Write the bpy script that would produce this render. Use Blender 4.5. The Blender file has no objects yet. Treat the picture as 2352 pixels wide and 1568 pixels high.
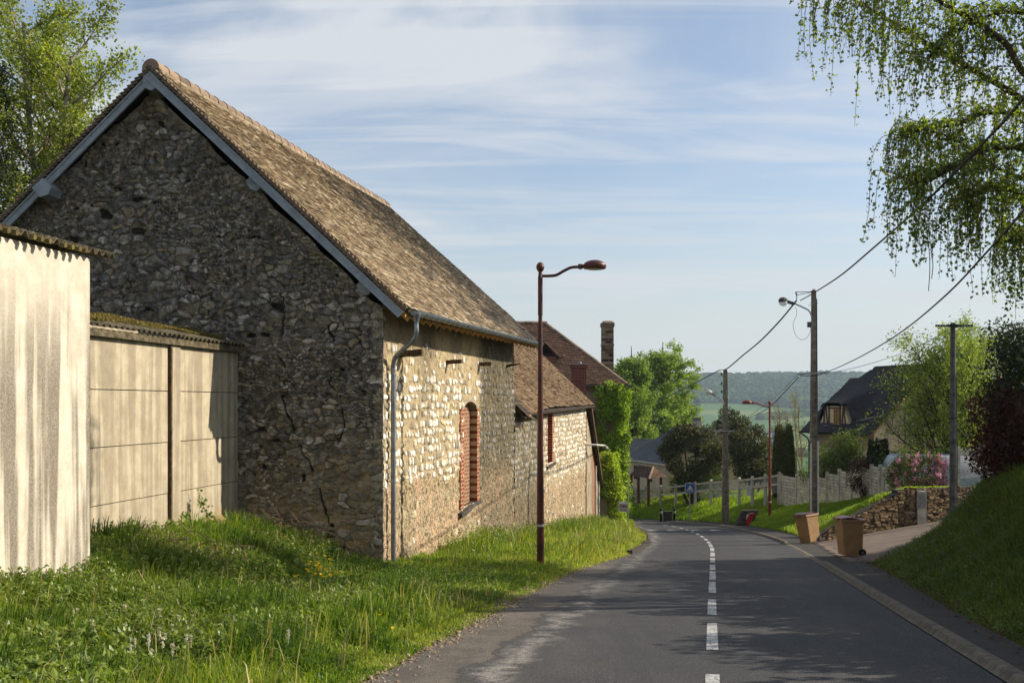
import bpy, math, random
import numpy as np
from mathutils import Vector, Matrix

# ------------------------------------------------------------------ camera, sky, sun, exposure
scene = bpy.context.scene
EYE = 1.61
cam_d = bpy.data.cameras.new("camera"); cam = bpy.data.objects.new("camera", cam_d)
scene.collection.objects.link(cam); scene.camera = cam
cam.location = (0, 0, EYE); cam.rotation_euler = (math.pi/2, 0, 0)
cam_d.sensor_width = 36; cam_d.lens = 36.0; cam_d.shift_y = 0.0600
cam_d.clip_start = 0.1; cam_d.clip_end = 20000
scene.render.resolution_x = 1024; scene.render.resolution_y = 682
scene.view_settings.view_transform = 'Standard'; scene.view_settings.look = 'None'
scene.view_settings.exposure = 0.6; scene.view_settings.gamma = 1
SUN_EL = math.radians(32); SUN_AZ = math.radians(80)          # azimuth clockwise from +Y
sd = Vector((math.sin(SUN_AZ)*math.cos(SUN_EL), math.cos(SUN_AZ)*math.cos(SUN_EL), math.sin(SUN_EL)))
sl = bpy.data.lights.new("sun", 'SUN'); sl.energy = 4.7; sl.angle = math.radians(0.5); sl.color = (1.0, 0.90, 0.76)
so = bpy.data.objects.new("sun", sl); scene.collection.objects.link(so)
so.rotation_euler = sd.to_track_quat('Z', 'Y').to_euler(); so.location = (60, 5, 60)

def build_world():
    w = bpy.data.worlds.new("World"); scene.world = w; w.use_nodes = True
    nt = w.node_tree; N = nt.nodes; L = nt.links; N.clear()
    out = N.new('ShaderNodeOutputWorld'); bg = N.new('ShaderNodeBackground'); L.new(bg.outputs[0], out.inputs[0])
    sky = N.new('ShaderNodeTexSky'); sky.sky_type = 'NISHITA'; sky.sun_disc = False
    sky.sun_elevation = SUN_EL; sky.sun_rotation = SUN_AZ; sky.altitude = 100; sky.air_density = 1.0; sky.dust_density = 1.2; sky.ozone_density = 1.6
    tc = N.new('ShaderNodeTexCoord'); sep = N.new('ShaderNodeSeparateXYZ'); L.new(tc.outputs['Generated'], sep.inputs[0])
    def m(op, a, b=None, c=None):
        n = N.new('ShaderNodeMath'); n.operation = op
        for i, x in enumerate((a, b, c)):
            if x is None: continue
            if isinstance(x, (int, float)): n.inputs[i].default_value = x
            else: L.new(x, n.inputs[i])
        return n.outputs[0]
    z = m('ADD', m('MAXIMUM', sep.outputs[2], 0.0), 0.10)
    px = m('DIVIDE', sep.outputs[0], z); py = m('DIVIDE', sep.outputs[1], z)
    cmb = N.new('ShaderNodeCombineXYZ'); L.new(px, cmb.inputs[0]); L.new(py, cmb.inputs[1])
    def cloud(rot, sx, sy, scale, detail, lo, hi, dist=0.6, off=0.0):
        mp = N.new('ShaderNodeMapping'); mp.inputs['Rotation'].default_value = (0, 0, rot); mp.inputs['Scale'].default_value = (sx, sy, 1); mp.inputs['Location'].default_value = (off, off*0.7, 0)
        L.new(cmb.outputs[0], mp.inputs[0])
        n = N.new('ShaderNodeTexNoise'); n.inputs['Scale'].default_value = scale; n.inputs['Detail'].default_value = detail
        n.inputs['Roughness'].default_value = 0.55; n.inputs['Distortion'].default_value = dist; L.new(mp.outputs[0], n.inputs['Vector'])
        r = N.new('ShaderNodeMapRange'); r.interpolation_type = 'SMOOTHSTEP'; r.inputs[1].default_value = lo; r.inputs[2].default_value = hi
        L.new(n.outputs[0], r.inputs[0]); return r.outputs[0]
    c1 = cloud(math.radians(-22), 0.45, 0.9, 0.95, 12, 0.40, 0.66, 1.1, 3.3)
    c2 = cloud(math.radians(-34), 0.30, 1.5, 2.2, 13, 0.42, 0.70, 1.8, 7.1)
    c3 = cloud(math.radians(-6), 0.5, 0.8, 0.42, 4, 0.38, 0.66, 0.2, 1.0)
    c = m('ADD', m('MULTIPLY', c1, m('ADD', m('MULTIPLY', c3, 0.65), 0.3)), m('MULTIPLY', c2, 0.30))
    c = m('MINIMUM', m('ADD', m('MULTIPLY', c, 1.15), 0.14), 0.92)
    mix = N.new('ShaderNodeMix'); mix.data_type = 'RGBA'
    L.new(c, mix.inputs[0]); L.new(sky.outputs[0], mix.inputs[6]); mix.inputs[7].default_value = (4.95, 5.15, 5.45, 1)
    # milky air close to the horizon
    hz = N.new('ShaderNodeMapRange'); hz.interpolation_type = 'SMOOTHSTEP'
    hz.inputs[1].default_value = 0.26; hz.inputs[2].default_value = -0.03; hz.inputs[3].default_value = 0; hz.inputs[4].default_value = 0.86
    L.new(sep.outputs[2], hz.inputs[0])
    mix2 = N.new('ShaderNodeMix'); mix2.data_type = 'RGBA'
    L.new(hz.outputs[0], mix2.inputs[0]); L.new(mix.outputs[2], mix2.inputs[6]); mix2.inputs[7].default_value = (4.45, 4.7, 4.72, 1)
    L.new(mix2.outputs[2], bg.inputs[0]); bg.inputs[1].default_value = 0.098
build_world()

# ------------------------------------------------------------------ helpers
rng = np.random.default_rng(7)
FX = 2352.0
def P(px, py, Y):            # a point of the place: where it appears in a 2352 px wide frame, and how far away it is
    return np.array([(px-1176.0)/FX*Y, Y, EYE + (925.0-py)/FX*Y])
def V3(*a): return np.array(a, float)
def norm(a): a = np.asarray(a, float); return a/np.linalg.norm(a)
UP = V3(0, 0, 1)

def hash2(i, j, s=0):
    i = i.astype(np.int64); j = j.astype(np.int64)
    h = (i*374761393 + j*668265263 + s*1442695041) & 0xffffffff
    h = ((h ^ (h >> 13))*1274126177) & 0xffffffff
    h = (h ^ (h >> 16)) & 0xffffffff
    return h/4294967295.0
def vnoise(x, y, s=0):
    i = np.floor(x); j = np.floor(y); fx = x-i; fy = y-j
    fx = fx*fx*(3-2*fx); fy = fy*fy*(3-2*fy)
    a = hash2(i, j, s); b = hash2(i+1, j, s); c = hash2(i, j+1, s); d = hash2(i+1, j+1, s)
    return (a*(1-fx)+b*fx)*(1-fy) + (c*(1-fx)+d*fx)*fy
def fbm(x, y, s=0, o=4):
    t = 0; a = 0.5; n = 0
    for k in range(o):
        t = t + a*vnoise(x*2**k, y*2**k, s+k*17); n += a; a *= 0.5
    return t/n
def sstep(a, b, x):
    t = np.clip((x-a)/(b-a), 0, 1); return t*t*(3-2*t)

def new_mesh(name, V, Fs, mat, parent=None, org=None, attrs=None, smooth=False, fattrs=None):
    """V (n,3) world coordinates; Fs list of (m,k) int arrays"""
    V = np.asarray(V, np.float32).reshape(-1, 3)
    if parent is not None:
        o = parent
        off = np.zeros(3)
        while o is not None: off += np.array(o.location); o = o.parent
    else: off = np.zeros(3) if org is None else np.asarray(org, float)
    me = bpy.data.meshes.new(name)
    Fs = [np.asarray(f, np.int32) for f in Fs if len(f)]
    me.vertices.add(len(V)); me.vertices.foreach_set('co', (V-off).astype(np.float32).ravel())
    loops = np.concatenate([f.ravel() for f in Fs]); tot = np.concatenate([np.full(len(f), f.shape[1], np.int32) for f in Fs])
    st = np.concatenate([[0], np.cumsum(tot)[:-1]]).astype(np.int32)
    me.loops.add(len(loops)); me.loops.foreach_set('vertex_index', loops)
    me.polygons.add(len(tot)); me.polygons.foreach_set('loop_start', st); me.polygons.foreach_set('loop_total', tot)
    me.polygons.foreach_set('use_smooth', np.full(len(tot), bool(smooth)))
    me.update(calc_edges=True)
    for k, a in (attrs or {}).items():
        at = me.attributes.new(k, 'FLOAT', 'POINT'); at.data.foreach_set('value', np.asarray(a, np.float32))
    if mat is not None: me.materials.append(mat)
    ob = bpy.data.objects.new(name, me); scene.collection.objects.link(ob)
    if parent is not None: ob.parent = parent
    else: ob.location = off
    return ob

def tag(o, label=None, cat=None, group=None, kind=None):
    if label: o['label'] = label
    if cat: o['category'] = cat
    if group: o['group'] = group
    if kind: o['kind'] = kind
    return o
def thing(name, loc, label, cat, group=None):
    o = bpy.data.objects.new(name, None); scene.collection.objects.link(o); o.location = tuple(float(c) for c in loc)
    o.empty_display_size = 0.2
    return tag(o, label, cat, group)
def copy_tree(o, parent=None):
    c = o.copy(); scene.collection.objects.link(c); c.parent = parent
    for ch in list(o.children): copy_tree(ch, c)
    return c

class MB:
    def __init__(s, r=None): s.V = []; s.F = {}; s.A = []; s.n = 0; s.r = r or np.random.default_rng(3)
    def add(s, V, Fs, a=None):
        V = np.asarray(V, float).reshape(-1, 3)
        for f in Fs:
            f = np.asarray(f, np.int64)
            if f.ndim == 1: f = f[None]
            s.F.setdefault(f.shape[1], []).append(f+s.n)
        s.V.append(V); s.A.append(np.full(len(V), s.r.random() if a is None else a) if np.isscalar(a) or a is None else np.asarray(a)); s.n += len(V)
    def hexa(s, c, a=None):       # 8 corners: bottom ring 0-3, top ring 4-7
        s.add(c, [[[0, 3, 2, 1], [4, 5, 6, 7], [0, 1, 5, 4], [1, 2, 6, 5], [2, 3, 7, 6], [3, 0, 4, 7]]], a)
    def box(s, c, dx, dy, dz, ux=None, uy=None, a=None, taper=1.0):
        """centre of the BOTTOM face c, full sizes, unit axes ux, uy"""
        ux = V3(1, 0, 0) if ux is None else norm(ux); uy = V3(0, 1, 0) if uy is None else norm(uy); uz = np.cross(ux, uy)
        c = np.asarray(c, float); r = []
        for k, t in ((0, 1), (1, taper)):
            for sx, sy in ((-1, -1), (1, -1), (1, 1), (-1, 1)):
                r.append(c + ux*sx*dx/2*t + uy*sy*dy/2*t + uz*dz*k)
        s.hexa(np.array(r), a)
    def bar(s, p, q, w, h, up=UP, a=None):
        p = np.asarray(p, float); q = np.asarray(q, float); d = norm(q-p); sd_ = np.cross(d, up)
        sd_ = norm(sd_) if np.linalg.norm(sd_) > 1e-6 else V3(1, 0, 0); u = np.cross(sd_, d)
        r = []
        for e in (p, q):
            for i, j in ((-1, -1), (1, -1), (1, 1), (-1, 1)): r.append(e + sd_*i*w/2 + u*j*h/2)
        s.add(r, [[[0, 1, 2, 3], [4, 7, 6, 5], [0, 4, 5, 1], [1, 5, 6, 2], [2, 6, 7, 3], [3, 7, 4, 0]]], a)
    def tube(s, pts, rad, n=8, a=None, cap=True):
        pts = np.asarray(pts, float); m = len(pts); rad = np.full(m, rad) if np.isscalar(rad) else np.asarray(rad)
        T = np.gradient(pts, axis=0); T /= np.maximum(np.linalg.norm(T, axis=1), 1e-9)[:, None]
        ref = V3(0, 0, 1) if abs(T[0][2]) < 0.9 else V3(1, 0, 0)
        u = norm(np.cross(T[0], ref)); ang = np.linspace(0, 2*math.pi, n, endpoint=False); R = []
        for k in range(m):
            u = u - T[k]*np.dot(u, T[k]); u = norm(u); v = np.cross(T[k], u)
            R.append(pts[k] + rad[k]*(np.cos(ang)[:, None]*u + np.sin(ang)[:, None]*v))
        i = np.arange(n); j = (i+1) % n; F = []
        for k in range(m-1): F.append(np.stack([k*n+i, k*n+j, (k+1)*n+j, (k+1)*n+i], 1))
        s.add(np.concatenate(R), [np.concatenate(F)], a)
        if cap:
            b = s.n-m*n
            s.F.setdefault(n, []).append(np.array([[b+x for x in range(n)][::-1]])); s.F[n].append(np.array([[b+(m-1)*n+x for x in range(n)]]))
    def lathe(s, c, prof, n=16, axis=UP, a=None):
        axis = norm(axis); u = norm(np.cross(axis, V3(1, 0, 0) if abs(axis[0]) < .9 else V3(0, 1, 0))); v = np.cross(axis, u)
        ang = np.linspace(0, 2*math.pi, n, endpoint=False); R = []
        for r, h in prof: R.append(np.asarray(c)+axis*h + r*(np.cos(ang)[:, None]*u+np.sin(ang)[:, None]*v))
        i = np.arange(n); j = (i+1) % n; F = []
        for k in range(len(prof)-1): F.append(np.stack([k*n+i, k*n+j, (k+1)*n+j, (k+1)*n+i], 1))
        s.add(np.concatenate(R), [np.concatenate(F)], a); b = s.n-len(prof)*n
        s.F.setdefault(n, []).append(np.array([[b+x for x in range(n)][::-1]])); s.F[n].append(np.array([[b+(len(prof)-1)*n+x for x in range(n)]]))
    def prism(s, pts, ext, a=None):   # polygon pts extruded by vector ext
        pts = np.asarray(pts, float); n = len(pts); i = np.arange(n); j = (i+1) % n
        s.add(np.concatenate([pts, pts+np.asarray(ext)]), [np.stack([i, j, j+n, i+n], 1)], a); b = s.n-2*n
        s.F.setdefault(n, []).append(np.array([[b+x for x in range(n)][::-1]])); s.F[n].append(np.array([[b+n+x for x in range(n)]]))
    def quad(s, p, a=None): s.add(p, [[list(range(len(p)))]], a)
    def build(s, name, mat, parent=None, org=None, smooth=False, **kw):
        if not s.V: return None
        return new_mesh(name, np.concatenate(s.V), [np.concatenate(f) for f in s.F.values()], mat, parent, org, {'rnd': np.concatenate(s.A)}, smooth, **kw)

# ------------------------------------------------------------------ materials
def srgb(r, g, b):
    f = lambda c: (c/255/12.92) if c/255 <= 0.04045 else ((c/255+0.055)/1.055)**2.4
    return (f(r), f(g), f(b), 1)
class G:
    def __init__(g, name):
        g.m = bpy.data.materials.new(name); g.m.use_nodes = True; g.nt = g.m.node_tree; g.nt.nodes.clear()
        g.out = g.n('ShaderNodeOutputMaterial'); g.tc = g.n('ShaderNodeTexCoord'); g.co = g.tc.outputs['Object']
        g.geo = g.n('ShaderNodeNewGeometry'); g.pos = g.geo.outputs['Position']
    def n(g, t): return g.nt.nodes.new(t)
    def l(g, a, b): g.nt.links.new(a, b)
    def s(g, sock, v):
        if v is None: return
        if isinstance(v, bpy.types.NodeSocket): g.l(v, sock)
        else: sock.default_value = v
    def math(g, op, a, b=None, c=None, clamp=False):
        n = g.n('ShaderNodeMath'); n.operation = op; n.use_clamp = clamp
        for i, x in enumerate((a, b, c)): g.s(n.inputs[i], x)
        return n.outputs[0]
    def attr(g, name): n = g.n('ShaderNodeAttribute'); n.attribute_name = name; return n.outputs['Fac']
    def mapv(g, v, scale=(1, 1, 1), loc=(0, 0, 0), rot=(0, 0, 0)):
        n = g.n('ShaderNodeMapping'); g.l(v, n.inputs[0]); n.inputs['Scale'].default_value = scale; n.inputs['Location'].default_value = loc; n.inputs['Rotation'].default_value = rot
        return n.outputs[0]
    def noise(g, scale, detail=4, rough=0.55, dist=0.0, v=None):
        n = g.n('ShaderNodeTexNoise'); g.l(v or g.pos, n.inputs['Vector']); n.inputs['Scale'].default_value = scale
        n.inputs['Detail'].default_value = detail; n.inputs['Roughness'].default_value = rough; n.inputs['Distortion'].default_value = dist
        return n.outputs[0]
    def voro(g, scale, feat='F1', v=None, out='Distance', rand=1.0):
        n = g.n('ShaderNodeTexVoronoi'); n.feature = feat; g.l(v or g.pos, n.inputs['Vector']); n.inputs['Scale'].default_value = scale; n.inputs['Randomness'].default_value = rand
        return n.outputs[out]
    def rng(g, f, a, b, c=0.0, d=1.0, smooth=True):
        n = g.n('ShaderNodeMapRange'); n.interpolation_type = 'SMOOTHSTEP' if smooth else 'LINEAR'
        for i, x in enumerate((f, a, b, c, d)): g.s(n.inputs[i], x)
        return n.outputs[0]
    def mix(g, f, a, b, mode='MIX'):
        n = g.n('ShaderNodeMix'); n.data_type = 'RGBA'; n.blend_type = mode; n.clamp_factor = True
        g.s(n.inputs[0], f); g.s(n.inputs[6], a); g.s(n.inputs[7], b); return n.outputs[2]
    def ramp(g, f, stops):
        n = g.n('ShaderNodeValToRGB'); g.s(n.inputs[0], f); e = n.color_ramp.elements
        while len(e) < len(stops): e.new(0.5)
        for k, (p, c) in enumerate(stops): e[k].position = p; e[k].color = c
        return n.outputs[0]
    def bump(g, h, strength=0.5, dist=0.02):
        n = g.n('ShaderNodeBump'); n.inputs['Strength'].default_value = strength; n.inputs['Distance'].default_value = dist; g.l(h, n.inputs['Height']); return n.outputs[0]
    def pbr(g, col, rough=0.85, metal=0.0, nrm=None, spec=0.3, **kw):
        b = g.n('ShaderNodeBsdfPrincipled'); g.s(b.inputs['Base Color'], col); g.s(b.inputs['Roughness'], rough); g.s(b.inputs['Metallic'], metal)
        b.inputs['Specular IOR Level'].default_value = spec
        if nrm is not None: g.l(nrm, b.inputs['Normal'])
        for k, v in kw.items(): g.s(b.inputs[k], v)
        g.l(b.outputs[0], g.out.inputs[0]); return g.m
def sep_z(g):
    n = g.n('ShaderNodeSeparateXYZ'); g.l(g.pos, n.inputs[0]); return n.outputs

def simple(name, c1, c2=None, scale=6, rough=0.8, metal=0.0, bump=0.2, spec=0.3, rnd=0.25, fine=60):
    g = G(name); c2 = c2 or tuple(x*0.6 for x in c1[:3])+(1,)
    f = g.rng(g.noise(scale, 6, 0.65), 0.3, 0.7)
    col = g.mix(f, c1, c2)
    if rnd:
        col = g.mix(1.0, col, g.ramp(g.attr('rnd'), [(0, (1-rnd,)*3+(1,)), (1, (1,)*3+(1,))]), 'MULTIPLY')
    return g.pbr(col, rough, metal, g.bump(g.noise(fine, 4, 0.7), bump, 0.01), spec)

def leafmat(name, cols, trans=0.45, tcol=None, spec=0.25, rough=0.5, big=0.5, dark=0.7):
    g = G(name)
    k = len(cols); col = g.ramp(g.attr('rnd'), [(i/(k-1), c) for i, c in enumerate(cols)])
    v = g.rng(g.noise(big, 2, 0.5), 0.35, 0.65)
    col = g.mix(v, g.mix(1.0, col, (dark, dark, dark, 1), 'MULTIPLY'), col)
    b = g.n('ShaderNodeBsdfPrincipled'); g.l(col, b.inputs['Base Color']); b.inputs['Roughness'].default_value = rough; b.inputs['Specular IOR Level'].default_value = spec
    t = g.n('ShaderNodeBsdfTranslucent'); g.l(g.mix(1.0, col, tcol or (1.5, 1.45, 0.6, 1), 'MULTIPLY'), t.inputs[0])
    mx = g.n('ShaderNodeMixShader'); mx.inputs[0].default_value = trans; g.l(b.outputs[0], mx.inputs[1]); g.l(t.outputs[0], mx.inputs[2]); g.l(mx.outputs[0], g.out.inputs[0])
    return g.m

BARN_D = norm(V3(.214, .977, 0)); BARN_N = V3(.977, -.214, 0)       # along the barn's long side, and out of it
def brickmat(name, d, c1, c2, mortar, bw=0.23, bh=0.075, dirt_shade=0.3):
    g = G(name)
    dn = g.n('ShaderNodeVectorMath'); dn.operation = 'DOT_PRODUCT'; g.l(g.pos, dn.inputs[0]); dn.inputs[1].default_value = tuple(d)
    c = g.n('ShaderNodeCombineXYZ'); g.l(dn.outputs['Value'], c.inputs[0]); g.l(sep_z(g)[2], c.inputs[1])
    b = g.n('ShaderNodeTexBrick'); g.l(c.outputs[0], b.inputs['Vector']); b.inputs['Scale'].default_value = 1.0
    b.inputs['Brick Width'].default_value = bw; b.inputs['Row Height'].default_value = bh; b.inputs['Mortar Size'].default_value = 0.011; b.inputs['Mortar Smooth'].default_value = 0.3
    b.inputs['Color1'].default_value = c1; b.inputs['Color2'].default_value = c2; b.inputs['Mortar'].default_value = mortar
    col = g.mix(g.rng(g.noise(3.0, 6, 0.7), 0.45, 0.75, 0, dirt_shade), b.outputs[0], (0.05, 0.04, 0.03, 1))  # brick dirt, from noise alone
    h = g.math('ADD', g.math('MULTIPLY', b.outputs['Fac'], -1.0), g.math('MULTIPLY', g.noise(40, 3), 0.4))
    return g.pbr(col, 0.9, 0, g.bump(h, 0.7, 0.012), 0.2)

M = {}
M['zinc'] = simple('zinc_metal', srgb(150, 156, 162), srgb(112, 118, 124), 9, 0.42, 0.75, 0.08, 0.5, 0.1)
M['board'] = simple('blue_grey_painted_board', srgb(158, 166, 172), srgb(134, 142, 148), 5, 0.6, 0, 0.1, 0.3, 0.12)
M['wood_old'] = simple('weathered_wood', srgb(120, 98, 70), srgb(64, 50, 36), 9, 0.9, 0, 0.5, 0.2, 0.3, 45)
M['wood_new'] = simple('new_pine_wood', srgb(206, 160, 92), srgb(180, 132, 70), 8, 0.7, 0, 0.2, 0.3, 0.15)
M['rust'] = simple('rust_brown_painted_steel', srgb(92, 44, 28), srgb(58, 30, 22), 3.5, 0.45, 0.1, 0.12, 0.45, 0.05)
M['rust2'] = simple('orange_rust_painted_steel', srgb(138, 66, 34), srgb(100, 48, 28), 3.5, 0.5, 0.1, 0.12, 0.4, 0.05)
M['pole'] = simple('pole_concrete', srgb(150, 138, 118), srgb(100, 92, 80), 4, 0.9, 0, 0.4, 0.2, 0.12)
M['pole_round'] = simple('grey_wood_pole', srgb(98, 98, 96), srgb(66, 66, 66), 4, 0.8, 0, 0.3, 0.3, 0.12)
M['iron'] = simple('dark_iron', srgb(44, 44, 46), srgb(28, 28, 30), 8, 0.55, 0.4, 0.1, 0.4, 0.1)
M['cable'] = simple('black_cable', srgb(30, 30, 32), srgb(20, 20, 22), 8, 0.5, 0, 0.05, 0.4, 0.0)
M['tank'] = simple('galvanised_steel', srgb(170, 172, 174), srgb(140, 142, 146), 8, 0.4, 0.6, 0.05, 0.5, 0.1)
M['white_paint'] = simple('white_paint', srgb(215, 214, 206), srgb(180, 178, 168), 5, 0.6, 0, 0.1, 0.3, 0.12)
M['bark_birch'] = simple('birch_bark', srgb(180, 168, 148), srgb(58, 48, 40), 5, 0.85, 0, 0.5, 0.2, 0.1, 30)
M['bark'] = simple('brown_bark', srgb(84, 70, 54), srgb(44, 36, 28), 6, 0.9, 0, 0.6, 0.2, 0.1, 30)
M['black'] = simple('black_rubber', srgb(24, 24, 25), srgb(16, 16, 17), 8, 0.7, 0, 0.1, 0.3, 0.0)
M['bin'] = simple('tan_brown_plastic', srgb(160, 126, 84), srgb(142, 110, 72), 5, 0.5, 0, 0.04, 0.4, 0.0)
M['bin_lid'] = simple('maroon_plastic', srgb(98, 62, 52), srgb(80, 50, 42), 5, 0.4, 0, 0.03, 0.5, 0.0)
M['render'] = simple('cream_render', srgb(206, 188, 156), srgb(184, 166, 134), 1.5, 0.9, 0, 0.3, 0.2, 0.05)
M['render_house'] = simple('beige_house_render', srgb(178, 162, 138), srgb(152, 138, 116), 1.5, 0.9, 0, 0.5, 0.2, 0.05)
M['render_grey'] = simple('grey_render', srgb(168, 154, 130), srgb(130, 118, 98), 1.4, 0.9, 0, 0.4, 0.2, 0.05)
M['cream_timber'] = simple('timber_stain', srgb(128, 84, 48), srgb(96, 60, 34), 5, 0.7, 0, 0.2, 0.3, 0.1)
M['window_dark'] = simple('window_glass', srgb(30, 34, 38), srgb(18, 20, 24), 2, 0.08, 0, 0.0, 0.7, 0.1)
M['shutter'] = simple('dark_shutter_paint', srgb(72, 60, 56), srgb(54, 46, 44), 4, 0.6, 0, 0.1, 0.3, 0.1)
M['fence_conc'] = simple('pale_fence_concrete', srgb(222, 216, 200), srgb(168, 162, 148), 3, 0.9, 0, 0.4, 0.2, 0.2)
M['red'] = simple('red_plastic', srgb(190, 20, 40), srgb(160, 16, 34), 5, 0.4, 0, 0.1, 0.4, 0.0)
M['blue'] = simple('blue_sign_paint', srgb(40, 92, 170), srgb(34, 80, 150), 5, 0.4, 0, 0.0, 0.5, 0.0)
M['stone_grey'] = simple('dark_grey_stone', srgb(92, 86, 80), srgb(54, 50, 46), 6, 0.9, 0, 0.5, 0.2, 0.2)
M['white_stone'] = simple('pale_rough_stone', srgb(222, 216, 204), srgb(180, 170, 156), 10, 0.9, 0, 0.6, 0.2, 0.2)
M['car'] = simple('silver_grey_car_paint', srgb(150, 158, 168), srgb(138, 146, 156), 2, 0.3, 0.5, 0.0, 0.6, 0.0)
M['cover'] = simple('grey_tarpaulin', srgb(150, 156, 162), srgb(120, 126, 132), 3, 0.55, 0, 0.3, 0.4, 0.1)

def tilemat(name, cols, lichen=None, amt=0.4, rough=0.9, streak=0.0, lscale=2.2, lo=.45, hi=.7, grad=None):
    g = G(name); k = len(cols)
    col = g.ramp(g.attr('rnd'), [(i/(k-1), c) for i, c in enumerate(cols)])
    col = g.mix(g.rng(g.noise(14, 5, 0.7), 0.35, 0.75, 0, 0.55), col, g.mix(1.0, col, (0.45, 0.42, 0.38, 1), 'MULTIPLY'))
    if lichen:
        f = g.noise(lscale, 6, 0.75)
        if grad: f = g.math('ADD', f, g.rng(sep_z(g)[1], grad[0], grad[1], -.13, .13))
        col = g.mix(g.math('MULTIPLY', g.rng(f, lo, hi), amt), col, lichen)
    return g.pbr(col, rough, 0, g.bump(g.noise(50, 4, 0.7), 0.5, 0.01), 0.2)
M['tile_barn'] = tilemat('barn_clay_tiles', [srgb(92, 80, 64), srgb(148, 130, 100), srgb(120, 104, 82), srgb(200, 186, 156), srgb(98, 82, 66), srgb(138, 118, 90), srgb(164, 142, 110)], srgb(54, 52, 48), 0.85, lscale=.9, lo=.42, hi=.62, grad=(23, 35))
M['tile_old'] = tilemat('old_brown_tiles', [srgb(92, 76, 56), srgb(124, 104, 76), srgb(108, 86, 64), srgb(140, 116, 88)], srgb(70, 64, 50), 0.5)
M['tile_red'] = tilemat('red_brown_tiles', [srgb(70, 56, 46), srgb(92, 68, 54), srgb(80, 60, 50), srgb(112, 84, 66)], srgb(52, 46, 40), 0.7)
M['tile_ridge'] = tilemat('terracotta_ridge', [srgb(132, 114, 98), srgb(156, 134, 112), srgb(112, 98, 84)], srgb(84, 78, 70), 0.6)
M['slate'] = tilemat('dark_blue_tiles', [srgb(48, 52, 62), srgb(58, 62, 72), srgb(42, 46, 54)], None, 0, 0.5)
M['slate_dark'] = tilemat('charcoal_tiles', [srgb(38, 38, 40), srgb(48, 47, 48), srgb(32, 32, 35)], None, 0, 0.65)
M['deck'] = simple('roof_underlay', srgb(60, 48, 36), None, 5, 0.9)
M['brick'] = brickmat('red_brick', BARN_D, srgb(150, 84, 60), srgb(116, 62, 46), srgb(190, 168, 132), 0.24, 0.105)
M['brick_fill'] = brickmat('brown_brick', BARN_D, srgb(140, 98, 74), srgb(122, 82, 62), srgb(178, 158, 126), 0.26, 0.105, 0.4)
M['brick_ch'] = brickmat('maroon_brick', V3(.7, .7, 0), srgb(126, 62, 50), srgb(96, 46, 40), srgb(150, 120, 104), 0.22, 0.075, 0.25)
M['brick_band'] = brickmat('sooty_banded_brick', V3(.7, .7, 0), srgb(150, 132, 106), srgb(52, 42, 36), srgb(130, 116, 96), 0.30, 0.16, 0.35)
M['moss'] = leafmat('dry_moss', [srgb(84, 88, 40), srgb(120, 112, 56), srgb(146, 118, 66), srgb(96, 100, 44)], 0.25)
# foliage
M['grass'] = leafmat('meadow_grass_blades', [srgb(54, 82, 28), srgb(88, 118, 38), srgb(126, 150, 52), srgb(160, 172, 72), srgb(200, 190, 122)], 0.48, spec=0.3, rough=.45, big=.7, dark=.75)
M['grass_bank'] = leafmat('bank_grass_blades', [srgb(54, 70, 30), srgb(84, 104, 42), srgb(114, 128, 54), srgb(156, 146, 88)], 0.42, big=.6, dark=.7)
M['nettle'] = leafmat('weed_leaves', [srgb(46, 68, 24), srgb(80, 104, 38), srgb(112, 134, 52), srgb(138, 152, 66)], 0.38, spec=.4, rough=.4)
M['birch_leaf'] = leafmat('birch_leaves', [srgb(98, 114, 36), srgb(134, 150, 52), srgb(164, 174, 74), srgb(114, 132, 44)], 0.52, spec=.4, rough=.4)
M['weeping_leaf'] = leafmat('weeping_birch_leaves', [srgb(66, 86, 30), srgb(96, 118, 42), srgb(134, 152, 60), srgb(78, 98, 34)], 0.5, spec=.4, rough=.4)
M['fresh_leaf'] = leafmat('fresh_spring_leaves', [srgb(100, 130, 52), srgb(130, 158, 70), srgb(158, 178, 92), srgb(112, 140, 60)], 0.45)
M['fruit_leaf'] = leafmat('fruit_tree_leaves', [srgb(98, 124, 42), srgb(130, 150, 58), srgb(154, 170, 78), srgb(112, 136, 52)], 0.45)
M['grass_sun_tint'] = leafmat('sun_tinted_bank_grass_blades', [srgb(78, 108, 30), srgb(116, 146, 42), srgb(152, 174, 58), srgb(188, 192, 84)], 0.55, big=.5, dark=.75)  # lighter bank grass: sunshine put into the blade colour
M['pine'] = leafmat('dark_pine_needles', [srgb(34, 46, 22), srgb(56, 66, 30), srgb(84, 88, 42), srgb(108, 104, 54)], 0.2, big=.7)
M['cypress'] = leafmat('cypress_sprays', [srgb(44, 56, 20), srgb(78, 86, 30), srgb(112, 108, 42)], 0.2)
M['hedge_green'] = leafmat('dark_hedge_foliage', [srgb(22, 36, 16), srgb(36, 54, 22), srgb(56, 74, 30)], 0.2)
M['hedge_copper'] = leafmat('copper_hedge_foliage', [srgb(44, 24, 18), srgb(66, 36, 26), srgb(90, 52, 36), srgb(40, 34, 20)], 0.25, tcol=(1.4, .7, .5, 1))
M['ivy'] = leafmat('creeper_leaves', [srgb(66, 98, 26), srgb(112, 148, 38), srgb(160, 184, 56), srgb(192, 202, 78)], 0.42, big=.9)
M['bush'] = leafmat('shrub_leaves', [srgb(56, 80, 34), srgb(88, 112, 48), srgb(118, 134, 66)], 0.4)
M['willow'] = leafmat('budding_twig_leaves', [srgb(120, 124, 72), srgb(150, 146, 92), srgb(104, 104, 66)], 0.4)
M['pink'] = leafmat('pink_petals', [srgb(226, 160, 190), srgb(242, 196, 216), srgb(214, 136, 172)], 0.3, tcol=(1.2, .8, 1.0, 1))
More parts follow.
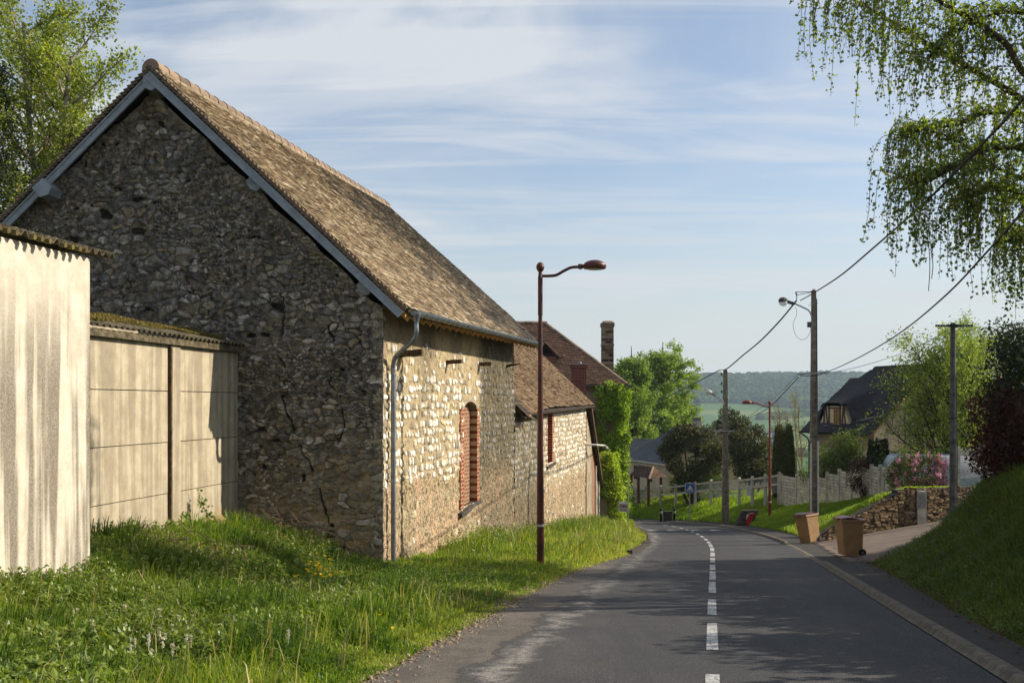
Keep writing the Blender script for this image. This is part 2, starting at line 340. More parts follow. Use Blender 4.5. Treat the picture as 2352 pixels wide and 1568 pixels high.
M['yellow'] = leafmat('yellow_petals', [srgb(240, 200, 20), srgb(250, 214, 40)], 0.3, tcol=(1.2, 1.0, .3, 1))
M['cream_petal'] = leafmat('cream_white_petals', [srgb(222, 218, 186), srgb(238, 234, 208)], 0.3, tcol=(1, 1, .9, 1))
M['forest'] = leafmat('far_woodland_crowns', spec=0.03, rough=.9, cols=[srgb(24, 46, 26), srgb(36, 62, 32), srgb(54, 80, 38), srgb(72, 94, 46)], trans=0.1, big=.01, dark=.8)
M['twig_leaf'] = leafmat('straw_stalks', [srgb(170, 156, 104), srgb(196, 182, 132), srgb(150, 148, 84)], 0.3)
M['twig'] = simple('dry_twig', srgb(150, 126, 96), srgb(100, 80, 60), 6, 0.9)
# ------------------------------------------------------------------ terrain
CL = np.array([(-3.9, -20), (0, 0), (1.84, 9.4), (2.91, 14.9), (4.7, 24), (6.48, 33.3), (7.75, 41.7), (8.6, 50), (8.9, 56), (8.7, 61), (7.6, 66), (5.5, 70), (2.5, 73), (-2, 75), (-12, 76), (-40, 76)], float)
def spline(pts, n=14):
    out = []; p = np.vstack([2*pts[0]-pts[1], pts, 2*pts[-1]-pts[-2]])
    for k in range(1, len(p)-2):
        t = np.linspace(0, 1, n, endpoint=False)[:, None]; a, b, c, d = p[k-1:k+3]
        out.append(0.5*((2*b)+(-a+c)*t+(2*a-5*b+4*c-d)*t**2+(-a+3*b-3*c+d)*t**3))
    return np.vstack(out+[p[-2][None]])
CS = spline(CL)
CT = np.gradient(CS, axis=0); CT /= np.linalg.norm(CT, axis=1)[:, None]
CN = np.stack([CT[:, 1], -CT[:, 0]], 1)          # right-hand side
CLEN = np.concatenate([[0], np.cumsum(np.linalg.norm(np.diff(CS, axis=0), axis=1))])
def lateral(x, y):
    x = np.asarray(x, float); y = np.asarray(y, float); sh = x.shape; x = x.ravel(); y = y.ravel()
    best = np.full(len(x), 1e9); d = np.full(len(x), 0.0)
    for k in range(len(CS)-1):
        ax, ay = CS[k]; bx, by = CS[k+1]; ux, uy = bx-ax, by-ay; L2 = ux*ux+uy*uy
        t = np.clip(((x-ax)*ux+(y-ay)*uy)/L2, 0, 1); ex = x-(ax+t*ux); ey = y-(ay+t*uy); q = ex*ex+ey*ey
        s_ = np.sign(uy*(x-ax)-ux*(y-ay)); w = q < best
        best[w] = q[w]; d[w] = (s_*np.sqrt(q))[w]
    return d.reshape(sh)
ZY = np.array([[-30, 2.76], [0, 0], [75, -6.9], [110, -8.6], [200, -16], [600, -44], [1200, -40], [1420, -33], [1850, -7], [2350, 55], [2700, 60], [4500, 60]])
def zbase(y): return np.interp(y, ZY[:, 0], ZY[:, 1])
DRIVE = np.array([(7.7, 23.9), (8.4, 28), (9.9, 35.2), (10.8, 35.75), (13.9, 36.95), (16.5, 37.9), (22, 39), (22, 35), (15.5, 33), (12, 29.5), (9.6, 25.3)], float)
def poly_dist(x, y, poly):
    sh = x.shape; x = x.ravel(); y = y.ravel(); n = len(poly); best = np.full(len(x), 1e9); ins = np.zeros(len(x), bool)
    for k in range(n):
        ax, ay = poly[k]; bx, by = poly[(k+1) % n]; ux, uy = bx-ax, by-ay
        t = np.clip(((x-ax)*ux+(y-ay)*uy)/(ux*ux+uy*uy), 0, 1); q = (x-ax-t*ux)**2+(y-ay-t*uy)**2; best = np.minimum(best, q)
        c = ((ay > y) != (by > y)) & (x < (bx-ax)*(y-ay)/((by-ay) if by != ay else 1e-9)+ax); ins ^= c
    d = np.sqrt(best); d[ins] *= -1; return d.reshape(sh)
def zdrive(x, y, d): return zbase(y) + 0.15*np.maximum(d-3.7, 0)
def left_edge(y): return -2.95+0.75*sstep(20, 31, y)
def zground(x, y, d=None):
    x = np.asarray(x, float); y = np.asarray(y, float)
    if d is None: d = lateral(x, y)
    z = zbase(y)
    near = 1-sstep(90, 160, y)
    r = 1.95*sstep(0, 1, (d-3.55+.42*(1-sstep(13, 25, y)))/3.9) + 0.05*np.clip(d-7.5, 0, 14)
    r2 = 1.95*np.clip((d-3.6)/5.2, 0, 1) + 0.05*np.clip(d-8.8, 0, 14); k_ = sstep(39, 45, y); r = r*(1-k_)+r2*k_
    r = np.where(y < 24, r*1.12, r*(1-.17*sstep(37, 42, y)))
    l = 0.035*np.clip(-d-3.1, 0, 9) + np.where(y < 24, .20, .06)*np.clip(-d-6.3, 0, 3.0)
    z = z + near*np.where(d > 0, r, l)
    z = z + near*0.10*(fbm(x*.7, y*.7, 5, 3)-.5)*sstep(3.3, 5, np.abs(d))
    dr = poly_dist(x, y, DRIVE); zd = zdrive(x, y, d)
    side = (y > 35.2) | (x > 14)
    k = sstep(0.05, 1.9, dr); k2 = sstep(0.05, 0.30, dr)
    kk = np.where((y-35.6) > 0.37*(x-10.8), k2, k)
    z = np.where((dr < 2.0) & (d > 2.6), zd*(1-kk)+z*kk, z)
    far = sstep(300, 900, y)
    z = z + far*(fbm(x*.002, y*.002, 9, 3)-.5)*14*sstep(1700, 2300, y) + far*4*(fbm(x*.006, y*.006, 3, 2)-.5)
    z = z - 0.03*(np.abs(d+0.15) < 3.2)*(y < 80)
    return z
def gz(x, y): return float(zground(np.array([x]), np.array([y]))[0])

def axis(segs):
    out = [segs[0][0]]
    for a, b, st in segs: out += list(np.linspace(a, b, max(2, int(round((b-a)/st))+1))[1:])
    return np.array(out)
def geo(a, b, n): return list(a*(b/a)**(np.arange(1, n+1)/n))
gx = np.array([-x for x in geo(30, 4500, 30)][::-1] + list(axis([(-30, -12, 1.0), (-12, 20, 0.22), (20, 46, 1.0)])) + geo(46, 4500, 30))
gy = np.array([-60, -40, -25] + list(axis([(-15, 3, 1.0), (3, 45, 0.22), (45, 100, 0.5)])) + geo(100, 4500, 90))
X, Y = np.meshgrid(gx, gy); D = lateral(X, Y); Z = zground(X, Y, D)
def grid_faces(nx, ny):
    i = np.arange(nx-1)[None, :]+np.arange(ny-1)[:, None]*nx
    return np.stack([i, i+1, i+1+nx, i+nx], -1).reshape(-1, 4)
g = G('ground_soil_and_far_fields')
soil = g.mix(g.rng(g.noise(3.5, 7, 0.7), .35, .7), srgb(62, 62, 34), srgb(96, 82, 58))
soil = g.mix(g.rng(g.noise(0.8, 5, 0.7), .42, .6), soil, srgb(58, 74, 32))
gravel = g.mix(g.rng(g.voro(26, 'F1'), 0.1, 0.5), srgb(176, 160, 132), srgb(92, 78, 60))
soil = g.mix(g.math('MULTIPLY', g.attr('edge'), g.rng(g.noise(5, 6, .7), .35, .55)), soil, gravel)
fld = g.ramp(g.attr('field'), [(0, srgb(56, 82, 38)), (.25, srgb(70, 98, 46)), (.5, srgb(60, 92, 50)), (.75, srgb(112, 120, 66)), (1, srgb(52, 78, 42))])
fld = g.mix(g.rng(g.noise(.02, 4, .6), .3, .7), fld, g.mix(1.0, fld, (.8, .85, .75, 1), 'MULTIPLY'))
col = g.mix(g.attr('far'), soil, fld)
mat_ground = g.pbr(col, 0.95, 0, g.bump(g.noise(25, 6, .7), 0.6, 0.03), 0.1)
le = left_edge(Y)
edge = np.exp(-((D-le+0.1)/0.30)**2) + np.exp(-((D-3.4)/0.35)**2)*.8
fi = hash2(np.floor(X/170+fbm(X*.004, Y*.004, 2, 2)*2), np.floor(Y/240+fbm(X*.004, Y*.004, 8, 2)), 4)
ground = new_mesh('ground', np.stack([X, Y, Z], -1).reshape(-1, 3), [grid_faces(len(gx), len(gy))], mat_ground, attrs={'edge': np.clip(edge, 0, 1).ravel(), 'far': sstep(110, 200, Y).ravel(), 'field': fi.ravel()}, smooth=True)
tag(ground, kind='structure')

# ------------------------------------------------------------------ road
REDGE = lambda y: 2.50+.0*y
def strip(name, dl, dr, mat, s0=0, s1=None, nd=12, h0=0.0, hfun=None, attrs=True):
    ks = np.arange(len(CS)) if s1 is None else np.where((CLEN >= s0) & (CLEN <= s1))[0]
    kk = np.interp(np.arange(0, len(ks)*3)/3, np.arange(len(ks)), ks)
    c = np.stack([np.interp(kk, np.arange(len(CS)), CS[:, i]) for i in (0, 1)], 1); nn = np.stack([np.interp(kk, np.arange(len(CS)), CN[:, i]) for i in (0, 1)], 1)
    dl_ = dl(c[:, 1]) if callable(dl) else np.full(len(c), dl); dr_ = dr(c[:, 1]) if callable(dr) else np.full(len(c), dr)
    t = np.linspace(0, 1, nd)[None, :]; dd = dl_[:, None]*(1-t)+dr_[:, None]*t
    x = c[:, 0:1]+nn[:, 0:1]*dd; y = c[:, 1:2]+nn[:, 1:2]*dd; z = zbase(y)+h0
    if hfun is not None: z = z+hfun(dd, y)
    o = new_mesh(name, np.stack([x, y, z], -1).reshape(-1, 3), [grid_faces(nd, len(c))[:, ::-1][:, [0, 3, 2, 1]][:, ::-1]], mat, attrs={'lat': dd.ravel(), 'lon': np.repeat(np.interp(kk, np.arange(len(CS)), CLEN), nd)}, smooth=True)
    return o
g = G('worn_asphalt')
lat = g.attr('lat')
sp = g.rng(g.voro(85, 'F1'), 0.15, 0.75)
base = g.mix(sp, srgb(100, 97, 92), srgb(46, 46, 49))
base = g.mix(g.rng(g.noise(0.55, 5, .65, .4), .35, .7, 0, .65), base, srgb(56, 58, 64))
tr = g.math('ABSOLUTE', g.math('ABSOLUTE', lat)); 
wear = g.math('MULTIPLY', g.rng(g.math('ABSOLUTE', g.math('SUBTRACT', g.math('ABSOLUTE', lat), 1.5)), 0.0, 0.6, 1, 0), g.rng(g.noise(.9, 4, .6), .3, .7))
base = g.mix(g.math('MULTIPLY', wear, .25), base, srgb(118, 114, 108))
ln = g.math('ADD', lat, g.math('MULTIPLY', g.math('SUBTRACT', g.noise(1.4, 5, .7), .5), 0.9))
patch = g.rng(ln, -2.30, -2.14, 1, 0)                 # smoother brown strip along the verge
smooth_c = g.mix(g.rng(g.noise(2.2, 6, .7), .3, .7), srgb(96, 88, 78), srgb(128, 118, 104))
smooth_c = g.mix(g.rng(g.noise(60, 4, .7), .35, .65, 0, .4), smooth_c, srgb(70, 62, 54))
base = g.mix(patch, base, smooth_c)
chalk = g.math('MULTIPLY', g.rng(g.math('ABSOLUTE', g.math('ADD', ln, 1.95)), 0.03, 0.30, 1, 0), g.rng(g.noise(2.4, 8, .85), .42, .60))
base = g.mix(g.math('MULTIPLY', chalk, .62), base, srgb(206, 198, 186))
cr = g.rng(g.voro(0.7, 'DISTANCE_TO_EDGE', g.mapv(g.pos, (1, .5, 1))), 0.0, 0.012, 1, 0)
crn = g.math('MULTIPLY', cr, g.rng(g.noise(.5, 3), .52, .6))
base = g.mix(g.math('MULTIPLY', crn, .5), base, (0.02, .02, .02, 1))
edge_j = g.rng(g.math('ABSOLUTE', g.math('ADD', ln, 2.22)), 0.0, 0.05, 1, 0)
base = g.mix(g.math('MULTIPLY', edge_j, .5), base, (.025, .022, .02, 1))
pt = g.voro(0.16, 'F1', g.mapv(g.pos, (1.6, .55, 1)), 'Color')
base = g.mix(g.math('MULTIPLY', g.rng(pt, .55, .6), .35), base, srgb(48, 50, 56))
base = g.mix(g.rng(g.noise(34, 6, .8), .38, .62, .42, 0), base, (.018, .018, .020, 1))
base = g.mix(g.rng(g.noise(55, 3, .7), .58, .70, 0, .55), base, srgb(172, 166, 156))
lg = g.noise(1.0, 5, .7, .2, g.mapv(g.pos, (3.2, .22, 1), (0, 0, 0), (0, 0, math.radians(11))))
base = g.mix(g.rng(lg, .35, .65, .30, 0), base, (.03, .031, .035, 1))
hh = g.math('ADD', g.math('MULTIPLY', sp, g.math('SUBTRACT', 1.0, g.math('MULTIPLY', patch, .7))), g.math('MULTIPLY', g.noise(4, 5), 0.6))
mat_road = g.pbr(base, 0.78, 0, g.bump(g.math('ADD', hh, g.math('MULTIPLY', g.noise(34, 6, .8), 1.2)), 0.7, 0.014), 0.35)
road = tag(strip('road', left_edge, lambda y: REDGE(y), mat_road, nd=16, h0=0.0), kind='structure')
g = G('worn_road_paint')
cc = g.mix(g.rng(g.noise(24, 8, .85), .42, .56), srgb(84, 84, 84), srgb(192, 192, 188))
mat_paint = g.pbr(cc, 0.7, 0, g.bump(g.voro(85), .4, .006), .3)
# centre dashes
mb = MB(); s_at = lambda y: np.interp(y, CS[:120, 1], CLEN[:120])
def along(s, d, h=0.0):
    c = V3(np.interp(s, CLEN, CS[:, 0]), np.interp(s, CLEN, CS[:, 1])); n_ = V3(np.interp(s, CLEN, CN[:, 0]), np.interp(s, CLEN, CN[:, 1])); q = c[:2]+n_[:2]*d
    return np.array([q[0], q[1], zbase(q[1])+h])
L0 = CLEN[np.argmin(np.abs(CS[:, 1]-10.8))]
dash = []
for (pa, pb) in ((1640, 1548), (1492, 1430), (1411, 1376), (1361, 1335), (1331, 1312), (1308, 1296), (1291, 1281), (1277, 1268), (1265, 1257), (1255, 1249), (1247, 1243)):
    dash.append(tuple(1.61/((p-925)/FX-.0919) for p in (pa, pb)))
for a, b in dash:
    sa = np.interp(a, CS[:190, 1], CLEN[:190]); sb = np.interp(b, CS[:190, 1], CLEN[:190])
    for k in range(4):
        u = sa+(sb-sa)*k/4; v = sa+(sb-sa)*(k+1)/4
        mb.quad([along(u, -.062, .005), along(u, .062, .005), along(v, .062, .005), along(v, -.062, .005)])
s = np.interp(dash[-1][1], CS[:190, 1], CLEN[:190])+1.1
while s < 86:
    mb.quad([along(s, -.062, .005), along(s, .062, .005), along(s+1.5, .062, .005), along(s+1.5, -.062, .005)]); s += 2.9
for d0 in (-1.9, -.95, .2, 1.1):       # hump triangles at the bend
    for s0 in (70.5,):
        mb.quad([along(s0, d0-.2, .006), along(s0, d0+.5, .006), along(s0+1.6, d0+.15, .006)])
tag(mb.build('road_markings', mat_paint), kind='structure')
# kerb and pavement
g = G('kerb_concrete')
kc = g.mix(g.rng(g.noise(6, 7, .7), .3, .7), srgb(118, 110, 96), srgb(80, 75, 66))
jt = g.math('PINGPONG', g.attr('lon'), 0.5)
kc = g.mix(g.rng(jt, 0.0, 0.012, .8, 0), kc, (.03, .028, .025, 1))
mat_kerb = g.pbr(kc, .9, 0, g.bump(g.noise(40, 5, .7), .4, .01), .2)
def kh(d, y): return np.where(d > 2.74, 0.07, 0.006)
kerb = tag(strip('kerb', 2.50, 2.67, mat_kerb, nd=14, h0=0.0, hfun=lambda d, y: np.interp(d, [2.50, 2.53, 2.57, 2.67], [0.012, 0.02, 0.08, 0.088])*np.where((y > 24.6) & (y < 35.5), .35, 1)), kind='structure')
g = G('cracked_pavement_asphalt')
pc = g.mix(g.rng(g.noise(2, 7, .7), .3, .7), srgb(112, 106, 98), srgb(82, 80, 76))
pc = g.mix(g.rng(g.voro(70), .1, .7, 0, .35), srgb(40, 40, 38), pc)
pc = g.mix(g.rng(g.voro(1.3, 'DISTANCE_TO_EDGE', g.mapv(g.pos, (1, .6, 1))), 0.0, .012, .7, 0), pc, (.02, .02, .018, 1))
mat_pave = g.pbr(pc, .9, 0, g.bump(g.noise(60, 5, .7), .5, .01), .2)
PW = lambda y: 3.12+0.40*sstep(11, 24, y)+.45*sstep(26, 40, y)
tag(strip('pavement', 2.67, lambda y: PW(y), mat_pave, nd=5, h0=0.0, hfun=lambda d, y: 0.088*np.where((y > 24.6) & (y < 35.5), .35, 1)+.02*sstep(3.5, 4, d)), kind='structure')
# stone kerb of the bulge on the left
mb = MB(); q = [(1489, 1243), (1487, 1250), (1478, 1257), (1464, 1264), (1446, 1271)]
pts = []
for a, b in q:
    Yq = 1.61/((b-925)/FX-.0919); p_ = P(a, b, Yq); pts.append(p_+V3(0, 0, .03))
for a, b in zip(pts[:-1], pts[1:]): mb.bar(a, b, .16, .14)
tag(mb.build('left_kerb', mat_kerb), kind='structure')
# driveway
g = G('brown_driveway_asphalt')
dc = g.mix(g.rng(g.noise(1.2, 6, .7), .3, .7), srgb(122, 108, 94), srgb(96, 86, 78)); dc = g.mix(g.rng(g.voro(60), .1, .7, .5, 0), dc, srgb(80, 66, 58))
mat_drive = g.pbr(dc, .9, 0, g.bump(g.voro(70), .4, .008), .2)
xs = np.arange(7.4, 22, .2); ys = np.arange(23.5, 39.4, .2); XX, YY = np.meshgrid(xs, ys); DD = lateral(XX, YY); ZZ = zdrive(XX, YY, DD)+.035
F = grid_faces(len(xs), len(ys)); pd = poly_dist(XX, YY, DRIVE).ravel(); F = F[(pd[F] < .22).all(1) & (DD.ravel()[F] > PW(YY.ravel()[F])-.4).all(1)]
tag(new_mesh('driveway', np.stack([XX, YY, ZZ+0.012], -1).reshape(-1, 3), [F], mat_drive), kind='structure')
# loose stones and dry leaves along the edges
mb = MB(np.random.default_rng(12)); R_ = np.random.default_rng(5)
def pebble(mb, p, s):
    v = np.array([(-1, -1, -.4), (1, -1, -.4), (1, 1, -.4), (-1, 1, -.4), (-.6, -.6, .6), (.6, -.6, .6), (.6, .6, .6), (-.6, .6, .6)])*s*R_.uniform(.6, 1.2, (8, 3))
    a = R_.uniform(0, 6.28); v[:, :2] = v[:, :2]@np.array([[math.cos(a), -math.sin(a)], [math.sin(a), math.cos(a)]]); mb.hexa(v+p)
for k in range(1700):
    s = R_.uniform(22, 60) if k % 3 else R_.uniform(26, 36); c = along(s, 0); d = float(left_edge(c[1])) + R_.normal(-.05, .14)
    p = along(s, d); p[2] = max(gz(p[0], p[1]), zbase(p[1])-.005) if d < left_edge(p[1]) else zbase(p[1])+.002
    pebble(mb, p, R_.uniform(.006, .022))
tag(mb.build('verge_gravel', simple('pale_gravel', srgb(190, 172, 144), srgb(120, 100, 78), 20, .9, 0, .3, .2, .5)), 'pale loose stones scattered along the left edge of the road', 'gravel', kind='stuff')
mb = MB(np.random.default_rng(12))
for k in range(1800):
    s = R_.uniform(22, 52); c = along(s, 0); w = PW(c[1]); d = w + R_.normal(.02, .13) if k % 6 else R_.uniform(2.5, w)
    p = along(s, d); z_ = gz(p[0], p[1]); p[2] = max(z_, zbase(p[1])+.105) if d > 2.9 else zbase(p[1])+.01
    a = R_.uniform(0, 6.28); t = V3(math.cos(a), math.sin(a), R_.uniform(-.3, .5)); b = V3(-math.sin(a), math.cos(a), R_.uniform(-.3, .5)); h = R_.uniform(.012, .03)
    mb.quad([p-t*h, p+b*h*.6, p+t*h, p-b*h*.6])
tag(mb.build('leaf_litter', simple('dead_leaves', srgb(120, 74, 44), srgb(70, 42, 26), 9, .9, 0, .2, .2, .5)), 'brown dead leaves gathered between the pavement and the shaded bank', 'dead leaves', kind='stuff')

# ------------------------------------------------------------------ masonry
def cells(u, v, cw, ch, seed, jit=.42, row=0.0):
    """nearest and second nearest jittered cell: returns F1, F2-F1, id"""
    a = u/cw; b = v/ch; i0 = np.floor(a); j0 = np.floor(b)
    d1 = np.full(a.shape, 9.); d2 = np.full(a.shape, 9.); idv = np.zeros(a.shape)
    for di in (-1, 0, 1):
        for dj in (-1, 0, 1):
            i = i0+di; j = j0+dj
            cx = i+.5+(hash2(i, j, seed)-.5)*2*jit + row*hash2(j*0, j, seed+5); cy = j+.5+(hash2(i, j, seed+1)-.5)*2*jit*(1-row*.8)
            if row: cx = i+.5+(hash2(i, j, seed)-.5)*2*jit
            q = np.sqrt((a-cx)**2+(b-cy)**2); w = q < d1
            d2 = np.where(w, d1, np.minimum(d2, q)); d1 = np.where(w, q, d1); idv = np.where(w, hash2(i, j, seed+2), idv)
    return d1, d2-d1, idv
def wall_mesh(name, A, dirv, nrm, U, top, zbot, step, mat, parent, fun, hole=None, smooth=True):
    nu = int(U/step)+1; u = np.linspace(0, U, nu); tz = top(u); H = tz.max()-zbot; nv = int(H/step)+1
    t = np.linspace(0, 1, nv)[:, None]; UU = np.broadcast_to(u[None, :], (nv, nu)); ZZ = zbot+(tz[None, :]-zbot)*t
    at, h = fun(UU, ZZ)
    Pn = np.asarray(A)[None, None, :]*1.0 + UU[..., None]*dirv + h[..., None]*nrm
    Pn = Pn.copy(); Pn[..., 2] = ZZ
    F = grid_faces(nu, nv)
    if hole is not None:
        c_u = UU.ravel()[F].mean(1); c_z = ZZ.ravel()[F].mean(1); F = F[~hole(c_u, c_z)]
    if np.dot(np.cross(dirv, UP), nrm) < 0: F = F[:, ::-1]
    return new_mesh(name, Pn.reshape(-1, 3), [F], mat, parent, attrs={k: v.ravel() for k, v in at.items()}, smooth=smooth)

# --- material of the dark rubble gable
g = G('dark_lichened_rubble')
st = g.ramp(g.attr('sid'), [(0, srgb(128, 124, 116)), (.3, srgb(192, 184, 168)), (.55, srgb(130, 126, 120)), (.8, srgb(182, 164, 130)), (1, srgb(224, 218, 206))])
st = g.mix(g.rng(g.noise(9, 6, .7), .35, .7), st, g.mix(1.0, st, (.62, .6, .58, 1), 'MULTIPLY'))
mo = g.mix(g.rng(g.noise(5, 6, .7), .3, .7), srgb(150, 134, 102), srgb(100, 90, 72))
mo = g.mix(g.attr('low'), mo, g.mix(g.rng(g.noise(3, 5, .7), .3, .7), srgb(208, 180, 128), srgb(164, 138, 94)))
col = g.mix(g.attr('stone'), mo, st)
lich = g.math('MULTIPLY', g.rng(g.noise(8.5, 10, .85), .43, .55), g.math('SUBTRACT', 0.97, g.math('MULTIPLY', g.attr('low'), .72)))
lich = g.math('MULTIPLY', lich, g.math('SUBTRACT', 1.0, g.math('MULTIPLY', g.attr('pale'), .9)))
col = g.mix(g.math('MULTIPLY', lich, .84), col, srgb(40, 39, 38))
wl = g.rng(g.noise(17, 10, .88), .55, .60)
col = g.mix(g.math('MULTIPLY', wl, .62), col, srgb(206, 204, 200))
col = g.mix(g.attr('crack'), col, (.006, .005, .004, 1))
h = g.math('ADD', g.math('MULTIPLY', g.noise(28, 6, .75), 1.0), g.math('MULTIPLY', g.noise(90, 4, .7), .5))
M['gable'] = g.pbr(col, .95, 0, g.bump(h, .9, .03), .15)
# --- material of the flint and chalk road wall
g = G('banded_flint_and_mortar')
mo = g.mix(g.rng(g.noise(4, 8, .75), .3, .7), srgb(206, 188, 152), srgb(168, 148, 112))
vs = g.mapv(g.pos, (9, 9, .9)); mo = g.mix(g.rng(g.noise(1.0, 6, .7, 0, vs), .5, .75, 0, .5), mo, srgb(128, 106, 70))
pin = g.mix(g.rng(g.noise(.9, 4), .4, .65), mo, srgb(212, 180, 146)); mo = g.mix(g.attr('low'), mo, pin)
wh = g.mix(g.rng(g.noise(26, 5, .8), .38, .68), srgb(252, 250, 242), srgb(214, 206, 188))
wh = g.mix(g.rng(g.attr('sid'), .70, .74), wh, srgb(160, 150, 128)); wh = g.mix(g.rng(g.attr('sid'), .22, .18), wh, srgb(226, 210, 176))
col = g.mix(g.attr('stone'), mo, wh)
rim = g.math('MULTIPLY', g.rng(g.math('ABSOLUTE', g.math('SUBTRACT', g.attr('stone'), 0.35)), 0.0, 0.3, 1, 0), .55)
col = g.mix(rim, col, srgb(112, 92, 62))  # edge shadow round each stone, painted as a dark outline
drt_shade = g.attr('dirt_shade'); dn_ = g.math('MULTIPLY', drt_shade, g.rng(g.noise(7, 9, .8, 0, g.mapv(g.pos, (1, 1, .45))), .28, .50))
col = g.mix(g.math('MULTIPLY', dn_, .9), col, srgb(72, 68, 55))  # grime and painted shade darken the wall through one mask
pits = g.math('MULTIPLY', g.rng(g.math('ADD', g.noise(15, 6, .8, .5, g.mapv(g.pos, (1, 1, .6))), g.math('MULTIPLY', g.attr('low'), .04)), .57, .64), g.math('SUBTRACT', 1.0, g.attr('stone')))
col = g.mix(g.math('MULTIPLY', pits, .7), col, srgb(74, 58, 38))
col = g.mix(g.attr('crack'), col, (.01, .009, .007, 1))
h = g.math('ADD', g.math('MULTIPLY', g.noise(20, 7, .8), 1.0), g.math('MULTIPLY', pits, -1.0))
M['flint'] = g.pbr(col, .95, 0, g.bump(h, 1.0, .035), .15)

def gable_fun(zt):
    def f(U, Z):
        w = .13*(fbm(U*4, Z*4, 11, 4)-.5)*2; w2 = .10*(fbm(U*4, Z*4, 31, 4)-.5)*2
        d1, e, sid = cells(U+w, Z+w2, .24, .135, 3, .42)
        e2s = cells(U+w*1.4+7, Z+w2, .11, .075, 43, .44); big = vnoise(U*.9, Z*.9, 71) > .45
        sid = np.where(big, sid, e2s[2]); e = np.where(big, e, e2s[1]*.8)
        stone = sstep(.05, .17, e)*np.where(sid < .12, .25, 1)
        low = sstep(1.5, -1.5, Z+.14*U+.9*(fbm(U*.8, Z*.8, 61, 3)-.5)*2)*.95
        pale = np.clip(1-np.abs(zt(U)-Z)/.55, 0, 1); pale = sstep(.2, .9, pale+.5*(fbm(U*2, Z*2, 9, 2)-.5))
        pale = np.maximum(pale, (hash2(np.floor(sid*9999), 0*sid, 4) > .93)*.8)
        lowst = stone*(1-low*.6*(sid < .6))
        h = .030*lowst*(.4+sid) + .03*(fbm(U*6, Z*6, 5, 4)-.5)*2 + .012*(fbm(U*25, Z*25, 15, 2)-.5)
        cr = np.zeros_like(U)
        for pl in (CR1, CR2):
            for (ua, za), (ub, zb) in zip(pl[:-1], pl[1:]):
                dx, dz = ub-ua, zb-za; uu = U+.10*(fbm(U*5, Z*5, 77, 3)-.5)*2; t = np.clip(((uu-ua)*dx+(Z-za)*dz)/(dx*dx+dz*dz), 0, 1)
                q = np.hypot(uu-ua-t*dx, Z-za-t*dz); cr = np.maximum(cr, (1-sstep(.004, .026, q))*sstep(.34, .46, fbm(U*2.2, Z*2.2, 55, 2)))
        hol = (hash2(np.floor(sid*7777), 0*sid, 8) > .985) & (e > .2); cr = np.maximum(cr, hol*.9)
        cr = np.maximum(cr, (1-sstep(.0, .035, e))*(hash2(np.floor(U*2.3), np.floor(Z*4), 6) > .62)*.75*(1-low*.5))
        return {'stone': lowst, 'sid': sid, 'low': low, 'pale': pale, 'crack': cr}, h-.06*cr
    return f
def flint_fun(ufar, zt0, dirt_shade_f, flintf, lowf, wave=0.03, crackf=None, RP=.205):
    def f(U, Z):
        Zw = Z + wave*(fbm(U*1.1, Z*.5, 12, 3)-.5)*2 - .0*U
        row = np.floor(Zw/RP); fr = Zw/RP-row
        cw = .15+.13*hash2(row*0, row, 3); off = hash2(row*0, row, 9)*5
        ww = .055*(fbm(U*7, Z*9, 19, 3)-.5)*2; wz = .17*(fbm(U*7+5, Z*9, 29, 3)-.5)*2
        a = (U+ww)/cw+off; a = a+.35*(vnoise(U*3, row, 91)-.5); i = np.floor(a); fx = a-i; sid = hash2(i, row, 21); on = hash2(i, row, 23)
        rx = .30+.24*hash2(i, row, 25); ry = .24+.28*hash2(i, row, 27)
        q = (np.abs(fx-.5-(hash2(i, row, 33)-.5)*.25)/rx)**2.6+(np.abs(fr-.5+wz-(hash2(i, row, 34)-.5)*.25)/ry)**2.6
        dens = flintf(U, Z)
        stone = (1-sstep(.65, 1.15, q))*(on < dens)
        low = lowf(U, Z)
        e2 = cells(U+ww*2, Z+ww*2, .12, .075, 53, .42); sm = sstep(.22, .4, e2[1])*(e2[2] > .72)*low
        stone = np.maximum(stone, sm*.45)
        h = .030*stone + .022*(fbm(U*5, Z*5, 5, 4)-.5)*2 + .02*(fbm(U*16, Z*9, 15, 3)-.5) - .02*low*(fbm(U*12, Z*12, 17, 3) > .6)
        cr = crackf(U, Z) if crackf else 0*U
        return {'stone': stone, 'sid': sid, 'low': low, 'dirt_shade': dirt_shade_f(U, Z), 'crack': cr}, h-.04*cr
    return f

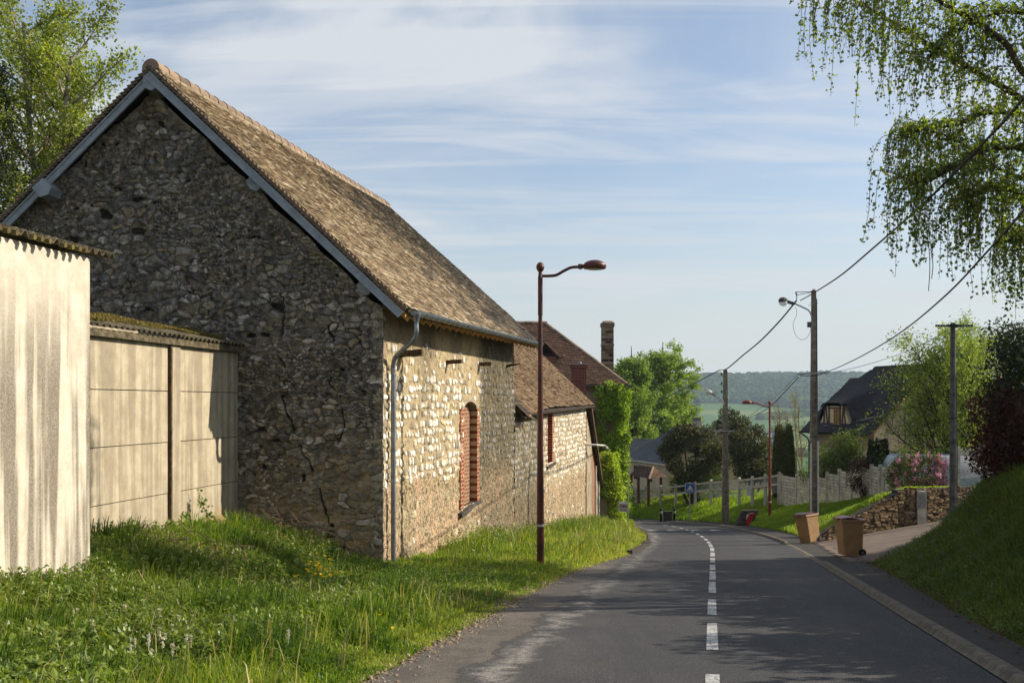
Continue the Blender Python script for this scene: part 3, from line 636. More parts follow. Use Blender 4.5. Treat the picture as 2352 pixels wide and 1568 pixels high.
def course_roof(mb, c00, c10, c01, c11, ex=.115, tw=.17, inside=None, jit=1.0, th=.02, sag=0.0, seed=1, lift=.0):
    """c00,c10 eave ends; c01,c11 ridge ends; real overlapping tiles"""
    R = np.random.default_rng(seed); c00, c10, c01, c11 = [np.asarray(c, float) for c in (c00, c10, c01, c11)]
    n = norm(np.cross(c10-c00, c01-c00)); n = n if n[2] > 0 else -n
    Ls = np.linalg.norm((c01+c11)/2-(c00+c10)/2); nc = int(Ls/ex)
    def S(u, v): return (c00*(1-u)+c10*u)*(1-v)+(c01*(1-u)+c11*u)*v
    V = []; A = []
    for j in range(nc):
        v0 = j/nc; v1 = min((j+1.55)/nc, 1.0)
        W = np.linalg.norm(S(1, v0)-S(0, v0)); nt = max(1, int(W/tw)); off = (.5 if j % 2 else 0)
        i = np.arange(-1, nt+1); ua = np.clip((i+off+.02)/nt, 0, 1); ub = np.clip((i+1+off-.02)/nt, 0, 1); ok = ub-ua > .2/nt
        ua, ub = ua[ok], ub[ok]; m = len(ua)
        if inside is not None:
            ctr = S(((ua+ub)/2)[:, None], (v0+v1)/2) ; ok = inside(ctr); ua, ub = ua[ok], ub[ok]; m = len(ua)
            if m == 0: continue
        j0 = R.normal(0, .005, (m, 2))*jit; dv = R.normal(0, .05, m)*jit/nc
        sg = -sag*np.sin(np.pi*((ua+ub)/2))*(math.sin(math.pi*min(v0*.6+.3, 1)))
        sg = sg + .012*jit*(vnoise(ua*W*.8, np.full(m, v0*Ls*.8), 3)-.5)*2
        P0 = S(ua[:, None], (v0+dv)[:, None]); P1 = S(ub[:, None], (v0+dv)[:, None]); P2 = S(ub[:, None], np.full((m, 1), v1)); P3 = S(ua[:, None], np.full((m, 1), v1))
        hl = (.036+sg+lift)[:, None]*n; hu = (.006+sg+lift)[:, None]*n
        a0 = j0[:, 0:1]*n; a1 = j0[:, 1:2]*n; T = th*n
        V.append(np.stack([P0+hl-T+a0, P1+hl-T+a1, P2+hu-T, P3+hu-T, P0+hl+a0, P1+hl+a1, P2+hu, P3+hu], 1)); A.append(R.random(m))
    V = np.concatenate(V); m = len(V); b = (np.arange(m)*8)[:, None]
    F = np.concatenate([b+np.array(f) for f in ([4, 5, 6, 7], [0, 1, 5, 4], [3, 0, 4, 7], [1, 2, 6, 5])])
    mb.add(V.reshape(-1, 3), [F], np.repeat(np.concatenate(A), 8))
def ridge_caps(mb, a, b, r=.13, step=.36, up=UP):
    a = np.asarray(a, float); b = np.asarray(b, float); L = np.linalg.norm(b-a); n = max(1, int(L/step)); d = norm(b-a); s_ = norm(np.cross(d, up)); u = np.cross(s_, d)
    for k in range(n):
        p = a+(b-a)*k/n; q = a+(b-a)*(k+1.12)/n; ang = np.linspace(-.1, math.pi+.1, 9); ring = []
        for e, rr in ((p, r*1.06), (q, r*.96)):
            ring.append(e+rr*(np.cos(ang)[:, None]*s_+np.sin(ang)[:, None]*u)-u*r*.35)
        i = np.arange(8); mb.add(np.concatenate(ring), [np.stack([i, i+1, i+10, i+9], 1)]); mb.add(ring[0], [[list(range(9))]])
# ------------------------------------------------------------------ stone barn
E = EYE
A0 = V3(-2.69, 21.2, 0); GW = norm(V3(-.9976, .07, 0)); GN = V3(-.07, -.9976, 0)
barn = thing('stone_barn', (-2.69, 21.2, -2.2), 'large rubble stone barn with clay tiled roof beside the road', 'barn')
NE, NR, FR, FE = P(938, 708, 20.85), P(348, 150, 21.2), P(885, 468, 35.9), P(1236, 784, 33.9)
NL = V3(2*NR[0]-NE[0], NR[1]+.55, NE[2]); FL = V3(2*FR[0]-FE[0], FR[1]+1.2, FE[2])
top_g = lambda u: np.interp(u, [0, 4.86, 10.6], [E+2.0, E+6.60, E+1.55]) - .10*vnoise(u*4, u*0, 3)
CR1 = [(2.1, E+2.2), (2.05, E+1.6), (2.2, E+1.1), (1.95, E+.6), (2.1, E+.1), (1.9, E-.4), (1.65, E-1.0), (1.45, E-1.5), (1.25, E-2.1), (1.1, E-2.6), (1.2, E-3.6)]
CR2 = [(1.1, E+1.6), (.95, E+1.0), (1.05, E+.4), (.8, E-.2), (.9, E-.9)]
zt_line = lambda u: np.interp(u, [0, 4.86, 10.6], [E+2.0, E+6.60, E+1.55])
wall_mesh('gable_wall', A0, GW, GN, 10.6, top_g, -3.0, .0185, M['gable'], barn, gable_fun(zt_line))
zt0 = E+2.3
def side_dirt_shade(U, Z):
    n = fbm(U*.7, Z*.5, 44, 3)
    d = .12+.85*sstep(7.6, 8.6, U+1.2*(n-.5))*(1-.35*sstep(-1.4, -2.4, Z-E)) + .35*sstep(.8, 1.4, Z-E)*sstep(.35, .6, n)  # far third: grime streaks plus tree shade painted into the colour
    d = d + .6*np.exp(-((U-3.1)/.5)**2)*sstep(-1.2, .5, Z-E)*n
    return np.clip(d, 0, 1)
def side_flint(U, Z):
    z = Z-E-.25*(fbm(U*.6, Z*.3, 14, 2)-.5)*2
    f = .92*sstep(-1.85, -1.6, z)*(1-sstep(.45, .75, z)) + .34*sstep(.4, .7, z)*(1-sstep(1.1, 1.6, z)) + .05
    f = f*(1-.6*np.exp(-((U-7.2)/1.0)**2)*(z > .05)) + .25*(U > 12.3)
    return f*(.62+.38*sstep(.3, .5, fbm(U*1.2, Z*1.2, 64, 2)))
def side_crack(U, Z):
    zz = Z-E; c = np.zeros_like(U)
    uu = U+.15*(fbm(Z*2, Z*0, 71, 3)-.5)
    c = np.maximum(c, (1-sstep(.01, .04, np.abs(uu-11.2)))*(zz > .9))
    return c
hole1 = lambda u, z: (u > 6.40) & (u < 7.85) & (z > -1.17) & (z < 1.38+.27*np.sqrt(np.clip(1-((u-7.12)/.73)**2, 0, 1)))
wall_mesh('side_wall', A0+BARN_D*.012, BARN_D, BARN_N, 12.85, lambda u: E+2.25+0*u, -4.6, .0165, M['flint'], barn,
          flint_fun(12.85, zt0, side_dirt_shade, side_flint, lambda U, Z: sstep(-1.5, -1.95, Z-E+.25*(fbm(U*.6, Z*.3, 14, 2)-.5)*2), crackf=side_crack), hole=hole1)
mb = MB()      # closed back of the barn
for (a, b) in ((A0+GW*10.6, A0+GW*10.6+BARN_D*13), (A0+BARN_D*12.85-BARN_N*.02, A0+BARN_D*12.85+GW*10.3)):
    mb.bar(V3(a[0], a[1], -1), V3(b[0], b[1], -1), .3, 9)
a = A0+BARN_D*12.75; b = a+GW*10.3; m_ = (a+b)/2
mb.prism([V3(a[0], a[1], E+2.2), V3(b[0], b[1], E+2.2), V3(m_[0], m_[1], E+6.5)], BARN_D*.1)
mb.build('rear_wall', M['render_grey'], barn)
# quoin stones on the corner
mb = MB(np.random.default_rng(2)); z = -2.6; k = 0; R = np.random.default_rng(8)
while z < E+1.9:
    h = R.uniform(.14, .30); w = R.uniform(.10, .24) if k % 2 else R.uniform(.22, .42); w2 = R.uniform(.07, .13)
    c = A0+GW*(w/2-.03)+BARN_D*w2/2 + V3(0, 0, z); v = []
    for kk in (0, 1):
        for sx, sy in ((-1, -1), (1, -1), (1, 1), (-1, 1)):
            v.append(c + GW*sx*(w/2)*R.uniform(.85, 1) - GN*sy*(w2/2+.03)*R.uniform(.8, 1) + V3(0, 0, h*.96*kk+R.normal(0, .012)))
    mb.hexa(np.array(v)); z += h; k += 1
g = G('quoin_limestone')
qc = g.mix(g.rng(g.noise(12, 8, .75), .35, .65), srgb(206, 196, 172), srgb(140, 126, 100)); gl = g.math('MULTIPLY', g.math('SUBTRACT', 0.0, g.math('MULTIPLY', 1.0, 1.0)), 1.0)
qc = g.mix(g.math('MULTIPLY', g.rng(g.noise(7, 9, .8), .44, .56), .75), qc, srgb(48, 44, 40))
M['quoin'] = g.pbr(qc, .95, 0, g.bump(g.noise(24, 7, .8), 1.0, .03), .15)
mb.build('corner_stones', M['quoin'], barn)
# blocked brick window
mb = MB(); q = lambda u, z, o=0.0: A0+BARN_D*u+BARN_N*o+V3(0, 0, z)
mb.quad([q(6.3, -1.3, -.17), q(7.95, -1.3, -.17), q(7.95, 1.8, -.17), q(6.3, 1.8, -.17)])
win = mb.build('blocked_window', M['brick_fill'], barn)
mb = MB()
for ua, ub in ((6.06, 6.42), (7.83, 8.10)):
    mb = MB(); mb.hexa([q(ua, -1.2, -.2), q(ub, -1.2, -.2), q(ub, -1.2, .035), q(ua, -1.2, .035), q(ua, 1.45, -.2), q(ub, 1.45, -.2), q(ub, 1.45, .035), q(ua, 1.45, .035)]); mb.build('brick_jamb', M['brick'], win)
mb = MB(); N = 9
for k in range(N):
    a = math.pi*(1-k/N); b = math.pi*(1-(k+1)/N); r0, r1 = .73, .93
    f = lambda t, r, o: q(7.125+r*math.cos(t), 1.38+r*.37*math.sin(t), o)
    mb.hexa([f(a, r0, -.17), f(b, r0, -.17), f(b, r0, .03), f(a, r0, .03), f(a, r1, -.17), f(b, r1, -.17), f(b, r1, .03), f(a, r1, .03)])
mb.build('brick_arch', M['render_grey'], win)
mb = MB()
mb.hexa([q(5.95, -1.42, -.2), q(7.0, -1.33, -.2), q(7.0, -1.33, .10), q(5.95, -1.42, .12), q(5.95, -1.30, -.2), q(7.0, -1.2, -.2), q(7.0, -1.2, .06), q(5.95, -1.30, .10)])
mb.hexa([q(7.02, -1.30, -.2), q(8.2, -1.22, -.2), q(8.2, -1.22, .08), q(7.02, -1.30, .08), q(7.02, -1.2, -.2), q(8.2, -1.13, -.2), q(8.2, -1.13, .05), q(7.02, -1.2, .05)])
mb.build('sill', M['stone_grey'], win)
# roof
mb = MB(np.random.default_rng(4))
course_roof(mb, NE, FE, NR, FR, ex=.108, tw=.165, sag=.05, seed=3)
course_roof(mb, NL, FL, NR, FR, ex=.115, tw=.17, sag=.0, seed=5)
roof = mb.build('roof', M['tile_barn'], barn)
mb = MB(); dn = V3(0, 0, .035)
for c in ((NE, FE, FR, NR), (NL, FL, FR, NR)):
    c = [p-dn for p in c]; mb.hexa([*[p-V3(0, 0, .045) for p in c], *c])
mb.build('roof_boarding', M['deck'], roof)
mb = MB(np.random.default_rng(6)); ridge_caps(mb, NR+V3(0, -.06, -.01), FR+V3(0, 0, -.03), r=.185, step=.42)
mb.build('ridge_tiles', M['tile_ridge'], roof)
mb = MB(); sl_ = norm(NE-NR); k0 = NR+sl_*.20+V3(0, 0, .035); k1 = FR+sl_*.20+V3(0, 0, .02); R = np.random.default_rng(3)
for k in range(60):
    a = k0+(k1-k0)*k/60; b = k0+(k1-k0)*(k+1.02)/60; mb.bar(a+sl_*R.normal(0, .015), b+sl_*R.normal(0, .015), R.uniform(.10, .15), .07, up=norm(np.cross(sl_, BARN_D)))
mb.build('ridge_mortar', simple('pale_ridge_mortar', srgb(226, 210, 184), srgb(186, 166, 136), 12, .9, 0, .4), roof)
# verge: boards and a stepped edge of tiles
def verge(a, b, name='bargeboard', down=.165, w=.035, out=V3(0, -1, 0)):
    mb = MB(); d = norm(b-a); n = norm(np.cross(d, out)); n = n if n[2] > 0 else -n
    o1 = a-n*.115+out*.02; o2 = b-n*.115+out*.02
    mb.add([o1, o2, o2-n*down, o1-n*down, o1+out*w, o2+out*w, o2-n*down+out*w, o1-n*down+out*w], [[[0, 1, 2, 3], [7, 6, 5, 4], [0, 4, 5, 1], [1, 5, 6, 2], [2, 6, 7, 3], [3, 7, 4, 0]]])
    mb.bar(o1-n*(down-.02)+out*(w+.012), o2-n*(down-.02)+out*(w+.012), .025, .035, up=n)
    mb.bar(o1-n*.02+out*(w+.012), o2-n*.02+out*(w+.012), .025, .03, up=n)
    mb.build(name, M['board'], barn)
    mb = MB(np.random.default_rng(9)); L = np.linalg.norm(b-a); m = int(L/.108)
    for k in range(m):
        p = a+(b-a)*(k+.5)/m; t = d*.5*L/m*1.9; lo = n*.042*(1 if b[2] < a[2] else 1)
        q0 = p-t*.5-n*.055; q1 = p+t*.5-n*.006
        mb.bar(q0-out*.06, q0-out*.06+(q1-q0), .36, .026, up=n)
        mb.bar(q0-out*.06-n*.04, q0-out*.06+(q1-q0)-n*.045, .34, .02, up=n)
    mb.build('verge_tiles', M['tile_ridge'], barn)
verge(NR+V3(0, -.02, 0), NE+norm(NE-NR)*-.02+V3(0, -.02, 0)); verge(NR+V3(0, -.025, 0), NL)
def purlin(px, py, ang, s=.27):
    mb = MB(); c = P(px, py, 21.12); ca, sa = math.cos(ang), math.sin(ang)
    pts = [(-.5, .55), (.5, .55), (.5, -.28), (.05, -.5), (-.5, -.28)]
    pts = [c+V3((x*ca-y*sa)*s*1.15, 0, (x*sa+y*ca)*s*1.15) for x, y in pts]
    mb.prism(pts, V3(0, .6, 0)); mb.build('purlin_end', M['board'], barn)
purlin(345, 190, 0); purlin(98, 434, .72); purlin(584, 420, -.75); purlin(838, 659, -.75)
# rafter feet, gutter, downpipe
ed = norm(FE-NE); eout = norm(np.cross(ed, UP)); eout = eout if eout[0] > 0 else -eout
Le = np.linalg.norm(FE-NE)
for k in range(26):
    p = NE+ed*(.25+k*(Le-.4)/25)-V3(0, 0, .15)
    mb = MB(); mb.add([p-eout*.55+V3(0, 0, .50)-ed*.04, p-eout*.02-ed*.04, p-eout*.10-V3(0, 0, .10)-ed*.04, p-eout*.6+V3(0, 0, .38)-ed*.04,
                       p-eout*.55+V3(0, 0, .50)+ed*.04, p-eout*.02+ed*.04, p-eout*.10-V3(0, 0, .10)+ed*.04, p-eout*.6+V3(0, 0, .38)+ed*.04], [[[0, 1, 2, 3], [7, 6, 5, 4], [0, 4, 5, 1], [1, 5, 6, 2], [2, 6, 7, 3], [3, 7, 4, 0]]])
    mb.build('rafter_foot', M['wood_new'], barn)
mb = MB(); mb.bar(NE-V3(0, 0, .12)-eout*.08, FE-V3(0, 0, .12)-eout*.08, .025, .1); mb.build('eaves_board', M['wood_new'], barn)
g0 = NE+eout*.07-V3(0, 0, .045)+ed*.12; g1 = FE+eout*.07-V3(0, 0, .07)+ed*.05
def half_pipe(mb, a, b, r, n=10, lo=-math.pi, hi=0, th=.006):
    d = norm(b-a); s_ = norm(np.cross(d, UP)); u = np.cross(s_, d); t = np.linspace(lo, hi, n); R_ = []
    for e in (a, b):
        for rr in (r, r-th): R_.append(e+rr*(np.cos(t)[:, None]*s_+np.sin(t)[:, None]*u))
    i = np.arange(n-1); F = [np.stack([i, i+1, 2*n+i+1, 2*n+i], 1), np.stack([n+i, 3*n+i, 3*n+i+1, n+i+1], 1), np.stack([i, n+i, n+i+1, i+1], 1), np.stack([2*n+i, 2*n+i+1, 3*n+i+1, 3*n+i], 1)]
    mb.add(np.concatenate(R_), [np.concatenate(F)])
mb = MB(); half_pipe(mb, g0, g1, .092)
dd = norm(g1-g0); s_ = norm(np.cross(dd, UP)); t = np.linspace(-math.pi, 0, 12)
for e, rr in ((g0, .092), (g1, .092)): mb.prism([e+rr*(math.cos(x)*s_+math.sin(x)*np.cross(s_, dd)) for x in t], dd*.012)
for sg in (-1, 1): mb.tube([g0+s_*.092*sg, g1+s_*.092*sg], .011, 6)
gut = mb.build('gutter', M['zinc'], barn, smooth=False)
for k in range(32):
    c = g0+(g1-g0)*(k+.6)/32; mb = MB(); half_pipe(mb, c-dd*.012, c+dd*.012, .100, 10, th=.01); mb.bar(c+s_*.10, c-s_*.10, .02, .008); mb.build('gutter_bracket', M['zinc'], gut)
wp = A0+BARN_D*.36+BARN_N*.12
o = g0+dd*.18
mb = MB(); mb.lathe(o-V3(0, 0, .27), [(.05, 0), (.052, .05), (.10, .22), (.10, .235)], 16)
pts = spline(np.array([o-V3(0, 0, .24), o-V3(0, 0, .42), o-V3(0, 0, .58)+(wp-o)*V3(.12, .12, 0), (o*.5+wp*.5)*V3(1, 1, 0)+V3(0, 0, o[2]-.74), V3(wp[0], wp[1], o[2]-.92)+(o-wp)*V3(.1, .1, 0), V3(wp[0], wp[1], o[2]-1.1), V3(wp[0], wp[1], o[2]-1.3)]), 7)
mb.tube(pts, .05, 14); mb.tube([V3(wp[0], wp[1], o[2]-1.25), V3(wp[0]-.0, wp[1], -2.25)], .051, 14)
for zc in (o[2]-.40, o[2]-1.12, o[2]-2.9): mb.lathe(V3(o[0], o[1], zc) if zc > o[2]-1 else V3(wp[0], wp[1], zc), [(.050, 0), (.056, .005), (.056, .03), (.05, .035)], 16)
dp = mb.build('downpipe', M['zinc'], barn, smooth=False)
for zc in (o[2]-1.2, o[2]-3.55):
    mb = MB(); mb.lathe(V3(wp[0], wp[1], zc), [(.05, 0), (.06, .002), (.06, .035), (.05, .037)], 16); mb.bar(V3(wp[0], wp[1], zc+.02)-BARN_N*.05, V3(wp[0], wp[1], zc+.02)-BARN_N*.16, .02, .02); mb.build('pipe_clamp', M['tank'], dp)
# beam stubs
for u, z, L, w, tp in ((1.2, E+1.07, .50, .15, 1), (4.88, E+1.03, .38, .11, 1), (8.21, E+1.10, .36, .12, 1), (11.7, E+1.15, .46, .12, .3)):
    mb = MB(); a = q(u, z, -.1); b = q(u, z+(.02 if tp == 1 else .10), L); R = np.random.default_rng(int(u*10)); n = 7; P_ = [a+(b-a)*k/(n-1)+R.normal(0, .006, 3) for k in range(n)]
    ring = []
    for k, p in enumerate(P_):
        s1 = w/2*(1-(1-tp)*k/(n-1))
        for sx, sz in ((-1, -.6), (1, -.6), (1, .6), (-1, .6)): ring.append(p+BARN_D*sx*s1*R.uniform(.9, 1.1)+V3(0, 0, sz*s1*1.55*R.uniform(.85, 1.1)))
    F = []
    for k in range(n-1):
        for i in range(4): F.append([k*4+i, k*4+(i+1) % 4, k*4+4+(i+1) % 4, k*4+4+i])
    F += [[3, 2, 1, 0], [4*n-4, 4*n-3, 4*n-2, 4*n-1]]
    mb.add(ring, [F]); mb.build('beam_end', M['wood_old'], barn)

# ------------------------------------------------------------------ lower stone building
B0 = A0+BARN_D*12.93+BARN_N*.0
low = thing('low_stone_building', (B0[0], B0[1], -3), 'low flint walled outbuilding with a sagging mossy tiled roof behind the street lamp', 'outbuilding')
qb = lambda u, z, o=0.0: B0+BARN_D*u+BARN_N*o+V3(0, 0, z)
hole2 = lambda u, z: (u > 5.95) & (u < 7.2) & (z > E-2.33) & (z < E-.2)
wall_mesh('road_wall', B0, BARN_D, BARN_N, 16.4, lambda u: E+.02+0*u, -5.8, .027, M['flint'], low,
          flint_fun(16.4, 0, lambda U, Z: np.clip(.25+.6*(1-sstep(4.5, 6, U))+.5*sstep(-.9, -.1, Z-E)*(U < 6), 0, 1), lambda U, Z: .88*sstep(-3.4, -2.6, Z-E)*(1-sstep(-.55, -.25, Z-E)*.5)+.05, lambda U, Z: sstep(-2.9, -3.6, Z-E), wave=.06), hole=hole2)  # near end: grime with shade painted in, up to the lit stretch
mb = MB()
mb.quad([qb(5.8, E-2.5, -.45), qb(7.4, E-2.5, -.45), qb(7.4, E, -.45), qb(5.8, E, -.45)])
mb.hexa([qb(7.0, E-2.45, -.45), qb(7.42, E-2.45, -.45), qb(7.42, E-2.45, .03), qb(7.0, E-2.45, .03), qb(7.0, E-.12, -.45), qb(7.42, E-.12, -.45), qb(7.42, E-.12, .03), qb(7.0, E-.12, .03)])
mb.hexa([qb(5.75, E-2.4, -.45), qb(6.0, E-2.4, -.45), qb(6.0, E-2.4, .02), qb(5.75, E-2.4, .02), qb(5.75, E-.12, -.45), qb(6.0, E-.12, -.45), qb(6.0, E-.12, .02), qb(5.75, E-.12, .02)])
w_ = mb.build('brick_recess', M['brick'], low)
mb = MB(); mb.bar(qb(5.7, E-2.5, -.1), qb(7.5, E-2.42, -.1), .4, .1); mb.build('sill', M['stone_grey'], w_)
mb = MB(); mb.bar(qb(15.7, -2.5, -.3), qb(15.7, -2.5, -6.6), .3, 6.6); mb.bar(qb(0.1, -2, -6.8), qb(16, -2, -6.8), .3, 7)
for uu in (.3, 15.6): mb.prism([qb(uu, E, -.2), qb(uu, E, -6.6), qb(uu, E+3.2, -3.4)], BARN_D*.2)
mb.build('rear_wall', M['render_grey'], low)
e0, e1 = qb(.15, E-.32, .35), qb(17.0, E-.10, .35); r0, r1 = qb(.15, E+3.35, -3.4), qb(16.9, E+3.45, -3.4)
mb = MB(np.random.default_rng(14))
eb = lambda t: e0*(1-t)+e1*t
tsp = .27; esag = eb(tsp); rs = r0*(1-tsp)+r1*tsp
course_roof(mb, e0-V3(0, 0, .18), esag+V3(0, 0, .12), r0, rs, ex=.13, tw=.19, jit=3.2, seed=7)
course_roof(mb, esag+V3(0, 0, .10), e1, rs, r1, ex=.12, tw=.18, jit=2.2, seed=8)
course_roof(mb, qb(.1, E-.3, -7.1), qb(17, E-.3, -7.1), r0, r1, ex=.16, tw=.2, seed=9)
lr = mb.build('roof', M['tile_old'], low)
mb = MB()
for c in ((e0, esag, rs, r0), (esag, e1, r1, rs), (qb(.1, E-.3, -7.1), qb(17, E-.3, -7.1), r1, r0)):
    c = [p-V3(0, 0, .05) for p in c]; mb.hexa([*[p-V3(0, 0, .06) for p in c], *c])
mb.build('roof_boarding', M['deck'], lr)
mb = MB(np.random.default_rng(2))
for k in range(9):
    a = e0+ed*(.05+k*.16)*1.0+V3(.0, 0, -.16-.02*k); b = a+(r0-e0)*.33; mb.bar(a+eout*.12, b, .09, .03)
mb.build('loose_batten', M['wood_old'], lr)
mb = MB(); ridge_caps(mb, r0, r1, r=.15, step=.4); mb.build('ridge_tiles', M['tile_ridge'], lr)
cx, cy = (1329-1176)/FX*52.8, 52.8
mb = MB(); mb.box((cx, cy, E-4), .74, .80, 5.80); mb.box((cx, cy, E+1.80), .86, .92, .16); ch = mb.build('chimney', M['brick_ch'], low)
mb = MB(); mb.box((cx, cy, E+1.965), .90, .96, .045); mb.lathe((cx+.1, cy, E+2.0), [(.04, 0), (.06, .05), (.02, .12)], 10); mb.build('metal_cap', M['tank'], ch)
# lean-to on its far end
lt = thing('brick_lean_to', tuple(qb(16.5, -4.5)), 'narrow brick lean to with a steep tiled verge at the far end of the outbuilding', 'lean-to')
mb = MB(); za, zb_ = E-.35, E-4.65
mb.prism([qb(16.42, -6.2, .02), qb(21.1, -6.2, .02), qb(21.1, zb_+.3, .02), qb(16.42, za, .02)], -BARN_N*4)
mb.build('wall', M['brick_fill'], lt)
mb = MB(); mb.prism([qb(16.45, -6.0, .021), qb(18.2, -6.0, .021), qb(18.2, za-1.75, .021), qb(17.8, za-1.3, .021), qb(16.45, za-.3, .021)], BARN_N*.02); mb.prism([qb(19.6, -6.0, .021), qb(21.0, -6.0, .021), qb(21.0, zb_+.2, .021), qb(19.6, za-3.1, .021)], BARN_N*.02)
mb.build('render_patch', M['render_grey'], lt)
mb = MB(np.random.default_rng(3)); course_roof(mb, qb(21.5, zb_, .28), qb(21.5, zb_, -4), qb(16.6, za+.25, .28), qb(16.6, za+.25, -4), ex=.14, tw=.19, jit=2, seed=4)
o_ = mb.build('roof', M['tile_old'], lt)
mb = MB(); mb.bar(qb(21.4, zb_-.12, .26), qb(16.6, za+.1, .26), .05, .16); mb.bar(qb(21.4, zb_-.22, .2), qb(16.6, za, .2), .05, .1)
mb.build('verge_board', M['wood_old'], o_)
mb = MB(); pp = [qb(16.3, E-2.02, .02), qb(16.5, E-2.04, .5), qb(17.2, E-2.1, .85), qb(17.4, E-2.25, .95)]; mb.tube(pp, .05, 10); mb.build('drain_pipe', M['white_paint'], lt)
mb = MB(); mb.tube([qb(20.6, -6, .1), qb(20.6, zb_+.55, .1)], .04, 8); mb.tube([qb(19.4, -6, .1), qb(19.4, za-2.9, .1)], .04, 8); mb.build('vertical_pipe', M['white_paint'], lt)

# ------------------------------------------------------------------ hipped roof house
hh = thing('hipped_house', (3, 60, -5.4), 'tall house with red brown hipped tile roof and a creeper covered corner', 'house')
hx0, hx1, hy0, hy1, hz = -8.5, 6.2, 58.3, 65.6, E+1.0
mb = MB(); mb.box(((hx0+hx1)/2, (hy0+hy1)/2, -7.2), hx1-hx0, hy1-hy0, hz+7.2); hw = mb.build('wall', M['render_grey'], hh)
mb = MB(); mb.box(((1360-1176)/FX*58.25, 58.26, E-2.55), .42, .07, 2.1)
for k in range(16): mb.box(((1360-1176)/FX*58.25, 58.21, E-2.5+k*.128), .36, .03, .05)
mb.build('shutter', M['shutter'], hh)
mb = MB(); mb.box(((1428-1176)/FX*58.25, 58.27, E-3.3), .5, .05, 1.0); mb.build('window', M['window_dark'], hh)
ex0, ex1, ey0, ey1, ez = hx0-.4, 6.62, 57.95, 66.2, E+1.06; rx, ry, rz = 1.98, 62.1, E+4.86; rxl = ex0+4.4
mb = MB(np.random.default_rng(21))
c = [V3(ex0, ey0, ez), V3(ex1, ey0, ez), V3(ex1, ey1, ez), V3(ex0, ey1, ez)]; ra, rb = V3(rxl, ry, rz), V3(rx, ry, rz)
course_roof(mb, c[0], c[1], ra, rb, ex=.15, tw=.2, seed=2); course_roof(mb, c[1], c[2], rb, rb+V3(0, .05, 0), ex=.15, tw=.2, seed=3); course_roof(mb, c[3], c[2], ra, rb, ex=.2, tw=.25, seed=4)
hr = mb.build('roof', M['tile_red'], hh)
mb = MB(); mb.add([*[p-V3(0, 0, .06) for p in c], ra-V3(0, 0, .06), rb-V3(0, 0, .06)], [[[0, 1, 5, 4], [3, 4, 5, 2]], [[1, 2, 5], [0, 4, 3]], [[0, 3, 2, 1]]]); mb.build('roof_boarding', M['deck'], hr)
mb = MB(); ridge_caps(mb, ra, rb+V3(.1, 0, 0), r=.15, step=.42); ridge_caps(mb, c[1]+V3(-.1, .1, .02), rb, r=.13, step=.30, up=norm(V3(.3, -.3, 1))); ridge_caps(mb, c[2]+V3(-.1, -.1, .02), rb, r=.13, step=.30, up=norm(V3(.3, .3, 1))); mb.build('hip_tiles', M['tile_ridge'], hr)
mb = MB(); dxx, dyy = 2.15, 59.5; dz = E+2.35
mb.box((dxx, dyy+.6, dz-.6), .9, 1.6, .95); dm = mb.build('dormer', M['brick_ch'], hh)
mb = MB(np.random.default_rng(3)); course_roof(mb, V3(dxx+.62, dyy-.45, dz+.22), V3(dxx+.62, dyy+2.2, dz+.22), V3(dxx-.2, dyy-.1, dz+1.1), V3(dxx-.2, dyy+2.2, dz+1.1), ex=.13, tw=.2, seed=6); course_roof(mb, V3(dxx-1.0, dyy-.3, dz+.22), V3(dxx-1.0, dyy+2.2, dz+.22), V3(dxx-.2, dyy-.1, dz+1.1), V3(dxx-.2, dyy+2.2, dz+1.1), ex=.13, tw=.2, seed=6)
ridge_caps(mb, V3(dxx+.66, dyy-.5, dz+.24), V3(dxx-.2, dyy+.4, dz+1.12), r=.12, step=.26); mb.build('dormer_roof', M['tile_red'], dm)
mb = MB(); half_pipe(mb, V3(ex0, ey0-.08, ez-.02), V3(ex1+.25, ey0-.08, ez-.03), .10); half_pipe(mb, V3(ex1+.08, ey0-.1, ez-.03), V3(ex1+.08, ey1, ez-.03), .10)
mb.tube([V3(ex1-.05, ey0-.05, ez-.12), V3(ex1-.1, ey0, ez-.35), V3(ex1-.45, ey0+.25, ez-.65), V3(ex1-.47, ey0+.28, ez-1.2)], .055, 8); mb.build('gutter', M['zinc'], hh)
cx, cy = (1395-1176)/FX*63.6, 63.6
mb = MB(); mb.box((cx, cy, E+.3), .72, .72, 4.42); mb.box((cx, cy, E+3.55), .80, .80, .07); mb.box((cx, cy, E+4.72), .82, .82, .22); mb.box((cx, cy, E+4.94), .82, .82, .14, taper=.6); mb.build('chimney', M['brick_band'], hh)
mb = MB(); mb.tube([V3(cx-.3, cy, E+2.2), V3(cx-4, cy-1.2, E+2.14)], .012, 5); mb.build('stay_wire', M['cable'], hh)

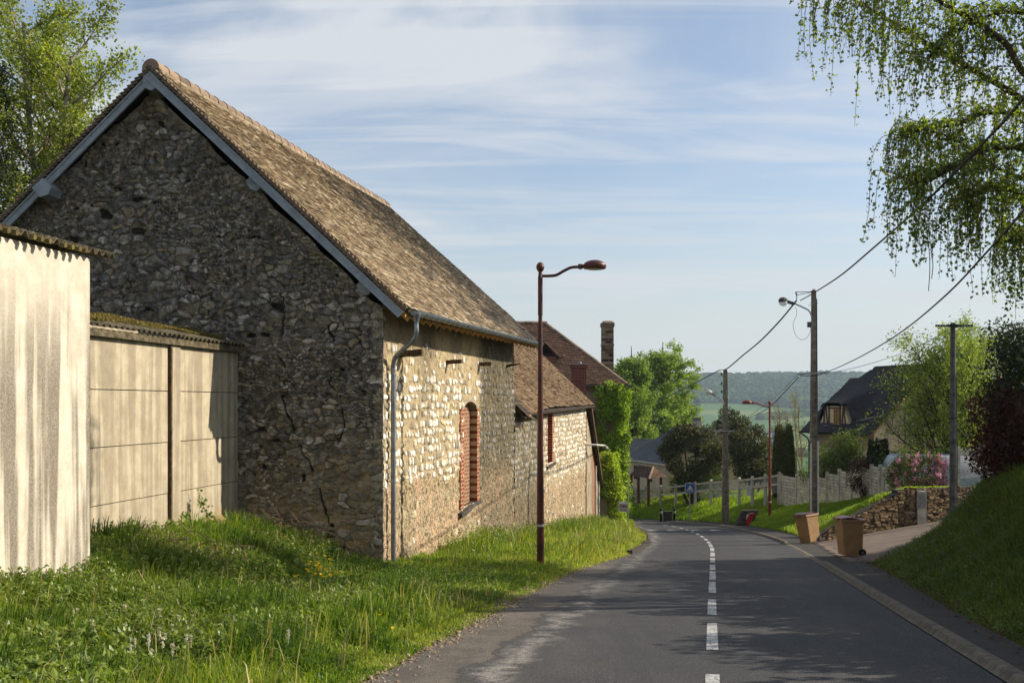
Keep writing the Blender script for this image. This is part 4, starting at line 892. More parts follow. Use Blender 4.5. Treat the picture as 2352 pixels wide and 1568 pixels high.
# ------------------------------------------------------------------ concrete walls on the left
CD = norm(V3(.158, .987, 0)); CNm = V3(CD[1], -CD[0], 0)
C0 = V3(-6.59, 16, 0); qc_ = lambda t, z, o=0.0: C0+CD*t+CNm*o+V3(0, 0, z)
def concmat(name, stain, c1, c2, c3, hs=7.0, amt=.8, zmid=E-.2):
    g = G(name); dn = g.n('ShaderNodeVectorMath'); dn.operation = 'DOT_PRODUCT'; g.l(g.pos, dn.inputs[0]); dn.inputs[1].default_value = tuple(CD)
    z = sep_z(g)[2]; c = g.n('ShaderNodeCombineXYZ'); g.l(dn.outputs['Value'], c.inputs[0]); g.l(g.math('MULTIPLY', z, .05), c.inputs[1])
    st = g.noise(hs, 3, .55, .10, c.outputs[0]); col = g.mix(g.rng(g.noise(3.0, 8, .75), .3, .7), c1, c2)
    zf = g.rng(g.math('ADD', z, g.math('MULTIPLY', g.noise(1.5, 3), .8)), zmid+1.6, zmid-.3) if stain else 0.6
    m1 = g.math('MULTIPLY', g.rng(st, .40, .58), g.math('MULTIPLY', zf, amt)); gr = g.rng(g.noise(45, 6, .75), .35, .6, .62, 1.0)
    col = g.mix(g.math('MULTIPLY', m1, gr), col, c3)
    yl = g.math('MULTIPLY', g.rng(z, -.35, -.75), g.rng(g.noise(1.6, 5, .7), .52, .62)); col = g.mix(g.math('MULTIPLY', yl, .7), col, srgb(176, 140, 56))
    sp2 = g.rng(g.noise(24, 8, .8), .60, .68); col = g.mix(g.math('MULTIPLY', sp2, .45), col, srgb(126, 104, 72))
    return g.pbr(col, .92, 0, g.bump(g.noise(55, 6, .75), .35, .01), .2)
M['conc_panel'] = concmat('smooth_beige_concrete_panel', False, srgb(188, 176, 152), srgb(160, 148, 124), srgb(100, 92, 74), 5, .85)
M['conc_stain'] = concmat('streaked_cream_render', True, srgb(208, 200, 182), srgb(182, 172, 152), srgb(94, 86, 74), 5.5, .88, E+.75)
M['fibre'] = simple('mossy_fibre_cement', srgb(126, 116, 92), srgb(62, 54, 40), 9, .95, 0, .6, .2, .2, 40)
M['plinth'] = simple('rough_tan_plinth', srgb(176, 152, 112), srgb(126, 108, 74), 4, .95, 0, .8, .2, .2, 30)
def corr(mb, p0, d, L, back, w=.177, amp=.026, th=.009, R=None):
    n = int(L/w*12); u = np.linspace(0, L, n); up_ = norm(np.cross(back, d)); up_ = up_ if up_[2] > 0 else -up_
    hh_ = amp*np.sin(2*np.pi*u/w); rows = []
    for e in (0, 1):
        for t in (0, th): rows.append(p0[None]+u[:, None]*d+(hh_+t)[:, None]*up_+e*np.asarray(back))
    i = np.arange(n-1); F = [np.stack([n+i, n+i+1, 3*n+i+1, 3*n+i], 1), np.stack([i+1, i, 2*n+i, 2*n+i+1], 1), np.stack([i, i+1, n+i+1, n+i], 1), np.stack([2*n+i+1, 2*n+i, 3*n+i, 3*n+i+1], 1)]
    mb.add(np.concatenate(rows), [np.concatenate(F)])
pw = thing('concrete_panel_wall', tuple(qc_(2.5, -1)), 'beige concrete panel wall of two bays under a mossy corrugated coping', 'wall')
for (ta, tb) in ((-2.2, -.02), (.0, 2.47), (2.86, 5.62)):
    for za, zb in ((E-2.26, E-1.63), (E-1.62, E-.71), (E-.70, E+.21), (E+.22, E+1.16)):
        mb = MB(); s = .0025; mb.hexa([qc_(ta, za+s, -.05), qc_(tb, za+s, -.05), qc_(tb, za+s, 0), qc_(ta, za+s, 0), qc_(ta, zb-s, -.05), qc_(tb, zb-s, -.05), qc_(tb, zb-s, -.004), qc_(ta, zb-s, -.004)]); mb.build('panel', M['conc_panel'], pw)
for t, w, o_ in ((2.72, .31, .03), (5.74, .15, .17)):
    mb = MB(); mb.box(qc_(t, E-3.0, 0), .05+o_, w, 4.14, CNm, CD); mb.build('post', M['conc_panel'], pw)
mb = MB(); mb.bar(qc_(2.52, E-2.7, .035), qc_(2.52, E+1.05, .035), .05, .04, up=CNm); mb.build('post_edging', M['wood_old'], pw)
mb = MB(); mb.bar(qc_(-.4, E+1.11, .05), qc_(5.8, E+1.11, .05), .10, .12); mb.build('front_beam', M['fibre'], pw)
mb = MB(); corr(mb, qc_(-.3, E+1.215, .17), CD, 3.1, -CNm*1.25+V3(0, 0, .30)); corr(mb, qc_(2.7, E+1.205, .15), CD, 3.15, -CNm*1.2+V3(0, 0, .28)); sheet = mb.build('corrugated_sheet', M['fibre'], pw)
mb = MB(); mb.hexa([qc_(-2, -2.6, -.02), qc_(5.9, -2.6, -.02), qc_(5.9, -2.6, .42), qc_(-2, -2.6, .42), qc_(-2, E-2.27, -.02), qc_(5.9, E-2.2, -.02), qc_(5.9, E-2.62, .33), qc_(-2, E-2.62, .33)]); mb.build('plinth', M['plinth'], pw)
mb = MB(); mb.bar(qc_(-.5, E-.6, -1.5), qc_(5.4, E-.6, -1.5), .1, 4.2); mb.build('rear_wall', M['conc_panel'], pw)
sw = thing('stained_render_wall', (-5.36, 13, -.5), 'tall cream rendered wall with dark vertical streaks and a corrugated top at the left edge', 'wall')
S0 = V3(-5.36, 13, 0); qs = lambda t, z, o=0.0: S0+CD*t+CNm*o+V3(0, 0, z)
mb = MB(); mb.hexa([qs(-5, -1.8, -.14), qs(0, -1.8, -.14), qs(0, -1.8, 0), qs(-5, -1.8, 0), qs(-5, E+1.83, -.14), qs(0, E+1.83, -.14), qs(0, E+1.83, 0), qs(-5, E+1.83, 0)]); mb.build('wall', M['conc_stain'], sw)
mb = MB(); mb.hexa([qs(-.12, -1.8, -1.7), qs(0, -1.8, -1.7), qs(0, -1.8, -.141), qs(-.12, -1.8, -.141), qs(-.12, E+1.83, -1.7), qs(0, E+1.83, -1.7), qs(0, E+1.83, -.141), qs(-.12, E+1.83, -.141)]); mb.build('return_wall', M['conc_stain'], sw)
mb = MB(); corr(mb, qs(-5, E+1.90, .14), CD, 5.35, -CNm*1.5+V3(0, 0, .22), .15, .033, .014); mb.build('corrugated_sheet', M['fibre'], sw)
mb = MB(np.random.default_rng(4)); R = np.random.default_rng(3)
for k in range(34):
    t = -4.9+k*.15+.0375+R.normal(0, .008); r = .036; c = qs(t, E+1.885, .12)
    if R.random() < .85: mb.tube([c, c+CNm*.07-V3(0, 0, .012)], [r, r*.9], 8)
mb.build('moss_plugs', simple('olive_moss', srgb(122, 110, 64), srgb(74, 66, 40), 12, .95, 0, .6), sw)
# ------------------------------------------------------------------ street lamps of rusty brown steel
def lamp(name, base, H, s, label, mat, flip):
    t = thing(name, base, label, 'street lamp', 'rust brown street lamps'); b = np.array(base, float)
    mb = MB(); mb.tube([b-V3(0, 0, .4), b+V3(0, 0, 1.3), b+V3(0, 0, H-1.1)], [.085, .082, .045], 14, cap=True)
    mb.lathe(b+V3(0, 0, H-1.0), [(.050, -.25), (.055, -.24), (.055, .62), (.048, .64), (.042, .72), (.03, .78)], 14)
    mb.lathe(b+V3(0, 0, H-.28), [(.02, 0), (.055, .02), (.085, .07), (.095, .12), (.085, .17), (.05, .215), (.01, .23)], 14); mb.build('post', mat, t, smooth=False)
    mb = MB(); mb.lathe(b+V3(0, 0, .95), [(.083, 0), (.086, .003), (.086, .05), (.083, .052)], 14); mb.build('band', M['white_paint'], t)
    z = H-.36; f = flip
    pts = spline(np.array([b+V3(0, 0, z), b+V3(.18*f, 0, z), b+V3(.36*f, 0, z+.02), b+V3(.54*f, 0, z+.12), b+V3(.70*f, 0, z+.19), b+V3(.88*f, 0, z+.205)]), 6)
    mb = MB(); mb.tube(pts, .034, 10); mb.lathe(b+V3(.90*f, 0, z+.15), [(.02, 0), (.055, .01), (.06, .06), (.055, .11), (.02, .12)], 10); mb.build('arm', mat, t)
    n = 18; m = 7; hd = b+V3(1.22*f, 0, z+.23); V = []; F = []
    for j in range(m+1):
        ph = j/m*math.pi/2; r = math.cos(ph)
        for i in range(n): a = 2*math.pi*i/n; V.append(hd+V3(.255*r*math.cos(a)*f, .17*r*math.sin(a), .13*math.sin(ph)+.055*math.cos(a)*0))
    for j in range(m): 
        for i in range(n): F.append([j*n+i, j*n+(i+1) % n, (j+1)*n+(i+1) % n, (j+1)*n+i])
    mb = MB(); mb.add(V, [F]); rim = [[hd+V3(r*.265*math.cos(2*math.pi*i/n)*f, r*.18*math.sin(2*math.pi*i/n), zz) for i in range(n)] for r, zz in ((1, .012), (1.0, -.012), (.97, -.05), (.9, -.075))]
    mb.add(np.concatenate(rim), [[[j*n+i, j*n+(i+1) % n, (j+1)*n+(i+1) % n, (j+1)*n+i] for j in range(3) for i in range(n)]])
    mb.bar(b+V3(.9*f, 0, z+.205), b+V3(1.04*f, 0, z+.235), .06, .07); hdo = mb.build('lamp_head', mat, t, smooth=True)
    mb = MB(); mb.add([hd+V3(.22*math.cos(2*math.pi*i/n)*f, .145*math.sin(2*math.pi*i/n), -.072) for i in range(n)]+[hd+V3(.14*math.cos(2*math.pi*i/n)*f, .08*math.sin(2*math.pi*i/n), -.095) for i in range(n)], [[[i, (i+1) % n, n+(i+1) % n, n+i] for i in range(n)], [[n+i for i in range(n)]]]); mb.build('lens', M['white_stone'], hdo)
    return t
x1, y1 = (1241-1176)/FX*23, 23.0
lamp('street_lamp', (x1, y1, gz(x1, y1)-.02), 4.84-gz(x1, y1), 1, 'near rust brown street lamp standing in the weeds before the barn, arm to the right', M['rust'], 1)
x2, y2 = (1768-1176)/FX*55, 55.0; z2 = E+7/FX*55-6.45
lamp('street_lamp', (x2, y2, z2), 6.45, 1, 'distant orange brown street lamp on the sunny bank, arm to the left', M['rust2'], -1)

# ------------------------------------------------------------------ utility poles
def conc_pole(px, ytop, Yd, w0, w1, label, zb, open_to=1.0):
    x = (px-1176)/FX*Yd; zt = E+(925-ytop)/FX*Yd; H = zt-zb
    t = thing('utility_pole', (x, Yd, zb), label, 'utility pole', 'concrete utility poles'); b = V3(x, Yd, zb)
    mb = MB(); d0 = .17; d1 = .12
    W = lambda f: w0+(w1-w0)*f
    Dp = lambda f: d0+(d1-d0)*f
    for sg in (-1, 1):       # two flanges in front of a thin web
        c = []
        for f in (0, 1):
            w = W(f)/2; d = Dp(f)/2; i = w*.58
            for (a, e) in ((i, -d), (w, -d), (w, d), (i, d)): c.append(b+V3(sg*a, e, H*f))
        c = np.array(c); c = c if sg > 0 else c[[1, 0, 3, 2, 5, 4, 7, 6]]; mb.hexa(c)
    c = []
    for f in (0, 1):
        w = W(f)/2*.60
        for (a, e) in ((-w, -.02), (w, -.02), (w, .04), (-w, .04)): c.append(b+V3(a, e, H*f))
    mb.hexa(np.array(c)); n = int(H/.62)
    for k in range(n+1):
        f = k/n; w = W(f)*.60; mb.box(b+V3(0, -Dp(f)/2+.035, H*f-(.05 if k else 0)), w, .07, .09 if k < n*.62 else .62*H/n/.62 if k < n else .02)
    mb.box(b+V3(0, 0, H), w1, d1, .07, taper=.35)
    p = mb.build('pole', M['pole'], t)
    for f in (.16, .3, .42, .52, .64, .76, .86): mb = MB(); mb.box(b+V3(0, 0, H*f), W(f)+.012, Dp(f)+.012, .018); mb.build('steel_band', M['tank'], t)
    return t, b, H, zt
p1, b1, H1, zt1 = conc_pole(1869, 668, 38, .32, .155, 'tall concrete pole behind the bins carrying a globe street light and twisted cable', -3.45)
p3, b3, H3, zt3 = conc_pole(1666, 850, 59, .42, .22, 'ladder like concrete pole on the bank left of the orange brown lamp', -5.35)
# white cable guards, conduits on the tall pole
mb = MB(); mb.box(b1+V3(-.135, -.12, .9), .05, .05, 2.65); mb.box(b1+V3(.125, -.12, .9), .05, .05, 2.75); mb.build('cable_guard', M['white_paint'], p1)
mb = MB(); mb.tube([b1+V3(.12, -.08, 3.6), b1+V3(.105, -.08, 6), b1+V3(.09, -.08, H1-.3)], .016, 6); mb.build('riser_cable', M['cable'], p1)
def at(px, py, b): return P(px, py, b[1])
mb = MB(); pts = spline(np.array([at(1862, 755, b1), at(1862, 728, b1), at(1856, 714, b1), at(1842, 706, b1), at(1822, 697, b1), at(1806, 690, b1)])+V3(0, -.1, 0), 6); mb.tube(pts, .026, 8); arm = mb.build('lamp_arm', M['tank'], p1)
gc = at(1797, 694, b1)+V3(0, -.1, 0)
mb = MB(); mb.lathe(gc, [(.16, 0), (.175, .02), (.165, .09), (.12, .15), (.05, .175), (.0, .18)], 16); mb.bar(gc+V3(.1, 0, .03), gc+V3(.42, 0, -.07), .12, .10); hd = mb.build('lamp_head', M['pole_round'], p1)
g = G('clear_globe'); M['globe'] = g.pbr((.75, .78, .8, 1), .12, 0, None, .5, Alpha=.55); mb = MB(); mb.lathe(gc, [(.02, -.155), (.08, -.14), (.13, -.10), (.155, -.04), (.158, 0)], 16); mb.build('globe', M['globe'], hd, smooth=True)
mb = MB(); mb.box(at(1861, 752, b1)+V3(-.06, -.1, 0), .14, .1, .20); mb.build('junction_box', M['pole_round'], p1)
mb = MB(); mb.tube(spline(np.array([at(1826, 705, b1), at(1828, 722, b1), at(1820, 745, b1), at(1825, 768, b1), at(1838, 780, b1), at(1852, 775, b1), at(1860, 758, b1), at(1859, 748, b1)])+V3(0, -.1, 0), 6), .007, 5); mb.build('loop_wire', M['cable'], p1)
mb = MB()
for a, b in (((1826, 671), (1865, 670)), ((1828, 678), (1865, 671)), ((1826, 671), (1829, 680)), ((1829, 672), (1829, 690))): mb.bar(at(*a, b1)+V3(0, -.05, 0), at(*b, b1)+V3(0, -.05, 0), .022, .022)
mb.bar(at(1860, 696, b1), at(1880, 696, b1), .012, .012); mb.bar(at(1856, 701, b1), at(1876, 701, b1), .012, .012); mb.build('top_bracket', M['iron'], p1)
mb = MB(); mb.bar(at(1828, 860, b1)+V3(-.02, -.22, 0), at(1896, 855, b1)+V3(0, -.12, 0), .05, .05); mb.bar(at(1842, 859, b1)+V3(0, -.2, .02), at(1836, 866, b1)+V3(0, -.2, 0), .03, .03); mb.bar(at(1892, 856, b1)+V3(0, -.12, 0), at(1897, 864, b1)+V3(0, -.12, 0), .02, .02); mb.build('crossarm', M['tank'], p1)
# pole 3 fittings
mb = MB(); pts = spline(np.array([at(1662, 930, b3), at(1658, 918, b3), at(1648, 912, b3), at(1638, 907, b3), at(1631, 903, b3)])+V3(0, -.15, 0), 5); mb.tube(pts, .03, 8); mb.build('lamp_arm', M['tank'], p3)
gc = at(1627, 901, b3)+V3(0, -.15, 0); mb = MB(); mb.lathe(gc, [(.10, -.10), (.19, -.03), (.2, .03), (.16, .11), (.08, .16), (.0, .17)], 14); mb.bar(gc+V3(.1, 0, .02), gc+V3(.4, 0, -.12), .14, .1); mb.build('lamp_head', M['white_paint'], p3)
for y in (862, 884, 902): 
    mb = MB(); c = at(1659, y, b3)+V3(-.06, -.1, 0); mb.lathe(c, [(.03, 0), (.06, .02), (.05, .08), (.06, .12), (.02, .16)], 8); mb.bar(c+V3(0, 0, -.03), c+V3(.18, 0, -.05), .02, .02); mb.build('insulator', simple('green_glass_insulator', srgb(60, 96, 88), None, 5, .2) if 'ins' not in M else M['ins'], p3)
mb = MB(); mb.bar(at(1636, 990, b3)+V3(0, -.15, 0), at(1686, 989, b3)+V3(0, -.15, 0), .06, .06); mb.build('crossarm', M['tank'], p3)
# round pole on the right
x4 = (2189-1176)/FX*36; z4 = gz(x4, 36); zt = E+(925-741)/FX*36
p4 = thing('telephone_pole', (x4, 36, z4), 'round grey pole with a drilled steel crossarm beside the pink rose bush', 'telephone pole'); b4 = V3(x4, 36, z4)
mb = MB(); mb.tube([b4-V3(0, 0, .6), V3(x4, 36, zt)], [.135, .085], 14); mb.build('pole', M['pole_round'], p4)
for kk in range(6):
    f = (.12, .28, .4, .52, .64, .92)[kk]; mb = MB(); c = b4+(V3(x4, 36, zt)-b4)*f; mb.lathe(c, [(.13-.045*f, 0), (.138-.045*f, .002), (.138-.045*f, .03), (.13-.045*f, .032)], 14); mb.build('band', M['iron'], p4)
mb = MB(); c = P(2190, 748, 35.85); mb.bar(c+V3(-.64, -.02, 0), c+V3(.66, -.02, 0), .05, .075); mb.box(c+V3(0, -.03, -.06), .28, .06, .12); ca = mb.build('crossarm', M['iron'], p4)
for k in range(8):
    mb = MB(); xx = (-.58+.09*k) if k < 4 else (.28+.09*(k-4)); mb.box(c+V3(xx, -.055, -.014), .028, .008, .028); mb.build('hole', M['white_paint'], ca)
mb = MB(); mb.tube([b4+V3(.1, -.08, .3), b4+V3(.12, -.08, 2.2), b4+V3(.09, -.06, 5.2)], .014, 6); mb.build('riser_cable', M['cable'], p4)
# ------------------------------------------------------------------ overhead cables
def cable(name, pts, r, label, twist=False, n=10):
    c = spline(np.array(pts), n); mb = MB()
    if twist:
        Ls = np.concatenate([[0], np.cumsum(np.linalg.norm(np.diff(c, axis=0), axis=1))]); m = int(Ls[-1]/.07); s = np.linspace(0, Ls[-1], m); cc = np.stack([np.interp(s, Ls, c[:, i]) for i in range(3)], 1)
        T = np.gradient(cc, axis=0); T /= np.linalg.norm(T, axis=1)[:, None]; sd_ = np.cross(T, UP); sd_ /= np.linalg.norm(sd_, axis=1)[:, None]; u_ = np.cross(sd_, T)
        for ph in (0, 2.094, 4.189): a = s/.42*2*math.pi+ph; mb.tube(cc+r*.9*(np.cos(a)[:, None]*sd_+np.sin(a)[:, None]*u_), r*.85, 5)
    else: mb.tube(c, r, 6)
    return tag(mb.build(name, M['cable']), label, 'cable')
cable('overhead_cable', [P(2520, -20, 8.6), P(2352, 224, 11.2), P(2250, 338, 13.4), P(2130, 460, 16.6), P(2010, 566, 22), P(1930, 633, 29), P(1873, 670, 37.7), P(1838, 690, 37.8)], .013, 'thick twisted black cable from the globe light pole up through the birch', True)
cable('overhead_cable', [P(1829, 691, 37.9), P(1790, 738, 41), P(1745, 784, 46), P(1705, 817, 51), P(1670, 846, 58.8), P(1652, 850, 58.9)], .020, 'twisted black cable between the two concrete poles', True)
cable('overhead_cable', [P(1652, 850, 59), P(1610, 872, 66), P(1560, 897, 76), P(1505, 925, 90)], .03, 'black cable running from the ladder like pole into the light green trees')
cable('telephone_cable', [P(2480, 330, 9), P(2352, 482, 11.0), P(2270, 575, 13), P(2170, 680, 16.5), P(2070, 762, 23), P(1980, 817, 29), P(1905, 852, 36.5), P(1870, 862, 37.8), P(1838, 862, 37.9)], .014, 'smooth black cable sagging from upper right to the crossarm of the tall pole')
cable('telephone_cable', [P(2187, 752, 35.9), P(2120, 790, 36), P(2040, 822, 36.5), P(1960, 845, 37), P(1897, 857, 37.9)], .009, 'thin wire strung from the drilled crossarm pole to the tall pole')
cable('telephone_cable', [P(1834, 866, 37.9), P(1800, 902, 43), P(1768, 934, 51), P(1730, 955, 60), P(1690, 970, 66), P(1640, 976, 75)], .018, 'pair of black cables falling past the orange brown lamp')
cable('telephone_cable', [P(1829, 863, 37.9), P(1795, 898, 44), P(1768, 920, 51), P(1725, 952, 58), P(1684, 972, 62)], .010, 'thin wire falling left of the tall pole above the paired cables')
cable('telephone_cable', [P(1770, 978, 60), P(1830, 979, 50), P(1900, 976, 48), P(1970, 966, 52), P(2035, 950, 62)], .012, 'pale thin wire crossing in front of the dark roofed house')
cable('telephone_cable', [P(2212, 752, 35.9), P(2225, 778, 40), P(2242, 805, 46)], .010, 'short thin wire going down right from the drilled crossarm')
cable('telephone_cable', [P(1684, 990, 59), P(1640, 1020, 68), P(1560, 1045, 78), P(1450, 1062, 83)], .014, 'thin wire from the ladder like pole to the blue tiled house')

# ------------------------------------------------------------------ bins
def bin_(px, py, Yd, tilt, rz, label):
    x = (px-1176)/FX*Yd; z = float(zdrive(np.array(x), np.array(Yd), lateral(np.array([x]), np.array([Yd]))[0]))+.06
    t = thing('wheelie_bin', (x, Yd, z), label, 'bin', 'wheelie bins at the driveway')
    mb = MB(); o = V3(x, Yd, z)
    bw, bd, tw_, td, h = .46, .50, .55, .60, .96
    mb.hexa(np.array([o+V3(a*bw/2, b*bd/2, .03) for a, b in ((-1, -1), (1, -1), (1, 1), (-1, 1))]+[o+V3(a*tw_/2, b*td/2-.02, h) for a, b in ((-1, -1), (1, -1), (1, 1), (-1, 1))]))
    body = mb.build('body', M['bin'], t); md = body.modifiers.new('b', 'BEVEL'); md.width = .03; md.segments = 2
    mb = MB(); mb.box(o+V3(0, -.02, h-.05), tw_+.05, td+.05, .055); rim = mb.build('rim', M['bin'], t); md = rim.modifiers.new('b', 'BEVEL'); md.width = .012; md.segments = 2
    mb = MB(); V = []; n = 7
    for i in range(n):
        f = i/(n-1); zz = h+.015+.075*math.sin(math.pi*min(1, f*1.05+.12))
        for s in (-1, -.8, .8, 1): V.append(o+V3(s*(tw_/2+.02), -td/2-.05+f*(td+.07), zz-(0.02 if abs(s) == 1 else 0)))
    F = [[i*4+j, i*4+j+1, i*4+j+5, i*4+j+4] for i in range(n-1) for j in range(3)]
    low_ = [[v[0], v[1], o[2]+h+.006] for v in V]; m = len(V); V = V+[np.array(v) for v in low_]; F2 = [[m+i*4+j, m+i*4+j+4, m+i*4+j+5, m+i*4+j+1] for i in range(n-1) for j in range(3)]
    bd_ = [i*4 for i in range(n)]+[(n-1)*4+1, (n-1)*4+2]+[i*4+3 for i in range(n-1, -1, -1)]+[2, 1]
    F3 = [[bd_[k], bd_[(k+1) % len(bd_)], m+bd_[(k+1) % len(bd_)], m+bd_[k]] for k in range(len(bd_))]
    mb.add(V, [F+F2+F3]); mb.box(o+V3(0, -td/2-.05, h), .30, .07, .04); mb.build('lid', M['bin_lid'], t)
    mb = MB(); mb.tube([o+V3(-.24, td/2+.07, h+.0), o+V3(.24, td/2+.07, h+.0)], .016, 8)
    for s in (-.22, .22): mb.bar(o+V3(s, td/2-.02, h-.03), o+V3(s, td/2+.07, h), .03, .03)
    mb.build('handle', M['bin'], t)
    mb = MB(); mb.tube([o+V3(-.24, .23, .1), o+V3(.24, .23, .1)], .012, 8); mb.build('axle', M['iron'], t)
    for s in (-.25, .25):
        mb = MB(); mb.lathe(o+V3(s-.025, .23, .1), [(.06, 0), (.098, .004), (.10, .02), (.098, .046), (.06, .05)], 20, axis=V3(1, 0, 0)); wl_ = mb.build('wheel', M['black'], t)
        mb = MB(); mb.lathe(o+V3(s-.03, .23, .1), [(.03, 0), (.04, .003), (.04, .057), (.03, .06)], 12, axis=V3(1, 0, 0)); mb.build('hub', M['pole_round'], wl_)
    t.rotation_euler = (tilt[0], tilt[1], rz)
    return t
bin_(1861, 1247, 35.0, (math.radians(4), math.radians(-7), 0), math.radians(-58), 'tan wheelie bin leaning beside the tall pole, farther of the two')
bin_(1953, 1281, 27.3, (0, math.radians(-2), 0), math.radians(-86), 'tan wheelie bin standing on the driveway mouth near the shaded bank')

# ------------------------------------------------------------------ dry stone retaining wall
g = G('golden_dry_stone')
st = g.ramp(g.attr('sid'), [(0, srgb(104, 86, 64)), (.4, srgb(138, 116, 86)), (.7, srgb(92, 78, 60)), (1, srgb(160, 138, 108))]); st = g.mix(g.rng(g.noise(12, 6, .7), .35, .7, 0, .6), st, g.mix(1.0, st, (.5, .46, .4, 1), 'MULTIPLY'))
M['dry'] = g.pbr(g.mix(g.attr('stone'), (.03, .024, .016, 1), st), .95, 0, g.bump(g.noise(30, 6, .75), .8, .02), .15)
def dry_fun(U, Z):
    w = .05*(fbm(U*5, Z*5, 11, 3)-.5)*2; d1, e, sid = cells(U+w, Z+w*.6, .26, .105, 9, .42); s = sstep(.03, .16, e)*(.35+.65*(sid > .08)); return {'stone': s, 'sid': sid}, .05*s*(.3+.9*sid)+.02*(fbm(U*12, Z*12, 4, 3)-.5)
dw = thing('dry_stone_wall', (13, 36.7, -2.8), 'golden dry stone retaining wall along the far side of the driveway', 'wall')
for (xa, ya), (xb, yb), (ta, tb) in (((10.75, 35.72), (13.9, 36.95), (-3.02+.05, -1.62)), ((13.9, 36.95), (18.2, 38.5), (-1.50, -1.46))):
    a = V3(xa, ya, 0); b = V3(xb, yb, 0); L = np.linalg.norm(b-a); dv = (b-a)/L; nn = V3(dv[1], -dv[0], 0)
    topf = lambda u, ta=ta, tb=tb, L=L: ta+(tb-ta)*u/L+.06*(hash2(np.floor(u/.28), u*0, 3)-.5)*2
    wall_mesh('wall', a, dv, nn, L, topf, -4.0, .03, M['dry'], dw, dry_fun)
    mb = MB(); mb.hexa([a+V3(0, 0, -4)-nn*.3, b+V3(0, 0, -4)-nn*.3, b+V3(0, 0, -4)-nn*.01, a+V3(0, 0, -4)-nn*.01, a+V3(0, 0, ta-.03)-nn*.3, b+V3(0, 0, tb-.03)-nn*.3, b+V3(0, 0, tb-.03)-nn*.01, a+V3(0, 0, ta-.03)-nn*.01]); mb.build('backing', M['stone_grey'], dw)
mb = MB(); c = P(2116, 1212, 37.2); mb.box(c, .32, .16, 1.35); eb_ = mb.build('electricity_box', M['fence_conc']); tag(eb_, 'pale electricity meter box set in the dry stone wall', 'meter box')
mb = MB(); mb.box(c+V3(0, -.09, .75), .26, .02, .52); d_ = mb.build('door', M['tank'], eb_)

# ------------------------------------------------------------------ fences
def fz(x, y): return gz(x, y)
# white ranch rails of concrete
rf = thing('concrete_rail_fence', (12, 68, -5.5), 'grey concrete post and rail fence with wire mesh along the top of the bank', 'fence')
fp = [P(1448, 1150, 76)]; pxs = [1448, 1484, 1517, 1552, 1597, 1633, 1666, 1698, 1728, 1758, 1790]; yds = np.linspace(78, 60, len(pxs)); pts = []
tops = [1119, 1117, 1115, 1112, 1106, 1102, 1100, 1097, 1094, 1090, 1085]
for a, yt, yd in zip(pxs, tops, yds):
    x = (a-1176)/FX*yd; zt_ = E+(925-yt)/FX*yd; pts.append(V3(x, yd, zt_))
for k, p in enumerate(pts):
    mb = MB(); zb_ = min(fz(p[0], p[1])-.2, p[2]-1.1); mb.box(V3(p[0], p[1], zb_), .17, .17, p[2]-zb_-.05); mb.lathe(V3(p[0], p[1], p[2]-.06), [(.09, 0), (.10, .03), (.08, .08), (.02, .11)], 8); mb.build('post', M['fence_conc'], rf)
for k in range(len(pts)-1):
    a, b = pts[k], pts[k+1]
    for dz_ in (-.16, -.66):
        mb = MB(); mb.bar(a+V3(0, 0, dz_), b+V3(0, 0, dz_), .09, .12); mb.build('rail', M['fence_conc'], rf)
mb = MB()
for k in range(4, len(pts)-1):
    a, b = pts[k], pts[k+1]; L = np.linalg.norm(b-a); n = int(L/.09)
    for i in range(-12, n):
        for s in (1, -1):
            f0, f1 = i/n, (i+12)/n
            if s < 0: f0, f1 = f1, f0
            z0, z1 = 0., 1.; g0_, g1_ = f0, f1
            def cl(f): return a+(b-a)*min(max(f, 0), 1)
            t0 = np.clip(f0, 0, 1); t1 = np.clip(f1, 0, 1); h0 = (t0-f0)/(f1-f0); h1 = (t1-f0)/(f1-f0)
            mb.bar(a+(b-a)*t0+V3(0, .03, -1.2+1.05*h0), a+(b-a)*t1+V3(0, .03, -1.2+1.05*h1), .006, .006)
mb.build('wire_mesh', M['tank'], rf)
# concrete panel fence to the right
pf = thing('concrete_panel_fence', (16, 52, -2.9), 'pale concrete panel fence partly hidden by shrubs above the grassy bank', 'fence')
q_ = [(1795, 1088, 59.5), (1830, 1090, 57), (1862, 1090, 55), (1900, 1084, 53), (1928, 1078, 51.5), (1957, 1074, 50), (1985, 1073, 48.5), (2002, 1067, 47.5), (2022, 1068, 46.5), (2043, 1068, 45.5), (2064, 1072, 44.5)]
fp = [P(*a) for a in q_]
for k, p in enumerate(fp):
    mb = MB(); zb_ = fz(p[0], p[1])-.3; mb.box(V3(p[0], p[1], zb_), .14, .14, p[2]-zb_+.03); mb.build('post', M['fence_conc'], pf)
for k in range(len(fp)-1):
    a, b = fp[k], fp[k+1]; zb_ = min(fz(a[0], a[1]), fz(b[0], b[1]))-.2; mb = MB(); n = 12; zt_ = min(a[2], b[2])-.03
    for j in range(n):
        z0 = zb_+(zt_-zb_)*j/n; z1 = zb_+(zt_-zb_)*(j+.86)/n; mb.hexa([V3(a[0], a[1]+.03, z0), V3(b[0], b[1]+.03, z0), V3(b[0], b[1]-.02, z0), V3(a[0], a[1]-.02, z0), V3(a[0], a[1]+.03, z1), V3(b[0], b[1]+.03, z1), V3(b[0], b[1]+.0, z1), V3(a[0], a[1]+.0, z1)][::1])
    mb.build('panel', M['fence_conc'], pf)
